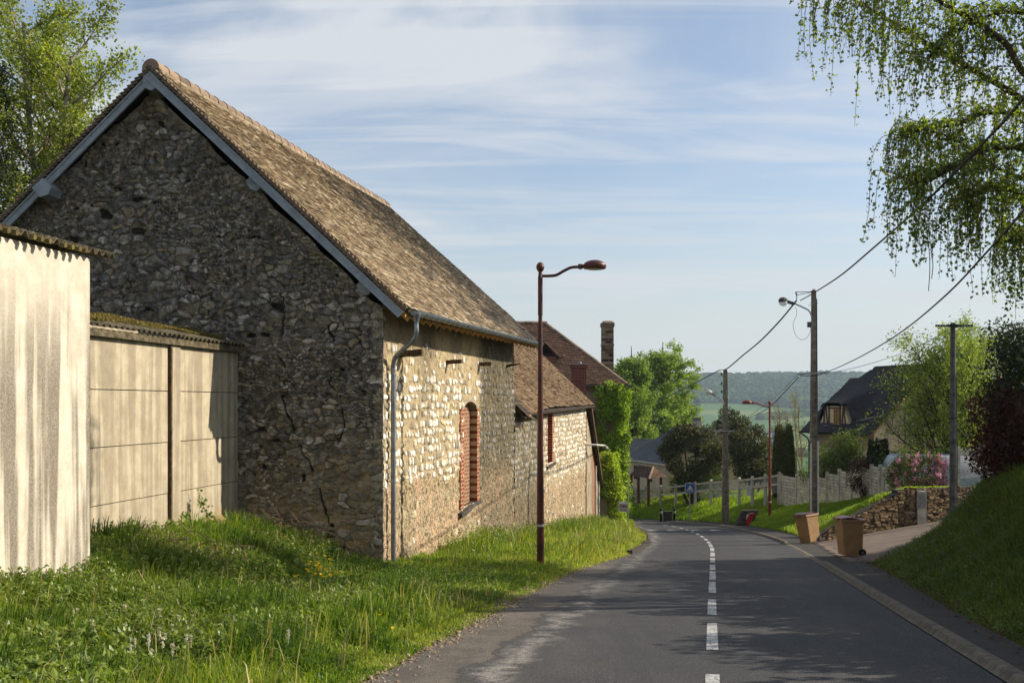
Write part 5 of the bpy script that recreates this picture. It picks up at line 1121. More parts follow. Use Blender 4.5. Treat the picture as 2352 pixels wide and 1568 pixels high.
# chain link beside the round pole
cf = thing('chain_link_fence', (17, 39, -1.4), 'silver chain link fence between the round pole and the copper hedge', 'fence')
fa, fb = V3(17.0, 39.0, -1.30), V3(19.4, 40.2, -1.2)
for p in (fa, V3(18.2, 39.6, -1.25), fb): mb = MB(); mb.box(p-V3(0, 0, .3), .10, .10, 1.55); mb.build('post', M['fence_conc'], cf)
ma, mbb = fa, fb
for bay in range(2):
  fa = ma+(mbb-ma)*bay/2; fb = ma+(mbb-ma)*(bay+1)/2
  mb = MB(); n = 20
  for i in range(-15, n):
    for s in (1, -1):
        f0, f1 = (i/n, (i+16)/n); f0, f1 = (f0, f1) if s > 0 else (f1, f0); t0, t1 = np.clip(f0, 0, 1), np.clip(f1, 0, 1); h0 = (t0-f0)/(f1-f0); h1 = (t1-f0)/(f1-f0)
        mb.bar(fa+(fb-fa)*t0+V3(0, -.06, .05+1.1*h0), fa+(fb-fa)*t1+V3(0, -.06, .05+1.1*h1), .009, .009)
  mb.bar(fa+V3(0, -.06, .05), fb+V3(0, -.06, .05), .014, .014); mb.bar(fa+V3(0, -.06, 1.15), fb+V3(0, -.06, 1.15), .014, .014); wm = mb.build('wire_mesh', M['tank'], cf)

# ------------------------------------------------------------------ small street things
# blue speed-hump sign
sx, sy = (1584-1176)/FX*64, 64.0; zs = gz(sx, sy)
rs_ = thing('road_sign', (sx, sy, zs), 'square blue speed hump sign on a grey post', 'road sign')
mb = MB(); mb.tube([V3(sx, sy, zs-.3), V3(sx, sy, E-5.0+.05)], .04, 8); mb.build('post', M['tank'], rs_)
c = P(1585, 1120, 63.9); mb = MB(); mb.box(c+V3(0, 0, -.31), .62, .03, .62); pl = mb.build('plate', M['white_paint'], rs_)
mb = MB(); mb.box(c+V3(0, -.02, -.28), .56, .012, .56); mb.build('blue_field', M['blue'], pl)
mb = MB(); y_ = -.03; mb.prism([c+V3(-.22, y_, -.20), c+V3(.22, y_, -.20), c+V3(0, y_, .20)], V3(0, .004, 0)); mb.build('white_triangle', M['white_paint'], pl)
mb = MB(); pp = [c+V3(.15*math.cos(t), -.036, -.165+.055*math.sin(t)) for t in np.linspace(0, math.pi, 9)]; mb.prism(pp, V3(0, .004, 0)); mb.build('hump_symbol', M['blue'], pl)
# bollards and low wall between
for px, lab in ((1518, 'black bollard with white band, left of the low wall'), (1549, 'black bollard with white band, right of the low wall')):
    Yb = 66.8; b = P(px, 1199, Yb); t = thing('bollard', b, lab, 'bollard', 'black bollards'); mb = MB()
    mb.lathe(b, [(.10, 0), (.11, .05), (.09, .1), (.085, .62), (.10, .64), (.10, .68), (.07, .70), (.06, .74), (.10, .80), (.11, .86), (.09, .92), (.03, .96)], 12); mb.build('post', M['black'], t)
    mb = MB(); mb.lathe(b+V3(0, 0, .60), [(.088, 0), (.092, .002), (.092, .11), (.088, .112)], 12); mb.build('band', M['white_paint'], t)
mb = MB(); a = P(1524, 1197, 67.0); b = P(1543, 1197, 67.0); mb.bar(a+V3(0, 0, .3), b+V3(0, 0, .3), .22, .62); mb.bar(a+V3(0, 0, .64), b+V3(0, 0, .64), .28, .07); tag(mb.build('low_wall', M['stone_grey']), 'small dark masonry culvert wall between the two bollards', 'low wall')
# culvert head with a red and white plastic marker
cu = P(1711, 1203, 55.0); mb = MB()
mb.hexa([cu+V3(-.55, -.2, -.2), cu+V3(.3, -.2, -.1), cu+V3(.4, .5, 0), cu+V3(-.45, .5, 0), cu+V3(-.15, 0, .72), cu+V3(.75, 0, .72), cu+V3(.8, .6, .72), cu+V3(0, .6, .72)]); tag(mb.build('culvert_head', M['stone_grey']), 'sloping grey culvert head sunk in the bank beside the red plastic', 'culvert')
rp = thing('plastic_marker', cu+V3(.25, -.3, 0), 'crumpled red and white plastic marker leaning on the culvert', 'marker')
c = P(1723, 1192, 54.6); mb = MB(); mb.prism([c+V3(-.22, 0, .20), c+V3(-.05, 0, .30), c+V3(.22, 0, .34), c+V3(.24, 0, .24), c+V3(.08, 0, -.05), c+V3(-.10, 0, -.38), c+V3(-.2, 0, -.30)], V3(.02, .08, 0)); mb.build('red_sheet', M['red'], rp)
mb = MB(); mb.prism([c+V3(-.22, -.02, .0), c+V3(-.20, -.02, .22), c+V3(-.04, -.02, .32), c+V3(.18, -.02, .36), c+V3(-.06, -.02, .27), c+V3(-.14, -.02, .1)], V3(0, .02, 0)); mb.build('white_fold', M['white_paint'], rp)
mb = MB(); c = P(1720, 1138, 59.5); mb.box(c, .28, .2, .52); o_ = mb.build('white_box', M['white_paint']); tag(o_, 'small white cabinet standing in the grass before the rail fence', 'cabinet'); mb = MB(); mb.box(c+V3(0, 0, .52), .32, .24, .04); mb.build('cap', M['fence_conc'], o_)
# for-sale style board in the creeper
nb = thing('notice_board', P(1430, 1163, 52.6), 'small white notice board with a red stripe hung in the creeper', 'notice board')
def nbp(a, b, o=0.0): # a across, b up in board coordinates
    c = P(1431, 1163, 52.5); return c+V3(.95, .25, -.10)*a*1.0+UP*b+V3(.2, -.97, 0)*o
M['sign_face'] = simple('printed_board_white', srgb(190, 188, 186), srgb(170, 168, 166), 6, .4, 0, 0, .4, 0)
mb = MB(); mb.hexa([nbp(-.24, -.26), nbp(.26, -.26), nbp(.26, -.26, .02), nbp(-.24, -.26, .02), nbp(-.24, .26), nbp(.26, .26), nbp(.26, .26, .02), nbp(-.24, .26, .02)]); mb.build('board', M['sign_face'], nb)
def strip_(x0, x1, z0, z1, m, nm):
    mb = MB(); mb.hexa([nbp(x0, z0, .02), nbp(x1, z0, .02), nbp(x1, z0, .03), nbp(x0, z0, .03), nbp(x0, z1, .02), nbp(x1, z1, .02), nbp(x1, z1, .03), nbp(x0, z1, .03)]); mb.build(nm, m, nb)
strip_(-.10, .22, -.04, .09, simple('dull_maroon_print', srgb(130, 84, 78), None, 5, .5), 'red_stripe')
for z0 in (.13, -.10, -.16, -.21): strip_(-.18, .22, z0, z0+.022, M['pole_round'], 'printed_line')
strip_(-.20, -.13, -.03, .1, M['pole_round'], 'emblem')
mb = MB(); mb.tube([nbp(.29, -.8), nbp(.29, 1.3)], .03, 6); mb.build('post', M['tank'], nb)
# white rubble lumps
for (px, py, yd, s, lab) in ((668, 1243, 20.6, .16, 'white plaster lump lying in the weeds under the barn gable'), (1388, 1200, 54, .3, 'pale rock at the foot of the brick lean to')):
    R = np.random.default_rng(px); me = bpy.data.meshes.new('rubble_lump'); import bmesh; bm = bmesh.new(); bmesh.ops.create_icosphere(bm, subdivisions=3, radius=s)
    for v in bm.verts: v.co *= 1+.28*(float(vnoise(np.array(v.co.x*9+5), np.array(v.co.y*9+v.co.z*7), px))-.5)*2; v.co.z *= .8; v.co.x *= 1.3
    bm.to_mesh(me); bm.free(); o_ = bpy.data.objects.new('rubble_lump', me); me.materials.append(M['white_stone']); scene.collection.objects.link(o_); o_.location = tuple(P(px, py, yd)); tag(o_, lab, 'rubble lump')

# ------------------------------------------------------------------ blue tiled bungalow
bh = thing('bungalow', P(1480, 1125, 80), 'cream bungalow with a dark blue tiled gable roof behind the pine', 'house')
E0, E1 = P(1432, 1052, 85.5), P(1529, 1065, 77.2); ez_ = (E0[2]+E1[2])/2; E0[2] = E1[2] = ez_
dE = norm(E1-E0); dP = norm(V3(-dE[1], dE[0], 0)); dP = dP if dP[1] > 0 else -dP
R1 = E1+dP*4.6+V3(0, 0, 2.55); R0 = R1-(E1-E0)*1.0; K0, K1 = E0+dP*9.2, E1+dP*9.2
mb = MB(np.random.default_rng(3)); course_roof(mb, E0, E1, R0, R1, ex=.26, tw=.3, seed=3); course_roof(mb, K0, K1, R0, R1, ex=.3, tw=.3, seed=4); br = mb.build('roof', M['slate'], bh)
mb = MB(); ins = dP*.35; gi = -dE*.35
A_, B_, C_, D_ = E0+ins, E1+ins+gi, K1-ins+gi, K0-ins
mb.hexa([V3(p[0], p[1], -7.5) for p in (A_, B_, C_, D_)]+[V3(p[0], p[1], ez_+.10) for p in (A_, B_, C_, D_)]); mb.prism([V3(B_[0], B_[1], ez_+.101), V3(C_[0], C_[1], ez_+.101), R1+gi-V3(0, 0, .16)], -dE*.2); mb.build('wall', M['render'], bh)
mb = MB()
for a, b in ((E1, R1), (K1, R1)): 
    n = 14
    for k in range(n): p = a+(b-a)*k/n; r_ = a+(b-a)*(k+.9)/n; mb.bar(p+V3(0, 0, .02), r_+V3(0, 0, .04), .22, .12)
mb.build('verge_tiles', M['tile_ridge'], br)
mb = MB(); mb.bar(E0+V3(0, 0, -.06), E1+V3(0, 0, -.06), .12, .10); mb.build('gutter', M['white_paint'], bh)
for k, (f, w_) in enumerate(((.25, .9), (.6, .5))):
    mb = MB(); c = A_+(B_-A_)*f-dP*.02; mb.box(V3(c[0], c[1], ez_-1.6), w_, .06, 1.1, dE, dP); wn = mb.build('window', M['window_dark'], bh); mb = MB()
    for s in (-.5, -.17, .17, .5): mb.box(V3(c[0], c[1], ez_-1.6)+dE*s*w_-dP*.04, .04, .05, 1.1, dE, dP)
    mb.build('frame', M['cream_timber'], wn)
c = P(1594, 1010, 82.5); mb = MB(); mb.box(P(1600, 1015, 84), .75, .6, 1.7); bc = mb.build('chimney', M['fence_conc'], bh); mb = MB(); mb.box(P(1600, 967, 84), .6, .5, .3); mb.build('chimney_pot', M['tile_ridge'], bc)
c = P(1600, 985, 84)+V3(0, 0, .5); mb = MB(); mb.tube([c, c+V3(0, 0, 1.9)], .025, 6); mb.tube([c+V3(-.8, 0, 1.5), c+V3(.3, 0, 1.5)], .018, 5)
for k in range(6): x = -.7+k*.16; mb.bar(c+V3(x, -.3, 1.5), c+V3(x, .3, 1.5), .012, .012)
for s in (-1, 1):
    for k in range(4): mb.bar(c+V3(.05+k*.09, 0, 1.5+.04), c+V3(-.05+k*.09, 0, 1.5+.45*s), .05, .02)
mb.build('aerial', M['tank'], bc)
# lower wing
W0, W1 = P(1400, 1043, 92), P(1441, 1046, 90); mb = MB(np.random.default_rng(4)); wr0, wr1 = P(1400, 1003, 96), P(1512, 1009, 95)
course_roof(mb, P(1395, 1050, 91), P(1520, 1050, 90), wr0, wr1, ex=.26, tw=.3, seed=8); mb.build('wing_roof', M['slate'], bh)
mb = MB(); a = P(1395, 1050, 91.6); b = P(1500, 1050, 91.6); mb.hexa([V3(a[0], a[1], -8), V3(b[0], b[1], -8), V3(b[0], b[1]+7, -8), V3(a[0], a[1]+7, -8), V3(a[0], a[1], a[2]), V3(b[0], b[1], a[2]), V3(b[0], b[1]+7, a[2]), V3(a[0], a[1]+7, a[2])]); mb.build('wing_wall', M['render'], bh)
# porch
po = thing('gate_porch', P(1495, 1130, 76.5), 'small open timber porch with a hipped brown tile roof before the bungalow', 'porch')
a0, a1, a2 = P(1446, 1089, 77.5), P(1490, 1099, 73.8), P(1531, 1099, 75.8); zE = a1[2]; a0[2] = a2[2] = zE; a3 = a0+(a2-a1); rr0 = P(1469, 1065, 77.6); rr1 = P(1500, 1074, 75.3); zr = (rr0[2]+rr1[2])/2; rr0[2] = rr1[2] = zr
mb = MB(np.random.default_rng(5)); course_roof(mb, a0, a1, rr0, rr1, ex=.14, tw=.2, seed=3); course_roof(mb, a1, a2, rr1, rr1+V3(.03, .03, 0), ex=.14, tw=.2, seed=4); course_roof(mb, a3, a2, rr0, rr1, ex=.16, tw=.2, seed=4); pr = mb.build('roof', M['tile_red'], po)
mb = MB(); ridge_caps(mb, a1, rr1, r=.08, step=.25); ridge_caps(mb, rr0, rr1, r=.09, step=.3); mb.build('hip_tiles', M['tile_ridge'], pr)
for f in (a0*.9+a3*.1, a1*.85+a3*.15, a2*.85+a0*.15, a0*.5+a1*.5+V3(0, .3, 0)):
    mb = MB(); mb.box(V3(f[0], f[1], -7.2), .18, .18, zE+7.2); mb.build('post', M['cream_timber'], po)
mb = MB(); c = P(1466, 1158, 76); n = 16
for k in range(n): mb.box(c+V3(-.2+k*.12, 0, -.1), .06, .04, 1.05+.35*abs(k/(n-1)-.5)*2)
mb.bar(c+V3(-.3, 0, .2), c+V3(1.7, 0, .2), .06, .08); mb.bar(c+V3(-.3, 0, .85), c+V3(1.7, 0, .85), .06, .08); gt = mb.build('picket_gate', M['white_paint']); tag(gt, 'white picket gate under the timber porch', 'gate')

# ------------------------------------------------------------------ steep dark roofed house on the right
rh = thing('dormer_house', P(1960, 1060, 64), 'house with a steep charcoal roof sweeping over a half timbered dormer', 'house')
e0_, e1_ = P(1838, 990, 65.5), P(1997, 998, 58.2); ze = (e0_[2]+e1_[2])/2; e0_[2] = e1_[2] = ze
dE = norm(e1_-e0_); dP = V3(-dE[1], dE[0], 0); dP = dP if dP[1] > 0 else -dP
zr = E+2.25; half = 4.2; r1_ = e1_+dP*half; r1_[2] = zr; r0_ = e0_+dP*half+dE*.0; r0_[2] = zr
k0_, k1_ = e0_+dP*half*2, e1_+dP*half*2
# half-hip on the left: the ridge starts further in
rh0 = r0_+dE*1.9; mid0 = e0_*.42+r0_*.58
mb = MB(np.random.default_rng(3))
def ins_(c): # keep tiles right of the cut-off corner
    v = (c[:, 2]-ze)/(zr-ze); u = (c-e0_)@dE; return u > np.clip((v-.58)/.42, 0, 1)*1.9-.02
course_roof(mb, e0_, e1_, r0_, r1_, ex=.15, tw=.2, inside=ins_, seed=3); course_roof(mb, k0_, k1_, r0_, r1_, ex=.2, tw=.25, inside=ins_, seed=5)
mk0 = k0_*.42+r0_*.58
course_roof(mb, mk0, mid0, rh0, rh0+dP*.02, ex=.16, tw=.22, seed=7)
rr_ = mb.build('roof', M['slate_dark'], rh)
mb = MB(); sd_ = V3(0, 0, .07); mb.add([e0_-sd_, e1_-sd_, r1_-sd_, rh0-sd_, mid0-sd_, k0_-sd_, k1_-sd_, mk0-sd_], [[[0, 1, 2, 3, 4]], [[5, 7, 3, 2, 6]], [[4, 3, 7]]]); mb.build('roof_boarding', M['deck'], rr_)
mb = MB(); ridge_caps(mb, r1_, rh0, r=.10, step=.33); mb.build('ridge_tiles', M['slate_dark'], rr_)
mb = MB(); i_ = dP*.5; A_, B_, C_, D_ = e0_+i_+dE*.5, e1_+i_-dE*.3, k1_-i_-dE*.3, k0_-i_+dE*.5
mb.hexa([V3(p[0], p[1], -6.5) for p in (A_, B_, C_, D_)]+[V3(p[0], p[1], ze+.25) for p in (A_, B_, C_, D_)])
mb.prism([V3(B_[0], B_[1], ze+.251), V3(C_[0], C_[1], ze+.251), r1_-dE*.3-V3(0, 0, .45)], -dE*.2); mb.prism([V3(A_[0], A_[1], ze+.251), V3(D_[0], D_[1], ze+.251), mk0+dE*.5-V3(0, 0, .3), mid0+dE*.5-V3(0, 0, .3)], dE*.2); hw = mb.build('wall', M['render_house'], rh)
mb = MB(); mb.bar(e1_+V3(0, 0, -.12)-dE*.1, r1_+V3(0, 0, -.12)-dE*.1, .08, .2); mb.bar(k1_+V3(0, 0, -.12)-dE*.1, r1_+V3(0, 0, -.12)-dE*.1, .08, .2); mb.build('verge_board', M['cream_timber'], rh)
mb = MB(); half_pipe(mb, e0_-dP*.08, e1_-dP*.08, .09); mb.tube([e0_+dE*.2-dP*.05-V3(0, 0, .1), e0_+dE*.5+dP*.2-V3(0, 0, .4), e0_+dE*.55+dP*.3-V3(0, 0, .6), e0_+dE*.55+dP*.3-V3(0, 0, 3.2)], .05, 8); mb.build('gutter', M['iron'], rh)
# dormer: half timbered face, swept roof that grows out of the main slope
uc = 3.1; zf0, zf1 = ze+.42, ze+1.62; dfr = .55
fc = e0_+dE*uc+dP*dfr; F_ = lambda a, z, o=0.0: V3(fc[0], fc[1], 0)+dE*a-dP*o+V3(0, 0, z)
mb = MB(); mb.prism([F_(-1.75, zf0), F_(1.75, zf0), F_(.85, zf1), F_(-.85, zf1)], dP*1.5); dm = mb.build('dormer', M['render'], rh)
mb = MB()
for a, b in (((-1.2, zf0), (-1.1, zf1-.1)), ((-.75, zf0), (-.95, zf1-.05)), ((1.2, zf0), (1.0, zf1-.1)), ((.8, zf0), (.95, zf1-.05)), ((-.6, zf0), (-.6, zf1)), ((.62, zf0), (.62, zf1)), ((-.7, zf1-.12), (.7, zf1-.12)), ((-1.7, zf0+.03), (1.7, zf0+.03))):
    mb.bar(F_(a[0], a[1], .02), F_(b[0], b[1], .02), .06, .10)
mb.build('timber', simple('dark_framing_timber', srgb(86, 72, 64), None, 6, .8), dm)
mb = MB(); mb.hexa([F_(.0, zf0+.08, .01), F_(.55, zf0+.08, .01), F_(.55, zf0+.08, .05), F_(.0, zf0+.08, .05), F_(.0, zf1-.2, .01), F_(.55, zf1-.2, .01), F_(.55, zf1-.2, .05), F_(.0, zf1-.2, .05)]); wn = mb.build('window', M['window_dark'], dm)
mb = MB()
for a in (0, .18, .37, .55): mb.bar(F_(a, zf0+.08, .06), F_(a, zf1-.2, .06), .04, .04)
for k in range(5): z = zf0+.08+(zf1-.28-zf0)*k/4; mb.bar(F_(0, z, .06), F_(.55, z, .06), .03, .03)
mb.build('frame', M['wood_new'], wn)
# swept dormer roof: a swelling of the main slope, tiled
nu, nv = 40, 26; U_ = np.linspace(-2.9, 2.9, nu); W_ = np.linspace(0, 1, nv)
slope = (zr-ze)/half
def swell(a, dd):          # height of the swollen slope over distance dd from the eave
    base_ = ze+slope*dd; bul = 1/(1+np.exp((np.abs(a)-1.55)*5.0)); hat = zf1+.16+.42*(dd-.35); return np.maximum(base_, base_*(1-bul)+np.maximum(hat, base_)*bul)+.05
mb = MB(np.random.default_rng(5)); R = np.random.default_rng(1)
V = []; A2 = []
rows = np.arange(.32, 3.4, .115)
for ri, dd0 in enumerate(rows):
    for a0_ in np.arange(-2.9, 2.9, .2):
        a0s = a0_+(.1 if ri % 2 else 0); am = a0s+.1
        if dd0 < .62 and abs(am) > 1.95: continue
        if dd0 < .5 and abs(am) > 1.2: continue
        cc_ = []
        for (aa, d2, o_) in ((a0s+.01, dd0, .03), (a0s+.19, dd0, .03), (a0s+.19, dd0+.17, .008), (a0s+.01, dd0+.17, .008)):
            cc_.append(V3(e0_[0], e0_[1], 0)+dE*(uc+aa)+dP*d2+V3(0, 0, float(swell(np.array(aa), np.array(d2)))+o_))
        V.append([p-V3(0, 0, .03) for p in cc_]+cc_); A2.append(R.random())
V = np.array(V); m = len(V); b_ = (np.arange(m)*8)[:, None]; mb.add(V.reshape(-1, 3), [np.concatenate([b_+np.array(f) for f in ([4, 5, 6, 7], [0, 1, 5, 4], [3, 0, 4, 7], [1, 2, 6, 5])])], np.repeat(A2, 8)); mb.build('dormer_roof', M['slate_dark'], dm)
mb = MB(); c = B_+(A_-B_)*.75-dP*.03; mb.box(V3(c[0], c[1], -3.9), .9, .06, 1.3, dE, dP); mb.build('shutter', M['cream_timber'], rh)
mb = MB(); c = B_+(C_-B_)*.35+dE*.4; mb.bar(V3(c[0], c[1], ze-1.5), V3(c[0], c[1], ze-1.5)+dP*3.4, 1.0, .12); mb.box(V3(c[0], c[1], -6)+dE*.3, .14, .14, ze+4.5); mb.build('side_canopy', M['cream_timber'], rh)
# aerial above the fruit tree
c = P(2175, 860, 62); mb = MB(); mb.tube([c, P(2175, 786, 62)], .03, 6); ae = mb.build('roof_aerial', M['tank'], rh)
mb = MB(); a, b = P(2121, 776, 62), P(2232, 787, 62); mb.tube([a, b], .022, 5)
for k in range(12): p = a+(b-a)*k/12; mb.bar(p+V3(0, 0, -.12), p+V3(0, 0, .12), .012, .012)
for s in (-1, 1): mb.bar(b, b+V3(-.25, 0, .35*s), .18, .02)
mb.build('aerial_boom', M['tank'], ae)

# ------------------------------------------------------------------ van and covered car behind the fence
vn = thing('van', P(2080, 1090, 46), 'silver van parked behind the fence, only its roof and windscreen showing', 'van')
c = P(2082, 1048, 46); zt_ = c[2]+.10
prof = [(-1.0, -1.55), (-1.0, -.75), (-.85, -.55), (-.55, -.02), (-.35, .06), (1.6, .10), (2.6, .04), (2.7, -.5), (2.7, -1.55)]
mb = MB(); mb.prism([c+V3(a, 0, z) for a, z in prof], V3(.3, 1.7, 0)); o_ = mb.build('body', M['car'], vn); md = o_.modifiers.new('b', 'BEVEL'); md.width = .06; md.segments = 2
mb = MB(); mb.prism([c+V3(a, -.01, z) for a, z in ((-.72, -.52), (-.50, -.12), (.35, -.08), (.35, -.52))], V3(0, .01, 0)); mb.prism([c+V3(a, -.01, z) for a, z in ((.45, -.52), (.45, -.08), (1.7, -.06), (1.7, -.52))], V3(0, .01, 0)); mb.build('window', M['window_dark'], vn)
mb = MB()
for yy in (.3, 1.4): mb.bar(c+V3(-.2, yy, .14), c+V3(2.2, yy, .16), .04, .04)
mb.build('roof_rail', M['black'], vn)
for xx in (-.3, 2.0):
    mb = MB(); mb.lathe(c+V3(xx, -.02, -1.5), [(.15, 0), (.33, .02), (.35, .1), (.33, .2), (.15, .22)], 16, axis=V3(0, 1, 0)); wl_ = mb.build('wheel', M['black'], vn)
c = P(2215, 1112, 43); V = []; F = []; n, m = 22, 10
for i in range(n):
    for j in range(m):
        a = i/(n-1)*2-1; b = j/(m-1)*math.pi; prof_ = (1-abs(a)**3.2)*(.75+.25*math.cos(a*2.2)); V.append(c+V3(a*2.1, 1.0+.85*math.cos(b)*(1-.2*abs(a)), -.15+1.35*prof_*math.sin(b)**.6+.02*math.sin(i*2.1+j)))
for i in range(n-1):
    for j in range(m-1): F.append([i*m+j, i*m+j+1, (i+1)*m+j+1, (i+1)*m+j])
tag(new_mesh('covered_car', V, [F], M['cover'], org=c, attrs={'rnd': np.full(len(V), .5)}, smooth=True), 'car under a pale grey cover behind the chain link fence', 'covered car')
# ------------------------------------------------------------------ vegetation builders
def leaf_mesh(name, Pts, size, mat, parent=None, org=None, seed=1, elong=1.7, droop=0.0, nrm=None, jit=.35, rnd=None):
    R = np.random.default_rng(seed); n = len(Pts); Pts = np.asarray(Pts, float)
    a = R.normal(size=(n, 3)); 
    if droop: a[:, 2] -= droop
    a /= np.linalg.norm(a, axis=1)[:, None]
    b = R.normal(size=(n, 3)) if nrm is None else np.asarray(nrm)+R.normal(size=(n, 3))*.6
    b = np.cross(a, b); b /= np.maximum(np.linalg.norm(b, axis=1), 1e-6)[:, None]; c = np.cross(a, b)
    s = (size if np.isscalar(size) else np.asarray(size)[:, None])*R.uniform(1-jit, 1+jit, (n, 1)); w = s/elong/2
    base = Pts-a*s*.5; V = np.stack([base, base+a*s*.42+b*w+c*w*.35, base+a*s, base+a*s*.42-b*w+c*w*.35], 1).reshape(-1, 3)
    F = np.arange(n*4).reshape(n, 4); r = R.random(n) if rnd is None else np.clip(rnd+R.normal(0, .16, n), 0, 1)
    return new_mesh(name, V, [F], mat, parent, org, {'rnd': np.repeat(r, 4)})
def blades(name, Pts, H, W, mat, seed=1, lean=.35, parent=None, rnd=None, wind=(0.1, -.05), org=None):
    R = np.random.default_rng(seed); n = len(Pts); Pts = np.asarray(Pts, float); H = np.broadcast_to(H, (n,))*R.uniform(.5, 1.25, n); W = np.broadcast_to(W, (n,))*R.uniform(.6, 1.3, n)
    a = R.uniform(0, 2*math.pi, n); f = np.stack([np.cos(a), np.sin(a), np.zeros(n)], 1); l = np.stack([-np.sin(a), np.cos(a), np.zeros(n)], 1)
    ln = (R.random(n)**1.5*lean*2.2)[:, None]; wd = np.array([wind[0], wind[1], 0])[None]
    off = (l*ln+wd)*H[:, None]; up = np.array([0, 0, 1.])[None]*H[:, None]
    w = (W/2)[:, None]*f; drop = np.clip(ln, 0, 1)*.35
    m1 = Pts+off*.22+up*.5; tip = Pts+off+up*(1-drop)
    m2 = Pts+off*.58+up*(.82-.1*drop)
    V = np.stack([Pts-w*.8, Pts+w*.8, m1+w, m1-w, m2+w*.7, m2-w*.7, tip], 1).reshape(-1, 3); i = (np.arange(n)*7)[:, None]
    r = R.random(n) if rnd is None else np.clip(rnd+R.normal(0, .15, n), 0, 1)
    return new_mesh(name, V, [np.concatenate([i+np.array([0, 1, 2, 3]), i+np.array([3, 2, 4, 5])]), i+np.array([5, 4, 6])], mat, parent, org, {'rnd': np.repeat(r, 7)})

class Tree:
    def __init__(s, seed): s.R = np.random.default_rng(seed); s.mb = MB(np.random.default_rng(seed)); s.tips = []
    def branch(s, p, d, L, r, lev, up=.12, wig=.12, nch=(5, 6, 5), ratio=.5, ang=.75, n=7, start=.25, leafn=9, leafspread=.25, rmin=.004, droop=0):
        R = s.R; pts = [np.array(p, float)]; d = norm(d)
        for k in range(n):
            d = norm(d+R.normal(0, wig, 3)+V3(0, 0, up-droop*k/n)); pts.append(pts[-1]+d*L/n)
        pts = np.array(pts); rad = r*np.linspace(1, .35, n+1); s.mb.tube(pts, np.maximum(rad, rmin), 8 if lev == 0 else 5 if lev == 1 else 3, cap=False)
        if lev >= len(nch):
            for k in range(leafn): t = R.uniform(.1, 1)*n; i = min(int(t), n-1); s.tips.append(pts[i]+(pts[i+1]-pts[i])*(t-i)+R.normal(0, leafspread, 3))
            return
        m = nch[lev]
        for k in range(m):
            t = (start+(1-start)*(k+R.random()*.8)/m)*n; i = min(int(t), n-1); q = pts[i]+(pts[i+1]-pts[i])*(t-i); dd = norm(pts[i+1]-pts[i])
            a = k*2.4+R.uniform(0, 1); side = norm(np.cross(dd, V3(math.cos(a), math.sin(a), .3))); an = ang*R.uniform(.7, 1.25); nd = dd*math.cos(an)+side*math.sin(an)
            fl = ratio*(1.15-.65*t/n)*R.uniform(.75, 1.2); s.branch(q, nd, L*fl, max(rad[i]*.55, rmin), lev+1, up, wig*1.3, nch, ratio*1.0, ang, max(3, n-2), .15, leafn, leafspread, rmin, droop)
def shell(R, centres, radii, n_per, squash=1.0, inner=.55):
    out = []
    for c, r in zip(centres, radii):
        m = max(6, int(n_per*r*r)); v = R.normal(size=(m, 3)); v /= np.linalg.norm(v, axis=1)[:, None]; rr = R.uniform(inner, 1.05, (m, 1)); v = v*rr*r; v[:, 2] *= squash; out.append(np.asarray(c)+v)
    return np.concatenate(out)
def lumps_in(R, fn, bounds, n, r0, r1):
    """centres scattered near the surface of an implicit crown fn(x,y,z)<1"""
    lo, hi = np.array(bounds[0]), np.array(bounds[1]); C = []
    while len(C) < n:
        p = R.uniform(lo, hi); v = fn(p)
        if .35 < v < 1 and R.random() < v**1.2: C.append(p)
    return np.array(C), R.uniform(r0, r1, n)

def tree(name, base, H, label, bark, leafm, seed, nch=(14, 7, 5), ratio=.42, ang=.85, up=.1, leafn=10, spread=.22, size=.09, r=.2, start=.22, trunks=1, elong=1.5, droop=0, lean=None, cat='tree', group=None, parent=None, wig=.1):
    t = thing(name, base, label, cat, group); T = Tree(seed)
    for k in range(trunks):
        d = V3(0, 0, 1) if lean is None else np.array(lean, float); d = d+(T.R.normal(0, .12, 3) if trunks > 1 else 0)
        T.branch(np.array(base)+(T.R.normal(0, .15, 3)*V3(1, 1, 0) if trunks > 1 else 0)-V3(0, 0, .4), d, H*(1 if k == 0 else T.R.uniform(.75, .95)), r, 0, up*.3, wig*.5, nch, ratio, ang, 10, start, leafn, spread, .006, droop)
    T.mb.build('trunk', bark, t); leaf_mesh('crown', np.array(T.tips), size, leafm, t, seed=seed+1, elong=elong); return t

# ------------------------------------------------------------------ birches
x, y = (70-1176)/FX*35, 35.0
tree('birch_tree', (x, y, -2.6), 20.0, 'tall light green birch with white stems behind the left slope of the barn roof', M['bark_birch'], M['birch_leaf'], 11, nch=(24, 8, 5), ratio=.27, ang=.75, leafn=15, spread=.17, size=.115, r=.17, start=.3, trunks=3, droop=.10)
x, y = (215-1176)/FX*36.5, 36.5
tree('birch_tree', (x, y, -2.6), 15.2, 'slender second birch reaching up just left of the barn ridge', M['bark_birch'], M['birch_leaf'], 29, nch=(18, 7, 5), ratio=.24, ang=.8, leafn=13, spread=.16, size=.115, r=.12, start=.35, trunks=1, droop=.08, lean=(.05, 0, 1))
R = np.random.default_rng(4)
sp = thing('spruce_tree', P(5, 700, 33), 'dark green spruce at the left frame edge in front of the birches', 'tree'); cen = P(-30, 400, 33); pts = []
for k in range(26):
    zc = cen[2]-3.5+k*.28; rad = (1-k/27)*2.6+.25
    for j in range(int(12+rad*6)): a = R.uniform(0, 6.28); q_r = rad*R.uniform(.35, 1); c = V3(cen[0]+q_r*math.cos(a), cen[1]+q_r*math.sin(a), zc-.25*q_r); m = 30; pts.append(c+R.normal(0, 1, (m, 3))*V3(.22, .22, .08))
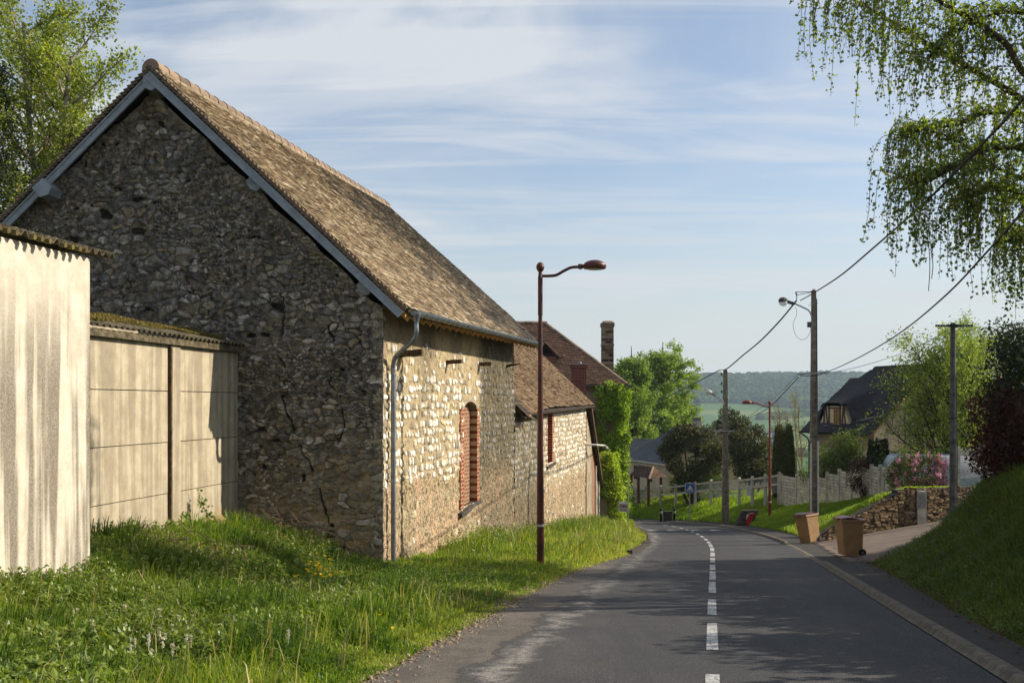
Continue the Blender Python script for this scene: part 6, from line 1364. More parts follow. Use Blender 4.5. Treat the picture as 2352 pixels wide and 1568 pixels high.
mb = MB(); mb.tube([V3(cen[0], cen[1], -2.8), V3(cen[0], cen[1], cen[2]+3.7)], [.2, .03], 8); mb.build('trunk', M['bark'], sp); leaf_mesh('crown', np.concatenate(pts), .13, M['hedge_green'], sp, seed=3, elong=3)

# big weeping birch hanging in from the right
bb = thing('birch_tree', (13.5, 16.9, .5), 'overhanging weeping birch with long leafy strands at the upper right', 'tree'); R = np.random.default_rng(17); mbt = MB()
trunk = spline(np.array([V3(13.7, 16.9, -.3), V3(13.6, 17, 2.6), V3(13.4, 17, 5.0), V3(13.2, 16.8, 7.5), V3(13.2, 16.8, 9.2), V3(13.3, 16.8, 10.6)]), 6); mbt.tube(trunk, np.linspace(.22, .05, len(trunk)), 10)
bough_defs = [  # through points seen in the picture at their own depths
 [(9.2, 11.7, 4.6), P(2470, 340, 11.8), P(2352, 232, 11.9), P(2250, 170, 12), P(2130, 100, 12.1), P(2040, 45, 12.2), P(1950, -5, 12.3), P(1870, -25, 12.3)],
 [(9.15, 11.7, 5.0), P(2440, 210, 11.3), P(2300, 90, 11.2), P(2170, 10, 11.2), P(2060, -40, 11.2), P(1990, -60, 11.3)],
 [(9.2, 11.7, 4.3), P(2460, 320, 12.6), P(2352, 266, 13), P(2260, 262, 13.2), P(2190, 290, 13.3), P(2120, 290, 13.4), P(2070, 320, 13.4)],
 [(9.2, 11.7, 4.1), P(2450, 400, 11.4), P(2352, 345, 11.3), P(2270, 345, 11.2), P(2190, 385, 11.2), P(2120, 420, 11.2), P(2060, 400, 11.2)],
 [(9.2, 11.7, 3.9), P(2470, 520, 12.4), P(2380, 430, 12.6), P(2300, 390, 12.8), P(2210, 330, 13.0), P(2130, 300, 13.1), P(2075, 310, 13.1)],
 [(9.2, 11.7, 3.6), P(2490, 560, 11.7), P(2400, 480, 11.6), P(2330, 440, 11.6), P(2260, 440, 11.6), P(2200, 470, 11.6)],
 [(9.2, 11.6, 6.2), P(2500, 60, 11.6), P(2400, 40, 11.5), P(2300, 30, 11.5), P(2200, 70, 11.6), P(2120, 150, 11.6)],
 [(9.2, 11.6, 3.3), P(2520, 650, 12.1), P(2440, 560, 12.2), P(2370, 530, 12.3), P(2330, 560, 12.3)],
 [(9.1, 11.5, 5.0), V3(10.3, 12.5, 6.0), V3(11.6, 13, 6.4), V3(12.8, 13.4, 6.0)]]
K = 1.45
for bd in bough_defs:
    for i in range(len(bd)): bd[i] = V3(0, 0, E)+(np.array(bd[i], float)-V3(0, 0, E))*V3(K, K, K)
LP = []; LR = []
for bi, bd in enumerate(bough_defs):
    bp = spline(np.array([np.array(p, float) for p in bd]), 7); r0 = .075 if bi < 2 else .05; mbt.tube(bp, np.linspace(r0, .008, len(bp)), 7)
    Lb = len(bp); vis = bi < 8; m = 115 if vis else 40; m = 95 if bi in (1,) else m
    for k in range(m):
        t = (R.random()**.8)*.86+.14; i = min(int(t*(Lb-1)), Lb-2); p0 = bp[i]+(bp[i+1]-bp[i])*R.random(); 
        # side twig spreads away from the bough, then hangs
        a = R.uniform(0, 6.28); o = V3(math.cos(a)*.7-.25, math.sin(a), R.uniform(-.1, .55)); l1 = R.uniform(.12, .62)
        hang = (R.uniform(.12, .62)*(1.35 if t > .6 else 1) + (.45 if R.random() < .12 else 0))*K
        if bi == 0 and t > .6: hang *= 1.1
        q_ = [p0, p0+norm(o)*l1*.6+V3(0, 0, .03), p0+norm(o)*l1+V3(0, 0, -.06), p0+norm(o)*(l1+.08)+V3(0, 0, -.06-hang*.5)+R.normal(0, .03, 3), p0+norm(o)*(l1+.09)+V3(0, 0, -.06-hang)+R.normal(0, .05, 3)]
        tw = spline(np.array(q_), 4); mbt.tube(tw, np.linspace(.009, .0035, len(tw)), 3, cap=False)
        ls = np.concatenate([[0], np.cumsum(np.linalg.norm(np.diff(tw, axis=0), axis=1))]); nl = int(ls[-1]/.036); s_ = R.uniform(.05, ls[-1], nl); LP.append(np.stack([np.interp(s_, ls, tw[:, j]) for j in range(3)], 1)+R.normal(0, .034, (nl, 3))); LR.append(np.full(nl, .25+.5*R.random()))
for (px, py0, py1) in ((2133, 560, 668), (2140, 580, 640)):
    tw = np.array([P(px-8, py0-60, 17), P(px, py0, 17), P(px+3, (py0+py1)/2, 17), P(px, py1, 17)]); mbt.tube(spline(tw, 4), .008, 3)
for k in range(40):   # low strands at the frame edge
    p0 = P(R.uniform(2310, 2420), R.uniform(520, 680), R.uniform(17, 18)); hang = R.uniform(.15, .5); nl = 22; f = R.random(nl)[:, None]; LP.append(p0-V3(0, 0, 1)*hang*f+R.normal(0, .03, (nl, 3))); LR.append(np.full(nl, .3))
mbt.build('trunk', M['bark'], bb); leaf_mesh('crown', np.concatenate(LP), .060, M['weeping_leaf'], bb, seed=8, elong=1.25, droop=.8, rnd=np.concatenate(LR))

# ------------------------------------------------------------------ light green trees beyond the hipped house
def far_tree(px, ytop, hw, Yd, label, seed, zb=None, leaf=.26, n=2.2):
    x = (px-1176)/FX*Yd; zt = E+(925-ytop)/FX*Yd; zb = zb if zb is not None else gz(x, Yd)-.3; H = zt-zb
    t = thing('poplar_tree', (x, Yd, zb), label, 'tree'); T = Tree(seed); R = T.R; W = hw/FX*Yd
    T.mb.tube([V3(x, Yd, zb), V3(x+.2, Yd, zb+H*.5), V3(x, Yd, zt-1)], [.35, .2, .03], 7)
    pts = []
    for k in range(26):
        f = .14+.80*(k/26); wid = W*(math.sin(math.pi*min(1, (f*.92+.14)))**.65)*R.uniform(.75, 1.1); a = k*2.4+R.uniform(0, .6)
        d = V3(math.cos(a), math.sin(a), 0); p0 = V3(x, Yd, zb+H*f*.82); tip = p0+d*wid+V3(0, 0, wid*1.0+H*.07); tip[2] = min(tip[2], zt-.2)
        mid = (p0+tip)/2+V3(0, 0, -.12*wid); c = spline(np.array([p0, mid, tip]), 6); T.mb.tube(c, np.linspace(.09, .02, len(c)), 5)
        for j in range(15):
            s = R.uniform(.35, 1.05); i = min(int(s*(len(c)-1)), len(c)-1); cc_ = c[i]+R.normal(0, .35, 3)*V3(1, 1, .8); m = int(R.uniform(16, 40)*n); v = R.normal(size=(m, 3))*V3(.27, .27, .20); pts.append(cc_+v+d*np.abs(v[:, 2:3])*.6)
    T.mb.build('trunk', M['bark'], t); leaf_mesh('crown', np.concatenate(pts), leaf, M['fresh_leaf'], t, seed=seed+3, elong=1.6); return t
far_tree(1450, 772, 52, 104, 'narrow light green tree rising beside the tall banded chimney', 31)
far_tree(1522, 764, 92, 110, 'broad light green tree with spreading boughs before the valley', 35, n=2.4)
far_tree(1405, 806, 50, 120, 'light green tree half hidden behind the tall banded chimney', 33)
far_tree(1560, 905, 60, 125, 'low light green tree behind the bungalow chimney', 37)

# ------------------------------------------------------------------ pines, cypress
def pine(px0, px1, y0, y1, Yd, dpt, label, seed, mat='pine', n=60, name='pine_tree', r0=.45, r1=.9, dens=620, sz=.19, stems=5, cat='tree'):
    R = np.random.default_rng(seed); a, b = P(px0, y1, Yd), P(px1, y0, Yd); c = (a+b)/2; hw, hh_ = (b[0]-a[0])/2, (b[2]-a[2])/2
    zb = gz(c[0], Yd)-.3; t = thing(name, (c[0], Yd, zb), label, cat)
    def fn(p): q = np.abs((p-c)/np.array([hw, dpt, hh_])); lowr = 1.0 if p[2] > c[2] else 1.0; return (q[0]**2.2+q[1]**2+q[2]**2.4)
    C, Rr = lumps_in(R, fn, (c-np.array([hw, dpt, hh_]), c+np.array([hw, dpt, hh_])), n, r0, r1)
    pts = shell(R, C, Rr, dens, .75, .5); mb = MB()
    for k in range(stems):
        e_ = C[R.integers(len(C))]; s = V3(c[0]+R.normal(0, .2), Yd, zb); mb.tube(spline(np.array([s, s*.5+e_*.5+V3(0, 0, -.3), e_]), 5), np.linspace(.12, .03, 11), 6)
    mb.build('trunk', M['bark'], t); leaf_mesh('crown', pts, sz, M[mat], t, seed=seed+1, elong=2.2); return t
pine(1528, 1668, 975, 1098, 72, 2.0, 'spreading dark pine with bare stems left of the ladder like pole', 51, n=75, r0=.38, r1=.8, stems=9)
pine(1640, 1716, 938, 1085, 80, 1.6, 'tall dark pine rising just behind the ladder like pole', 52, n=60, r0=.35, r1=.75)
pine(1690, 1765, 985, 1105, 74, 1.8, 'rounded dark pine left of the clipped cypress', 53, n=52, r0=.4, r1=.8)
def column(px0, px1, y0, y1, Yd, label, seed, mat, n=46, name='cypress_tree'):
    R = np.random.default_rng(seed); a, b = P(px0, y1, Yd), P(px1, y0, Yd); x = (a[0]+b[0])/2; hw = (b[0]-a[0])/2; zb = gz(x, Yd)-.2; H = b[2]-zb; t = thing(name, (x, Yd, zb), label, 'tree'); pts = []
    for k in range(n):
        an = R.uniform(0, 6.28); rr = hw*R.uniform(.55, .92); h1 = zb+H*R.uniform(.82, 1.0)*(1-.10*(rr/hw)); m = 420; f = R.random(m); wob = .035; pts.append(np.stack([x+rr*math.cos(an)*(.7+.3*np.sin(f*2.6+.4))+R.normal(0, wob+.05*(1-f), m), Yd+rr*math.sin(an)*.9+R.normal(0, wob, m), zb+.1+f*(h1-zb)], 1))
    mb = MB(); mb.tube([V3(x, Yd, zb), V3(x, Yd, zb+H*.7)], [.1, .03], 6); mb.build('trunk', M['bark'], t); leaf_mesh('crown', np.concatenate(pts), .13, M[mat], t, seed=seed, elong=2.5, droop=-1.4)
column(1772, 1826, 960, 1092, 64, 'dense columnar cypress with ribbed olive sprays right of the orange brown lamp', 61, 'cypress', 70)
column(1985, 2045, 998, 1062, 52, 'dark blue green juniper with pointed tips before the dormer house wall', 62, 'hedge_green', 26, 'juniper_bush')
for i, (px, yt, yd) in enumerate(((1800, 930, 84), (1830, 905, 88), (1846, 925, 82), (1815, 950, 80), (1783, 940, 90))):
    x = (px-1176)/FX*yd; tree('budding_tree', (x, yd, gz(x, yd)), E+(925-yt)/FX*yd-gz(x, yd), ['pale budding tree behind the top of the cypress', 'tallest pale budding tree left of the dormer house', 'pale budding tree nearest the dormer house eave', 'low pale budding tree right of the cypress', 'pale budding tree between the far lamp and the cypress'][i], M['twig'], M['willow'], 70+i, nch=(12, 6), ratio=.30, ang=.5, leafn=6, spread=.2, size=.13, r=.07, start=.15, up=.3, elong=2)
# fruit tree, shrubs, rose, hedges on the right
x, y = (2158-1176)/FX*50, 50.0
tree('fruit_tree', (x, y, gz(x, y)), E+(925-800)/FX*50-gz(x, y)+.3, 'light green fruit tree left of the round pole hiding the gable', M['bark'], M['fruit_leaf'], 81, nch=(18, 9, 6), ratio=.58, ang=1.0, leafn=12, spread=.17, size=.115, r=.14, start=.1, trunks=2, up=.32, wig=.16)
x = (2235-1176)/FX*47
tree('fruit_tree', (x, 47, gz(x, 47)), E+(925-800)/FX*47-gz(x, 47), 'light green fruit tree between the round pole and the dark hedge', M['bark'], M['fruit_leaf'], 83, nch=(12, 7, 5), ratio=.42, ang=.8, leafn=14, spread=.15, size=.10, r=.1, start=.15, up=.3)
def bush(px0, px1, y0, y1, Yd, dp, label, seed, mat, name='shrub', n=40, r0=.2, r1=.4, dens=700, sz=.09, elong=1.6, extra=None):
    R = np.random.default_rng(seed); a, b = P(px0, y1, Yd), P(px1, y0, Yd); c = (a+b)/2; hw, hh_ = (b[0]-a[0])/2, (b[2]-a[2])/2; t = thing(name, (c[0], Yd, a[2]), label, 'shrub')
    fn = lambda p: float((np.abs((p-c)/np.array([hw, dp, hh_]))**2.3).sum())
    C, Rr = lumps_in(R, fn, (c-np.array([hw, dp, hh_]), c+np.array([hw, dp, hh_])), n, r0, r1); pts = shell(R, C, Rr, dens, .85, .5)
    mb = MB()
    for k in range(7): e_ = C[R.integers(len(C))]; s = V3(c[0]+R.normal(0, .1), Yd, a[2]-.3); mb.tube([s, (s+e_)/2+R.normal(0, .05, 3), e_], [.03, .02, .01], 5)
    mb.build('stems', M['bark'], t); leaf_mesh('foliage', pts, sz, M[mat], t, seed=seed, elong=elong)
    return t, C, Rr
bush(1862, 1915, 1030, 1090, 54, 1.1, 'rounded green shrub just right of the tall pole', 91, 'bush')
x = (1945-1176)/FX*53
tree('feathery_shrub', (x, 53, gz(x, 53)), 3.3, 'feathery yellow green shrub in front of the dormer house wall', M['twig'], M['bush'], 93, nch=(14, 6), ratio=.55, ang=.75, leafn=18, spread=.16, size=.11, r=.05, start=.05, trunks=4, up=.3, cat='shrub')
bush(1955, 2008, 1052, 1128, 48.2, .8, 'dark copper green shrub overhanging the panel fence', 94, 'hedge_copper', n=36)
bush(1995, 2058, 1050, 1072, 48, .8, 'low clipped green bush behind the panel fence', 95, 'hedge_green', n=20, r0=.15, r1=.3)
bush(1832, 1870, 1072, 1112, 56, .6, 'thin climbing plant on the panel fence left of the tall pole', 99, 'bush', n=16, r0=.15, r1=.3, dens=300)
rt, C, Rr = bush(2046, 2176, 1042, 1136, 39.6, .8, 'rose bush covered in pink flowers beside the round pole', 96, 'hedge_copper', n=80, r0=.16, r1=.32, dens=560, sz=.07)
R = np.random.default_rng(6); mm = R.normal(size=(1500, 3)); ii = R.integers(0, len(C), 1500); pts = C[ii]+mm/np.linalg.norm(mm, axis=1)[:, None]*Rr[ii][:, None]; leaf_mesh('green_leaves', np.repeat(pts, 5, 0)+R.normal(0, .08, (7500, 3)), .07, M['bush'], rt, seed=9)
fl = []
for k in range(170):
    i = R.integers(len(C)); v = norm(R.normal(size=3)+V3(.5, -.9, .25)); c = C[i]+v*Rr[i]*1.05
    if R.random() < .35: c = P(R.uniform(2140, 2172), R.uniform(1060, 1125), 39.0)+R.normal(0, .05, 3)
    fl.append(c+R.normal(0, .035, (16, 3)))
o_ = leaf_mesh('blossoms', np.concatenate(fl), .075, M['pink'], rt, seed=4, elong=1.1); o_['kind'] = 'stuff'
# long hedge on top of the right bank; its near end is the dark mass at the frame edge
def hedge(name, path, w, z0f, h, mat, label, seed, dens=260, sz=.10, step=.55):
    R = np.random.default_rng(seed); t = thing(name, (*path[0], gz(*path[0])), label, 'hedge'); C = []; Rr = []; pp = np.array(path, float); ls = np.concatenate([[0], np.cumsum(np.linalg.norm(np.diff(pp, axis=0), axis=1))]); s = 0; mb = MB()
    while s < ls[-1]:
        x = np.interp(s, ls, pp[:, 0]); y = np.interp(s, ls, pp[:, 1]); zb = gz(x, y)+z0f; hh_ = h(y)-zb
        for k in range(max(2, int(hh_/.45))):
            for sg in (-1, 0, 1): C.append((x+sg*w*.38+R.normal(0, .12), y+R.normal(0, .15), zb+.3+(hh_-.4)*(k+.5)/max(2, int(hh_/.45))+R.normal(0, .12))); Rr.append(R.uniform(.34, .6))
        if int(s/step) % 2 == 0: mb.tube([V3(x, y, zb-.3), V3(x, y, zb+hh_*.6)], [.06, .03], 5)
        s += step
    mb.build('stems', M['bark'], t); leaf_mesh('foliage', shell(R, C, Rr, dens, 1.0, .6), sz, M[mat], t, seed=seed, elong=1.9); return t
hedge('conifer_hedge', [(13.7, 27.2), (13.2, 24.6), (12.4, 21.5)], 1.8, 1.35, lambda y: E+1.72+.2*np.sin(y), 'hedge_green', 'dark green conifer hedge top above the copper hedge at the right edge', 101, dens=900)
hedge('copper_hedge', [(13.25, 27.4), (12.7, 24.8), (12.1, 21.5)], 1.4, -.1, lambda y: E+.35, 'hedge_copper', 'dark reddish copper hedge on top of the shaded bank at the right edge', 102, dens=900)
hedge('conifer_hedge', [(11.3, 20.5), (9.3, 10), (8.1, 3), (7.2, -3)], 1.5, -.1, lambda y: 3.0+.35*math.sin(y*1.7)+.25*math.sin(y*4.1)+.02*(20-y), 'hedge_green', 'long dark hedge on the bank beside the camera', 103, dens=420, sz=.16, step=.5)
x, y = 17.5, 24.6
tree('ash_tree', (x, y, .4), 10.5, 'leafy tree standing behind the dark hedge outside the right edge', M['bark'], M['fruit_leaf'], 107, nch=(12, 7, 5), ratio=.38, ang=.9, leafn=13, spread=.3, size=.18, r=.16, start=.3)
# clipped hedge in front of the bungalow
R = np.random.default_rng(5); C = []; a, b = P(1546, 1127, 74), P(1668, 1127, 69)
t = thing('clipped_hedge', a, 'low clipped hedge between the bungalow and the rail fence', 'hedge')
for k in range(34): f = k/33; p = a+(b-a)*f; C += [p+V3(0, R.normal(0, .1), zz+R.normal(0, .05)) for zz in (.1, .45, .8)]
leaf_mesh('foliage', shell(R, C, [.33]*len(C), 500, .8, .6), .12, M['bush'], t, seed=5)
# ------------------------------------------------------------------ creeper on the hipped house
cr = thing('creeper', (5.9, 57.9, -5.3), 'bright yellow green creeper climbing the corner of the hipped house', 'climbing plant'); R = np.random.default_rng(8); C = []; Rr = []
for k in range(430):
    px = R.uniform(1372, 1444); py = R.uniform(884, 1215)
    right = px > 1418; dark_gap = (1385 < px < 1418) and (955 < py < 1000)
    if dark_gap and R.random() < .85: continue
    if px < 1385 and py > 925 and R.random() < .75: continue
    edge_ = 1447-16*float(vnoise(np.array(py*.045), np.array(0.), 5))
    if px > edge_: px = edge_
    C.append(P(px, py, 58.05+R.uniform(-.25, .05)-(.15 if right else 0))); Rr.append(R.uniform(.12, .40))
for k in range(60): C.append(V3(6.35+R.uniform(-.05, .2), R.uniform(58.1, 61), R.uniform(-5.3, E+.6))); Rr.append(R.uniform(.2, .35))
mb = MB()
for k in range(12): x0 = R.uniform(5.2, 6.2); mb.tube(spline(np.array([V3(x0, 57.9, -5.5), V3(x0+R.normal(0, .2), 57.95, -3), V3(x0+R.normal(0, .3), 58.0, -.5), V3(x0+R.normal(0, .4), 58.1, 1.8)]), 4), .025, 4)
mb.build('stems', M['twig'], cr); leaf_mesh('leaves', shell(R, C, Rr, 620, 1.0, .55), .135, M['ivy'], cr, seed=5, elong=1.3, droop=.8, nrm=V3(0, -1, .3)[None], rnd=.5)
pr_ = thing('garden_pier', P(1389, 1205, 55), 'tan rendered gate pier overhung by creeper', 'gate pier'); mb = MB(); mb.box(P(1389, 1215, 55.1), .55, .5, 4.0); mb.build('pier', M['render'], pr_)
cr2 = thing('creeper', P(1400, 1200, 54.8), 'lime green creeper mound spilling over the gate pier', 'climbing plant'); C = []; Rr = []
for k in range(200):
    f = R.random(); px = R.uniform(1374, 1420) if f < .7 else R.uniform(1405, 1428); py = R.uniform(1042, 1140) if f < .7 else R.uniform(1120, 1208)
    if ((px-1397)/26)**2+((py-1092)/52)**2 > 1.05 and f < .7: continue
    C.append(P(px, py, 54.6+R.uniform(-.3, .3))); Rr.append(R.uniform(.18, .34))
for k in range(40): C.append(P(R.uniform(1398, 1450), R.uniform(1195, 1215), 54+R.uniform(-1, .4))); Rr.append(R.uniform(.12, .24))
leaf_mesh('leaves', shell(R, C, Rr, 900, 1.0, .5), .125, M['ivy'], cr2, seed=15, elong=1.3, droop=.6, nrm=V3(0, -1, .3)[None], rnd=.72)
# moss on the corrugated coping
R = np.random.default_rng(9); n = 26000; t_ = R.uniform(-.3, 5.9, n); v = R.random(n)**.8; h_ = fbm(t_*1.4, v*2, 5, 3); keep = (h_ > .40-.15*(t_ > 4.8)) & (v > .16+.2*(h_ < .5)); t_, v, h_ = t_[keep], v[keep], h_[keep]
pts = np.stack([qc_(0, 0)[0]+CD[0]*t_+CNm[0]*(.15-1.2*v), qc_(0, 0)[1]+CD[1]*t_+CNm[1]*(.15-1.2*v), E+1.24+.29*v+.16*np.maximum(h_-.38, 0)*R.random(len(v))+.02], 1); o_ = leaf_mesh('moss', pts, .045, M['moss'], sheet, seed=3, elong=1.6); o_['kind'] = 'stuff'
n = 5000; a = R.uniform(0, 1, n); pts = np.array(qc_(5.8, E+1.15))+np.stack([CNm[0]*(.1-.25*R.random(n))+CD[0]*R.normal(0, .07, n), CNm[1]*(.1-.25*R.random(n))+CD[1]*R.normal(.03, .07, n), .12-.5*a**1.3], 1); o_ = leaf_mesh('hanging_moss', pts, .04, M['moss'], sheet, seed=4, elong=2, rnd=.8); o_['kind'] = 'stuff'

# ------------------------------------------------------------------ grass and weeds
def scatter(n, x0, x1, y0, y1, seed, cond):
    R = np.random.default_rng(seed); x = R.uniform(x0, x1, n); y = R.uniform(y0, y1, n); d = lateral(x, y); k = cond(x, y, d, R); x, y, d = x[k], y[k], d[k]; return np.stack([x, y, zground(x, y, d)-.01], 1), d
BX = lambda y: -2.69+(y-21.2)*.219          # road face of the barns
CXp = lambda y: -6.35+(y-16)*.16             # face of the panel wall
def left_ok(x, y, d, R):
    edge = d < left_edge(y)-.04-.22*(fbm(x*1.5, y*1.5, 4, 3)-.35)
    house = np.where(y > 21.2, x > BX(y)+.03, True); pw_ = np.where((y > 13) & (y < 21.9), (x > CXp(y)+.18) | (y > 21.9), True); sw_ = np.where(y <= 13, x > -5.36+(y-13)*.16+.04, True)
    fr = (np.abs(x) < .56*y+1.2) & ~((x > 4.6) & (y > 55))
    return edge & house & pw_ & sw_ & fr & (d < 0)
def dens_y(y, R, y0): return R.random(len(y)) < np.clip((y0/np.maximum(y, 1))**1.5, 0, 1)
P1, d1_ = scatter(560000, -7.2, 1.5, 4.2, 22, 1, lambda x, y, d, R: left_ok(x, y, d, R) & dens_y(y, R, 8.0))
fld1 = fbm(P1[:, 0]*.55, P1[:, 1]*.55, 21, 3); fld2 = fbm(P1[:, 0]*1.3, P1[:, 1]*1.3, 37, 3)
edgef = sstep(0, 1.4, left_edge(P1[:, 1])-d1_)
clump = sstep(.50, .68, fld2)
Hh = (.07+.22*edgef)*(.55+.9*fld1)+.22*clump*edgef
lowc = lambda x, y: 1-.62*sstep(-4.3, -3.2, x)*sstep(13.5, 16, y)*(1-sstep(23, 28, y))
Hh = Hh*lowc(P1[:, 0], P1[:, 1])
o_ = blades('meadow_grass', P1, Hh, .0075+.0005*P1[:, 1], M['grass'], 3, lean=.55, rnd=.50-.30*clump+.22*(1-edgef)+.25*(fld1-.5)); tag(o_, 'lush uncut grass on the left verge below the barn', 'grass', kind='stuff')
P2, d2_ = scatter(300000, -3.2, 7.5, 20, 58, 2, lambda x, y, d, R: left_ok(x, y, d, R) & dens_y(y, R, 22.0))
ef = sstep(0, 1.0, left_edge(P2[:, 1])-d2_); o_ = blades('verge_grass', P2, lowc(P2[:, 0], P2[:, 1])*(.10+.32*ef)*(.6+.8*fbm(P2[:, 0]*.8, P2[:, 1]*.8, 5, 3)), .02, M['grass'], 5, lean=.5, rnd=.52+.2*(1-ef)+.35*(fbm(P2[:, 0]*.5, P2[:, 1]*.5, 9, 3)-.5)); tag(o_, 'tall sunlit grass strip between the road and the flint walls', 'grass', kind='stuff')
# broad leaved weeds: stems with leaves in whorls
def weeds(name, n, cond, seed, hmin, hmax, leaf, label, x0, x1, y0, y1, mat='nettle', step=.055, ldens=4):
    S, d = scatter(n, x0, x1, y0, y1, seed, cond); R = np.random.default_rng(seed); pts = []; rnd = []
    h = R.uniform(hmin, hmax, len(S)); mb = MB(); az = R.uniform(0, 6.28, len(S)); ln = R.uniform(0, .25, len(S))
    kmax = int(hmax/step)+1
    for k in range(1, kmax):
        ok = h > k*step
        for j in range(ldens):
            a = az+j*6.283/ldens+k*.9+R.normal(0, .2, len(S)); f = k*step; r_ = leaf*(.55+.5*np.clip(1-(f/h), 0, 1)*1.2)
            q_ = S+np.stack([np.cos(az)*ln*f+np.cos(a)*r_*.6, np.sin(az)*ln*f+np.sin(a)*r_*.6, np.full(len(S), f)], 1)+R.normal(0, .008, (len(S), 3)); pts.append(q_[ok]); rnd.append((.30+.5*(f/h)+R.normal(0, .1, len(S)))[ok])
    pts = np.concatenate(pts); o_ = leaf_mesh(name, pts, leaf, M[mat], seed=seed, elong=1.55, nrm=V3(0, 0, 2.2)[None], droop=.25, rnd=np.concatenate(rnd)); return tag(o_, label, 'weeds', kind='stuff'), S, h
bank_m = lambda x, y: fbm(x*.6, y*.6, 88, 3)
weeds('nettles', 40000, lambda x, y, d, R: left_ok(x, y, d, R) & (bank_m(x, y) > .40) & (d < left_edge(y)-1.2) & ((x < -3.9) | (y < 14.5)) & dens_y(y, R, 12), 11, .14, .46, .052, 'green nettles and low weeds among the verge grass', -7.0, 0, 6, 21.2)
weeds('bramble_weeds', 4200, lambda x, y, d, R: left_ok(x, y, d, R) & (y > 14.5) & (x < -3.5), 12, .10, .46, .05, 'leafy weeds heaped against the panel wall and barn corner', -6.8, -1.8, 14.5, 21.3)
weeds('dark_nettles', 2400, lambda x, y, d, R: left_ok(x, y, d, R) & (x < -1.9-.35*(y-5)) & (y < 9.2), 13, .18, .46, .075, 'dark shaded nettles in the lower left corner', -5.2, -1.4, 4.4, 9.2, step=.06)
weeds('wall_foot_weeds', 7000, lambda x, y, d, R: left_ok(x, y, d, R) & (x < BX(y)+1.3) & (y > 24.5) & (fbm(x*.9, y*.9, 6, 2) > .36), 14, .2, .8, .06, 'tall weeds growing along the foot of the flint walls', -2.7, 5, 22, 50, step=.075)
P5, d5_ = scatter(60000, -7.2, 1.5, 5, 22, 41, lambda x, y, d, R: left_ok(x, y, d, R) & dens_y(y, R, 9) & (d < left_edge(y)-.5) & (fbm(x*.9, y*.9, 66, 3) > .50))
o_ = blades('tall_grass_tufts', P5, .42*lowc(P5[:, 0], P5[:, 1])**1.5, .009, M['grass'], 43, lean=.45, rnd=.55, wind=(.12, -.06)); tag(o_, 'taller tufts of wild grass on the left verge', 'grass', kind='stuff')
P6, d6_ = scatter(8000, -7.2, 5.5, 5, 50, 45, lambda x, y, d, R: left_ok(x, y, d, R) & (d < left_edge(y)-.3) & dens_y(y, R, 15)); hs_ = np.where(P6[:, 1] > 21, .75, .50)*lowc(P6[:, 0], P6[:, 1])
o_ = blades('dry_stalks', P6, hs_, .008+.0003*P6[:, 1], M['twig_leaf'], 47, lean=.3, rnd=.6, wind=(.1, 0)); tag(o_, 'pale dry grass stalks standing above the left verge', 'dry grass', kind='stuff')
P7, d7_ = scatter(70000, -2.7, 5.5, 21, 52, 49, lambda x, y, d, R: left_ok(x, y, d, R) & (x < BX(y)+1.9) & (fbm(x*.8, y*.8, 12, 2) > .38))
o_ = blades('wall_foot_grass', P7, sstep(21, 28, P7[:, 1])*.72*fbm(P7[:, 0], P7[:, 1], 14, 2)+.15, .017, M['grass'], 51, lean=.4, rnd=.45, wind=(.1, 0)); tag(o_, 'high uncut grass along the foot of the flint walls', 'grass', kind='stuff')
# mat of small leaves
S, d = scatter(200000, -7, 1.2, 5, 21.2, 15, lambda x, y, d, R: left_ok(x, y, d, R) & dens_y(y, R, 9) & (d < left_edge(y)-.35)); S[:, 2] += np.random.default_rng(2).uniform(.02, .20, len(S))*sstep(0, 1.5, left_edge(S[:, 1])-d)
tag(leaf_mesh('clover_mat', S, .034, M['nettle'], seed=16, elong=1.3, nrm=V3(0, 0, 1.6)[None]), 'carpet of small round leaves under the grass of the left verge', 'ground cover', kind='stuff')
# dry bramble stems
R = np.random.default_rng(31); mb = MB()
for k in range(150):
    c = P(430, 1290, 15.6) if k < 70 else P(640, 1225, 20.2); p = V3(c[0]+R.normal(0, .55), c[1]+R.normal(0, .35), 0); p[2] = gz(p[0], p[1])+R.uniform(.03, .25); a = R.uniform(0, 6.28); L = R.uniform(.2, .8); q_ = p+V3(math.cos(a)*L, math.sin(a)*L*.5, R.uniform(-.05, .25)); m_ = (p+q_)/2+V3(0, 0, R.uniform(.05, .3)); mb.tube(spline(np.array([p, m_, q_]), 5), .006, 4)
for k in range(30): c = P(R.uniform(590, 860), 1225, 20.6); z0 = gz(c[0], c[1]); h = R.uniform(.25, .75); mb.tube(spline(np.array([V3(c[0], c[1], z0), V3(c[0]+R.normal(0, .1), c[1], z0+h*.6), V3(c[0]+R.normal(0, .3), c[1], z0+h)]), 4), .006, 4)
tag(mb.build('dry_brambles', M['twig']), 'tangle of dry brown bramble stems against the wall foot', 'brambles', kind='stuff')
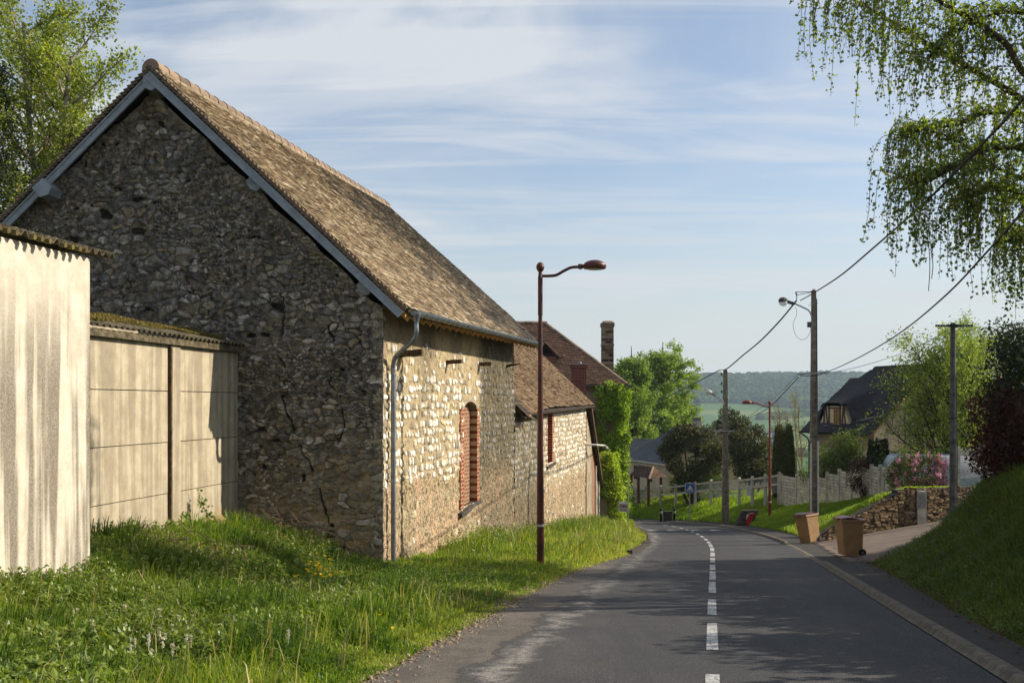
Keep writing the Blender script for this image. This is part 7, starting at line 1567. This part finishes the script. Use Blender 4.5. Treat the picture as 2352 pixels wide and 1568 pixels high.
# ivy shoots climbing the plinth
iv = thing('ivy_shoots', qc_(3.5, E-2.6, .3), 'thin ivy shoots climbing the concrete panel wall', 'climbing plant'); pts = []
for (pa, pb, yd) in (((305, 1290), (310, 1215), 16.9), ((380, 1285), (345, 1240), 17.2), ((505, 1240), (455, 1130), 19.3), ((460, 1240), (425, 1180), 18.9), ((560, 1215), (590, 1190), 20.5), ((250, 1300), (262, 1220), 16.5)):
    a, b = P(*pa, yd), P(*pb, yd)
    for k in range(60): f = R.random(); pts.append(a+(b-a)*f+R.normal(0, .05, 3)*(1.4-f))
pts = np.array(pts); leaf_mesh('leaves', np.repeat(pts, 2, 0)+R.normal(0, .03, (len(pts)*2, 3)), .065, M['nettle'], iv, seed=3, elong=1.2, rnd=.7)
mb = MB(); mb.tube([P(505, 1240, 19.3), P(470, 1170, 19.3), P(455, 1130, 19.3)], .006, 4); mb.build('stem', M['twig'], iv)
# right banks
def right_ok(x, y, d, R):
    return (d > PW(y)+.0+.15*(fbm(x*2, y*2, 3, 2)-.3)) & (d < 11) & (poly_dist(x, y, DRIVE) > .04) & (x < .52*y+1.5)
P3, d3_ = scatter(420000, 5, 16, 8, 36, 21, lambda x, y, d, R: right_ok(x, y, d, R) & dens_y(y, R, 12) & ((y < 33) | (d > 4)) & (y < 35.4+.37*(x-10.8)))
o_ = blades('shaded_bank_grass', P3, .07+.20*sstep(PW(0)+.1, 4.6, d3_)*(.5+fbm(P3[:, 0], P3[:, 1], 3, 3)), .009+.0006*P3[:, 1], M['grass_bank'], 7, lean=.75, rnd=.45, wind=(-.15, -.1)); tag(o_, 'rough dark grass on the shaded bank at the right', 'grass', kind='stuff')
S, d = scatter(60000, 5, 16, 8, 34, 25, lambda x, y, d, R: right_ok(x, y, d, R) & dens_y(y, R, 12) & (fbm(x*1.2, y*1.2, 4, 3) > .5)); S[:, 2] += np.random.default_rng(2).uniform(.03, .2, len(S)); tag(leaf_mesh('bank_weeds', S, .05, M['nettle'], seed=26, elong=1.4, nrm=V3(0, 0, 1.2)[None]), 'small leafy weeds scattered in the shaded bank grass', 'weeds', kind='stuff')
P4, d4_ = scatter(900000, 3, 26, 35.5, 84, 22, lambda x, y, d, R: (d > 3.75) & (d < 16) & (poly_dist(x, y, DRIVE) > .25) & (x < .5*y+1) & dens_y(y, R, 40) & (y > 35.75+.38*(x-10.8)))
o_ = blades('sunny_bank_grass', P4, (.12+.22*fbm(P4[:, 0]*.5, P4[:, 1]*.5, 3, 3))*np.where((P4[:, 0] > 13.6) & (P4[:, 1] < 42), .35, 1), .030, M['grass_sun_tint'], 9, lean=.5, rnd=.48+.5*(fbm(P4[:, 0]*.35, P4[:, 1]*.35, 13, 3)-.5), wind=(-.1, -.1)); tag(o_, 'bright sunlit grass bank rising from the road to the fences', 'grass', kind='stuff')
print('grass', len(P1), len(P2), len(P3), len(P4))
# flowers: single things
def flower(name, c, mat, s, label, cat, group, yaw, petals=5, cup=.5):
    R = np.random.default_rng(int(yaw*100)); mb = MB(R)
    for k in range(petals):
        a = yaw+k*2*math.pi/petals; d = V3(math.cos(a), math.sin(a), cup); sd_ = V3(-math.sin(a), math.cos(a), 0); mb.quad([c, c+d*s*.6+sd_*s*.42, c+d*s*1.0+V3(0, 0, s*.1), c+d*s*.6-sd_*s*.42])
    o = mb.build(name, mat, org=c); return tag(o, label, cat, group)
R = np.random.default_rng(77); proto = None
for k in range(64):
    px, py = (R.normal(725, 26), R.normal(1303, 24)) if k < 54 else (R.uniform(700, 930), R.uniform(1290, 1480))
    Yq = float(np.interp(py, [1260, 1300, 1350, 1400, 1480], [19.0, 16.9, 14.2, 12.4, 10.3])); p = P(px, py, Yq); p[2] = gz(p[0], p[1])+R.uniform(.20, .34)
    if proto is None: proto = flower('buttercup', p, M['yellow'], .034, 'small yellow buttercup in the weeds below the barn gable', 'flower', 'yellow buttercups on the verge', .3); proto.scale = (1, 1, 1)
    else: o_ = proto.copy(); o_.location = tuple(p); o_.rotation_euler = (R.normal(0, .3), R.normal(0, .3), R.uniform(0, 6)); s = R.uniform(.7, 1.25); o_.scale = (s, s, s); scene.collection.objects.link(o_)
proto = None
for k in range(34):
    px, py = ((R.uniform(150, 480), R.uniform(1400, 1530)) if k < 28 else (R.uniform(60, 700), R.uniform(1380, 1500))); Yq = float(np.interp(py, [1380, 1450, 1530], [11.2, 9.2, 7.9])); p = P(px, py, Yq); p[2] = gz(p[0], p[1])+R.uniform(.24, .38)
    if proto is None:
        mb = MB(R); mb.tube([p-V3(0, 0, .06), p+V3(0, 0, .09)], .004, 4)
        for j in range(44):
            a = R.uniform(0, 6.28); h = R.choice([0, .035, .075]); r_ = R.uniform(.008, .026); h = h+R.normal(0, .007); q_ = p+V3(r_*math.cos(a), r_*math.sin(a), h+R.normal(0, .006)); t_ = V3(-math.sin(a), math.cos(a), 0)*.011; mb.quad([p+V3(0, 0, h), q_-t_, q_+V3(0, 0, .02), q_+t_])
        proto = tag(mb.build('dead_nettle_flower', M['cream_petal'], org=p), 'cream white dead nettle flower head in the lower left weeds', 'flower', 'white dead nettle flowers')
    else: o_ = proto.copy(); o_.location = tuple(p); o_.rotation_euler = (0, 0, R.uniform(0, 6)); s = R.uniform(.5, .9); o_.scale = (s, s, s); scene.collection.objects.link(o_)

# ------------------------------------------------------------------ far valley: woods and village
ico = None
def blobs(name, C, S, mat, label, cat='woodland', seed=1):
    import bmesh
    bm = bmesh.new(); bmesh.ops.create_icosphere(bm, subdivisions=2, radius=1); Vv = np.array([v.co[:] for v in bm.verts]); Ff = np.array([[v.index for v in f.verts] for f in bm.faces]); bm.free()
    R = np.random.default_rng(seed); n = len(C); nz = R.uniform(.72, 1.2, (n, len(Vv), 1)); V = np.asarray(C)[:, None, :]+Vv[None]*nz*np.asarray(S)[:, None, :]; F = (Ff[None]+(np.arange(n)*len(Vv))[:, None, None]).reshape(-1, 3)
    return tag(new_mesh(name, V.reshape(-1, 3), [F], mat, attrs={'rnd': np.repeat(R.random(n), len(Vv))}), label, cat, kind='stuff')
R = np.random.default_rng(3); n = 16000; y = R.uniform(1790, 2420, n); x = R.uniform(-.12, .46, n)*y; yl = 1830+60*np.sin(x*.006)+50*np.sin(x*.017+1); k = y > yl; x, y = x[k], y[k]; z = zground(x, y)
s = R.uniform(5, 12, len(x)); blobs('forest', np.stack([x, y, z+3.5], 1), np.stack([s, s, s*.95], 1), M['forest'], 'wooded plateau across the valley', seed=1)
n = 900; y = R.uniform(820, 1330, n); x = R.uniform(-.1, .5, n)*y; k = fbm(x*.012, y*.012, 5, 3) > .50; x, y = x[k], y[k]; z = zground(x, y); s = R.uniform(3, 6.5, len(x)); blobs('valley_trees', np.stack([x, y, z+3], 1), np.stack([s*1.2, s, s], 1), M['forest'], 'scattered trees and hedges on the valley floor', seed=2)
n = 420; y = R.uniform(1560, 1760, n); x = R.uniform(380, 560, n); k = np.abs((y-1560)-(x-380)*.9) < 22; x, y = x[k], y[k]; z = zground(x, y); s = R.uniform(5, 8, len(x)); blobs('copse', np.stack([x, y, z+3], 1), np.stack([s, s, s], 1), M['forest'], 'tongue of trees running down into the green field', seed=4)
n = 700; y = R.uniform(180, 420, n); x = R.uniform(.02, .5, n)*y; z = zground(x, y); s = R.uniform(2, 3.6, n); k = fbm(x*.02, y*.02, 8, 2) > .45; blobs('valley_copse', np.stack([x, y, z+1.5], 1)[k], np.stack([s*1.3, s, s], 1)[k], M['forest'], 'bushes on the slope below the village', seed=5)
R = np.random.default_rng(12)
for k in range(14):
    y = R.uniform(880, 1250); px = R.uniform(1590, 1800); x = (px-1176)/FX*y; z = gz(x, y); L, W_, h = R.uniform(9, 14), 8, 4; t = thing('farmhouse', (x, y, z), ['tiny pale house in the valley', 'tiny white house among valley trees'][k % 2], 'house', 'far village houses'); a = R.uniform(0, 3); ux = V3(math.cos(a), math.sin(a), 0); uy = V3(-math.sin(a), math.cos(a), 0); b = V3(x, y, z)
    mb = MB(); mb.box(b, L, W_, h+1, ux, uy); mb.build('wall', M['white_paint'], t); mb = MB(); mb.prism([b+V3(0, 0, h+1)-ux*L/2-uy*W_*.55, b+V3(0, 0, h+1)-ux*L/2+uy*W_*.55, b+V3(0, 0, h+5)-ux*L/2], ux*L); mb.build('roof', M['slate'], t)

# ------------------------------------------------------------------ air
def haze():
    mb = MB(); mb.hexa([V3(-1500, -40, -62), V3(1500, -40, -62), V3(1500, 2700, -62), V3(-1500, 2700, -62), V3(-1500, -40, 92), V3(1500, -40, 92), V3(1500, 2700, 92), V3(-1500, 2700, 92)])
    m = bpy.data.materials.new('valley_haze'); m.use_nodes = True; nt = m.node_tree; nt.nodes.clear(); o = nt.nodes.new('ShaderNodeOutputMaterial'); v = nt.nodes.new('ShaderNodeVolumePrincipled')
    v.inputs['Color'].default_value = (.68, .84, 1.0, 1); v.inputs['Density'].default_value = .00014; v.inputs['Anisotropy'].default_value = .2; nt.links.new(v.outputs[0], o.inputs['Volume'])
    tag(mb.build('haze', m), kind='stuff')
haze()
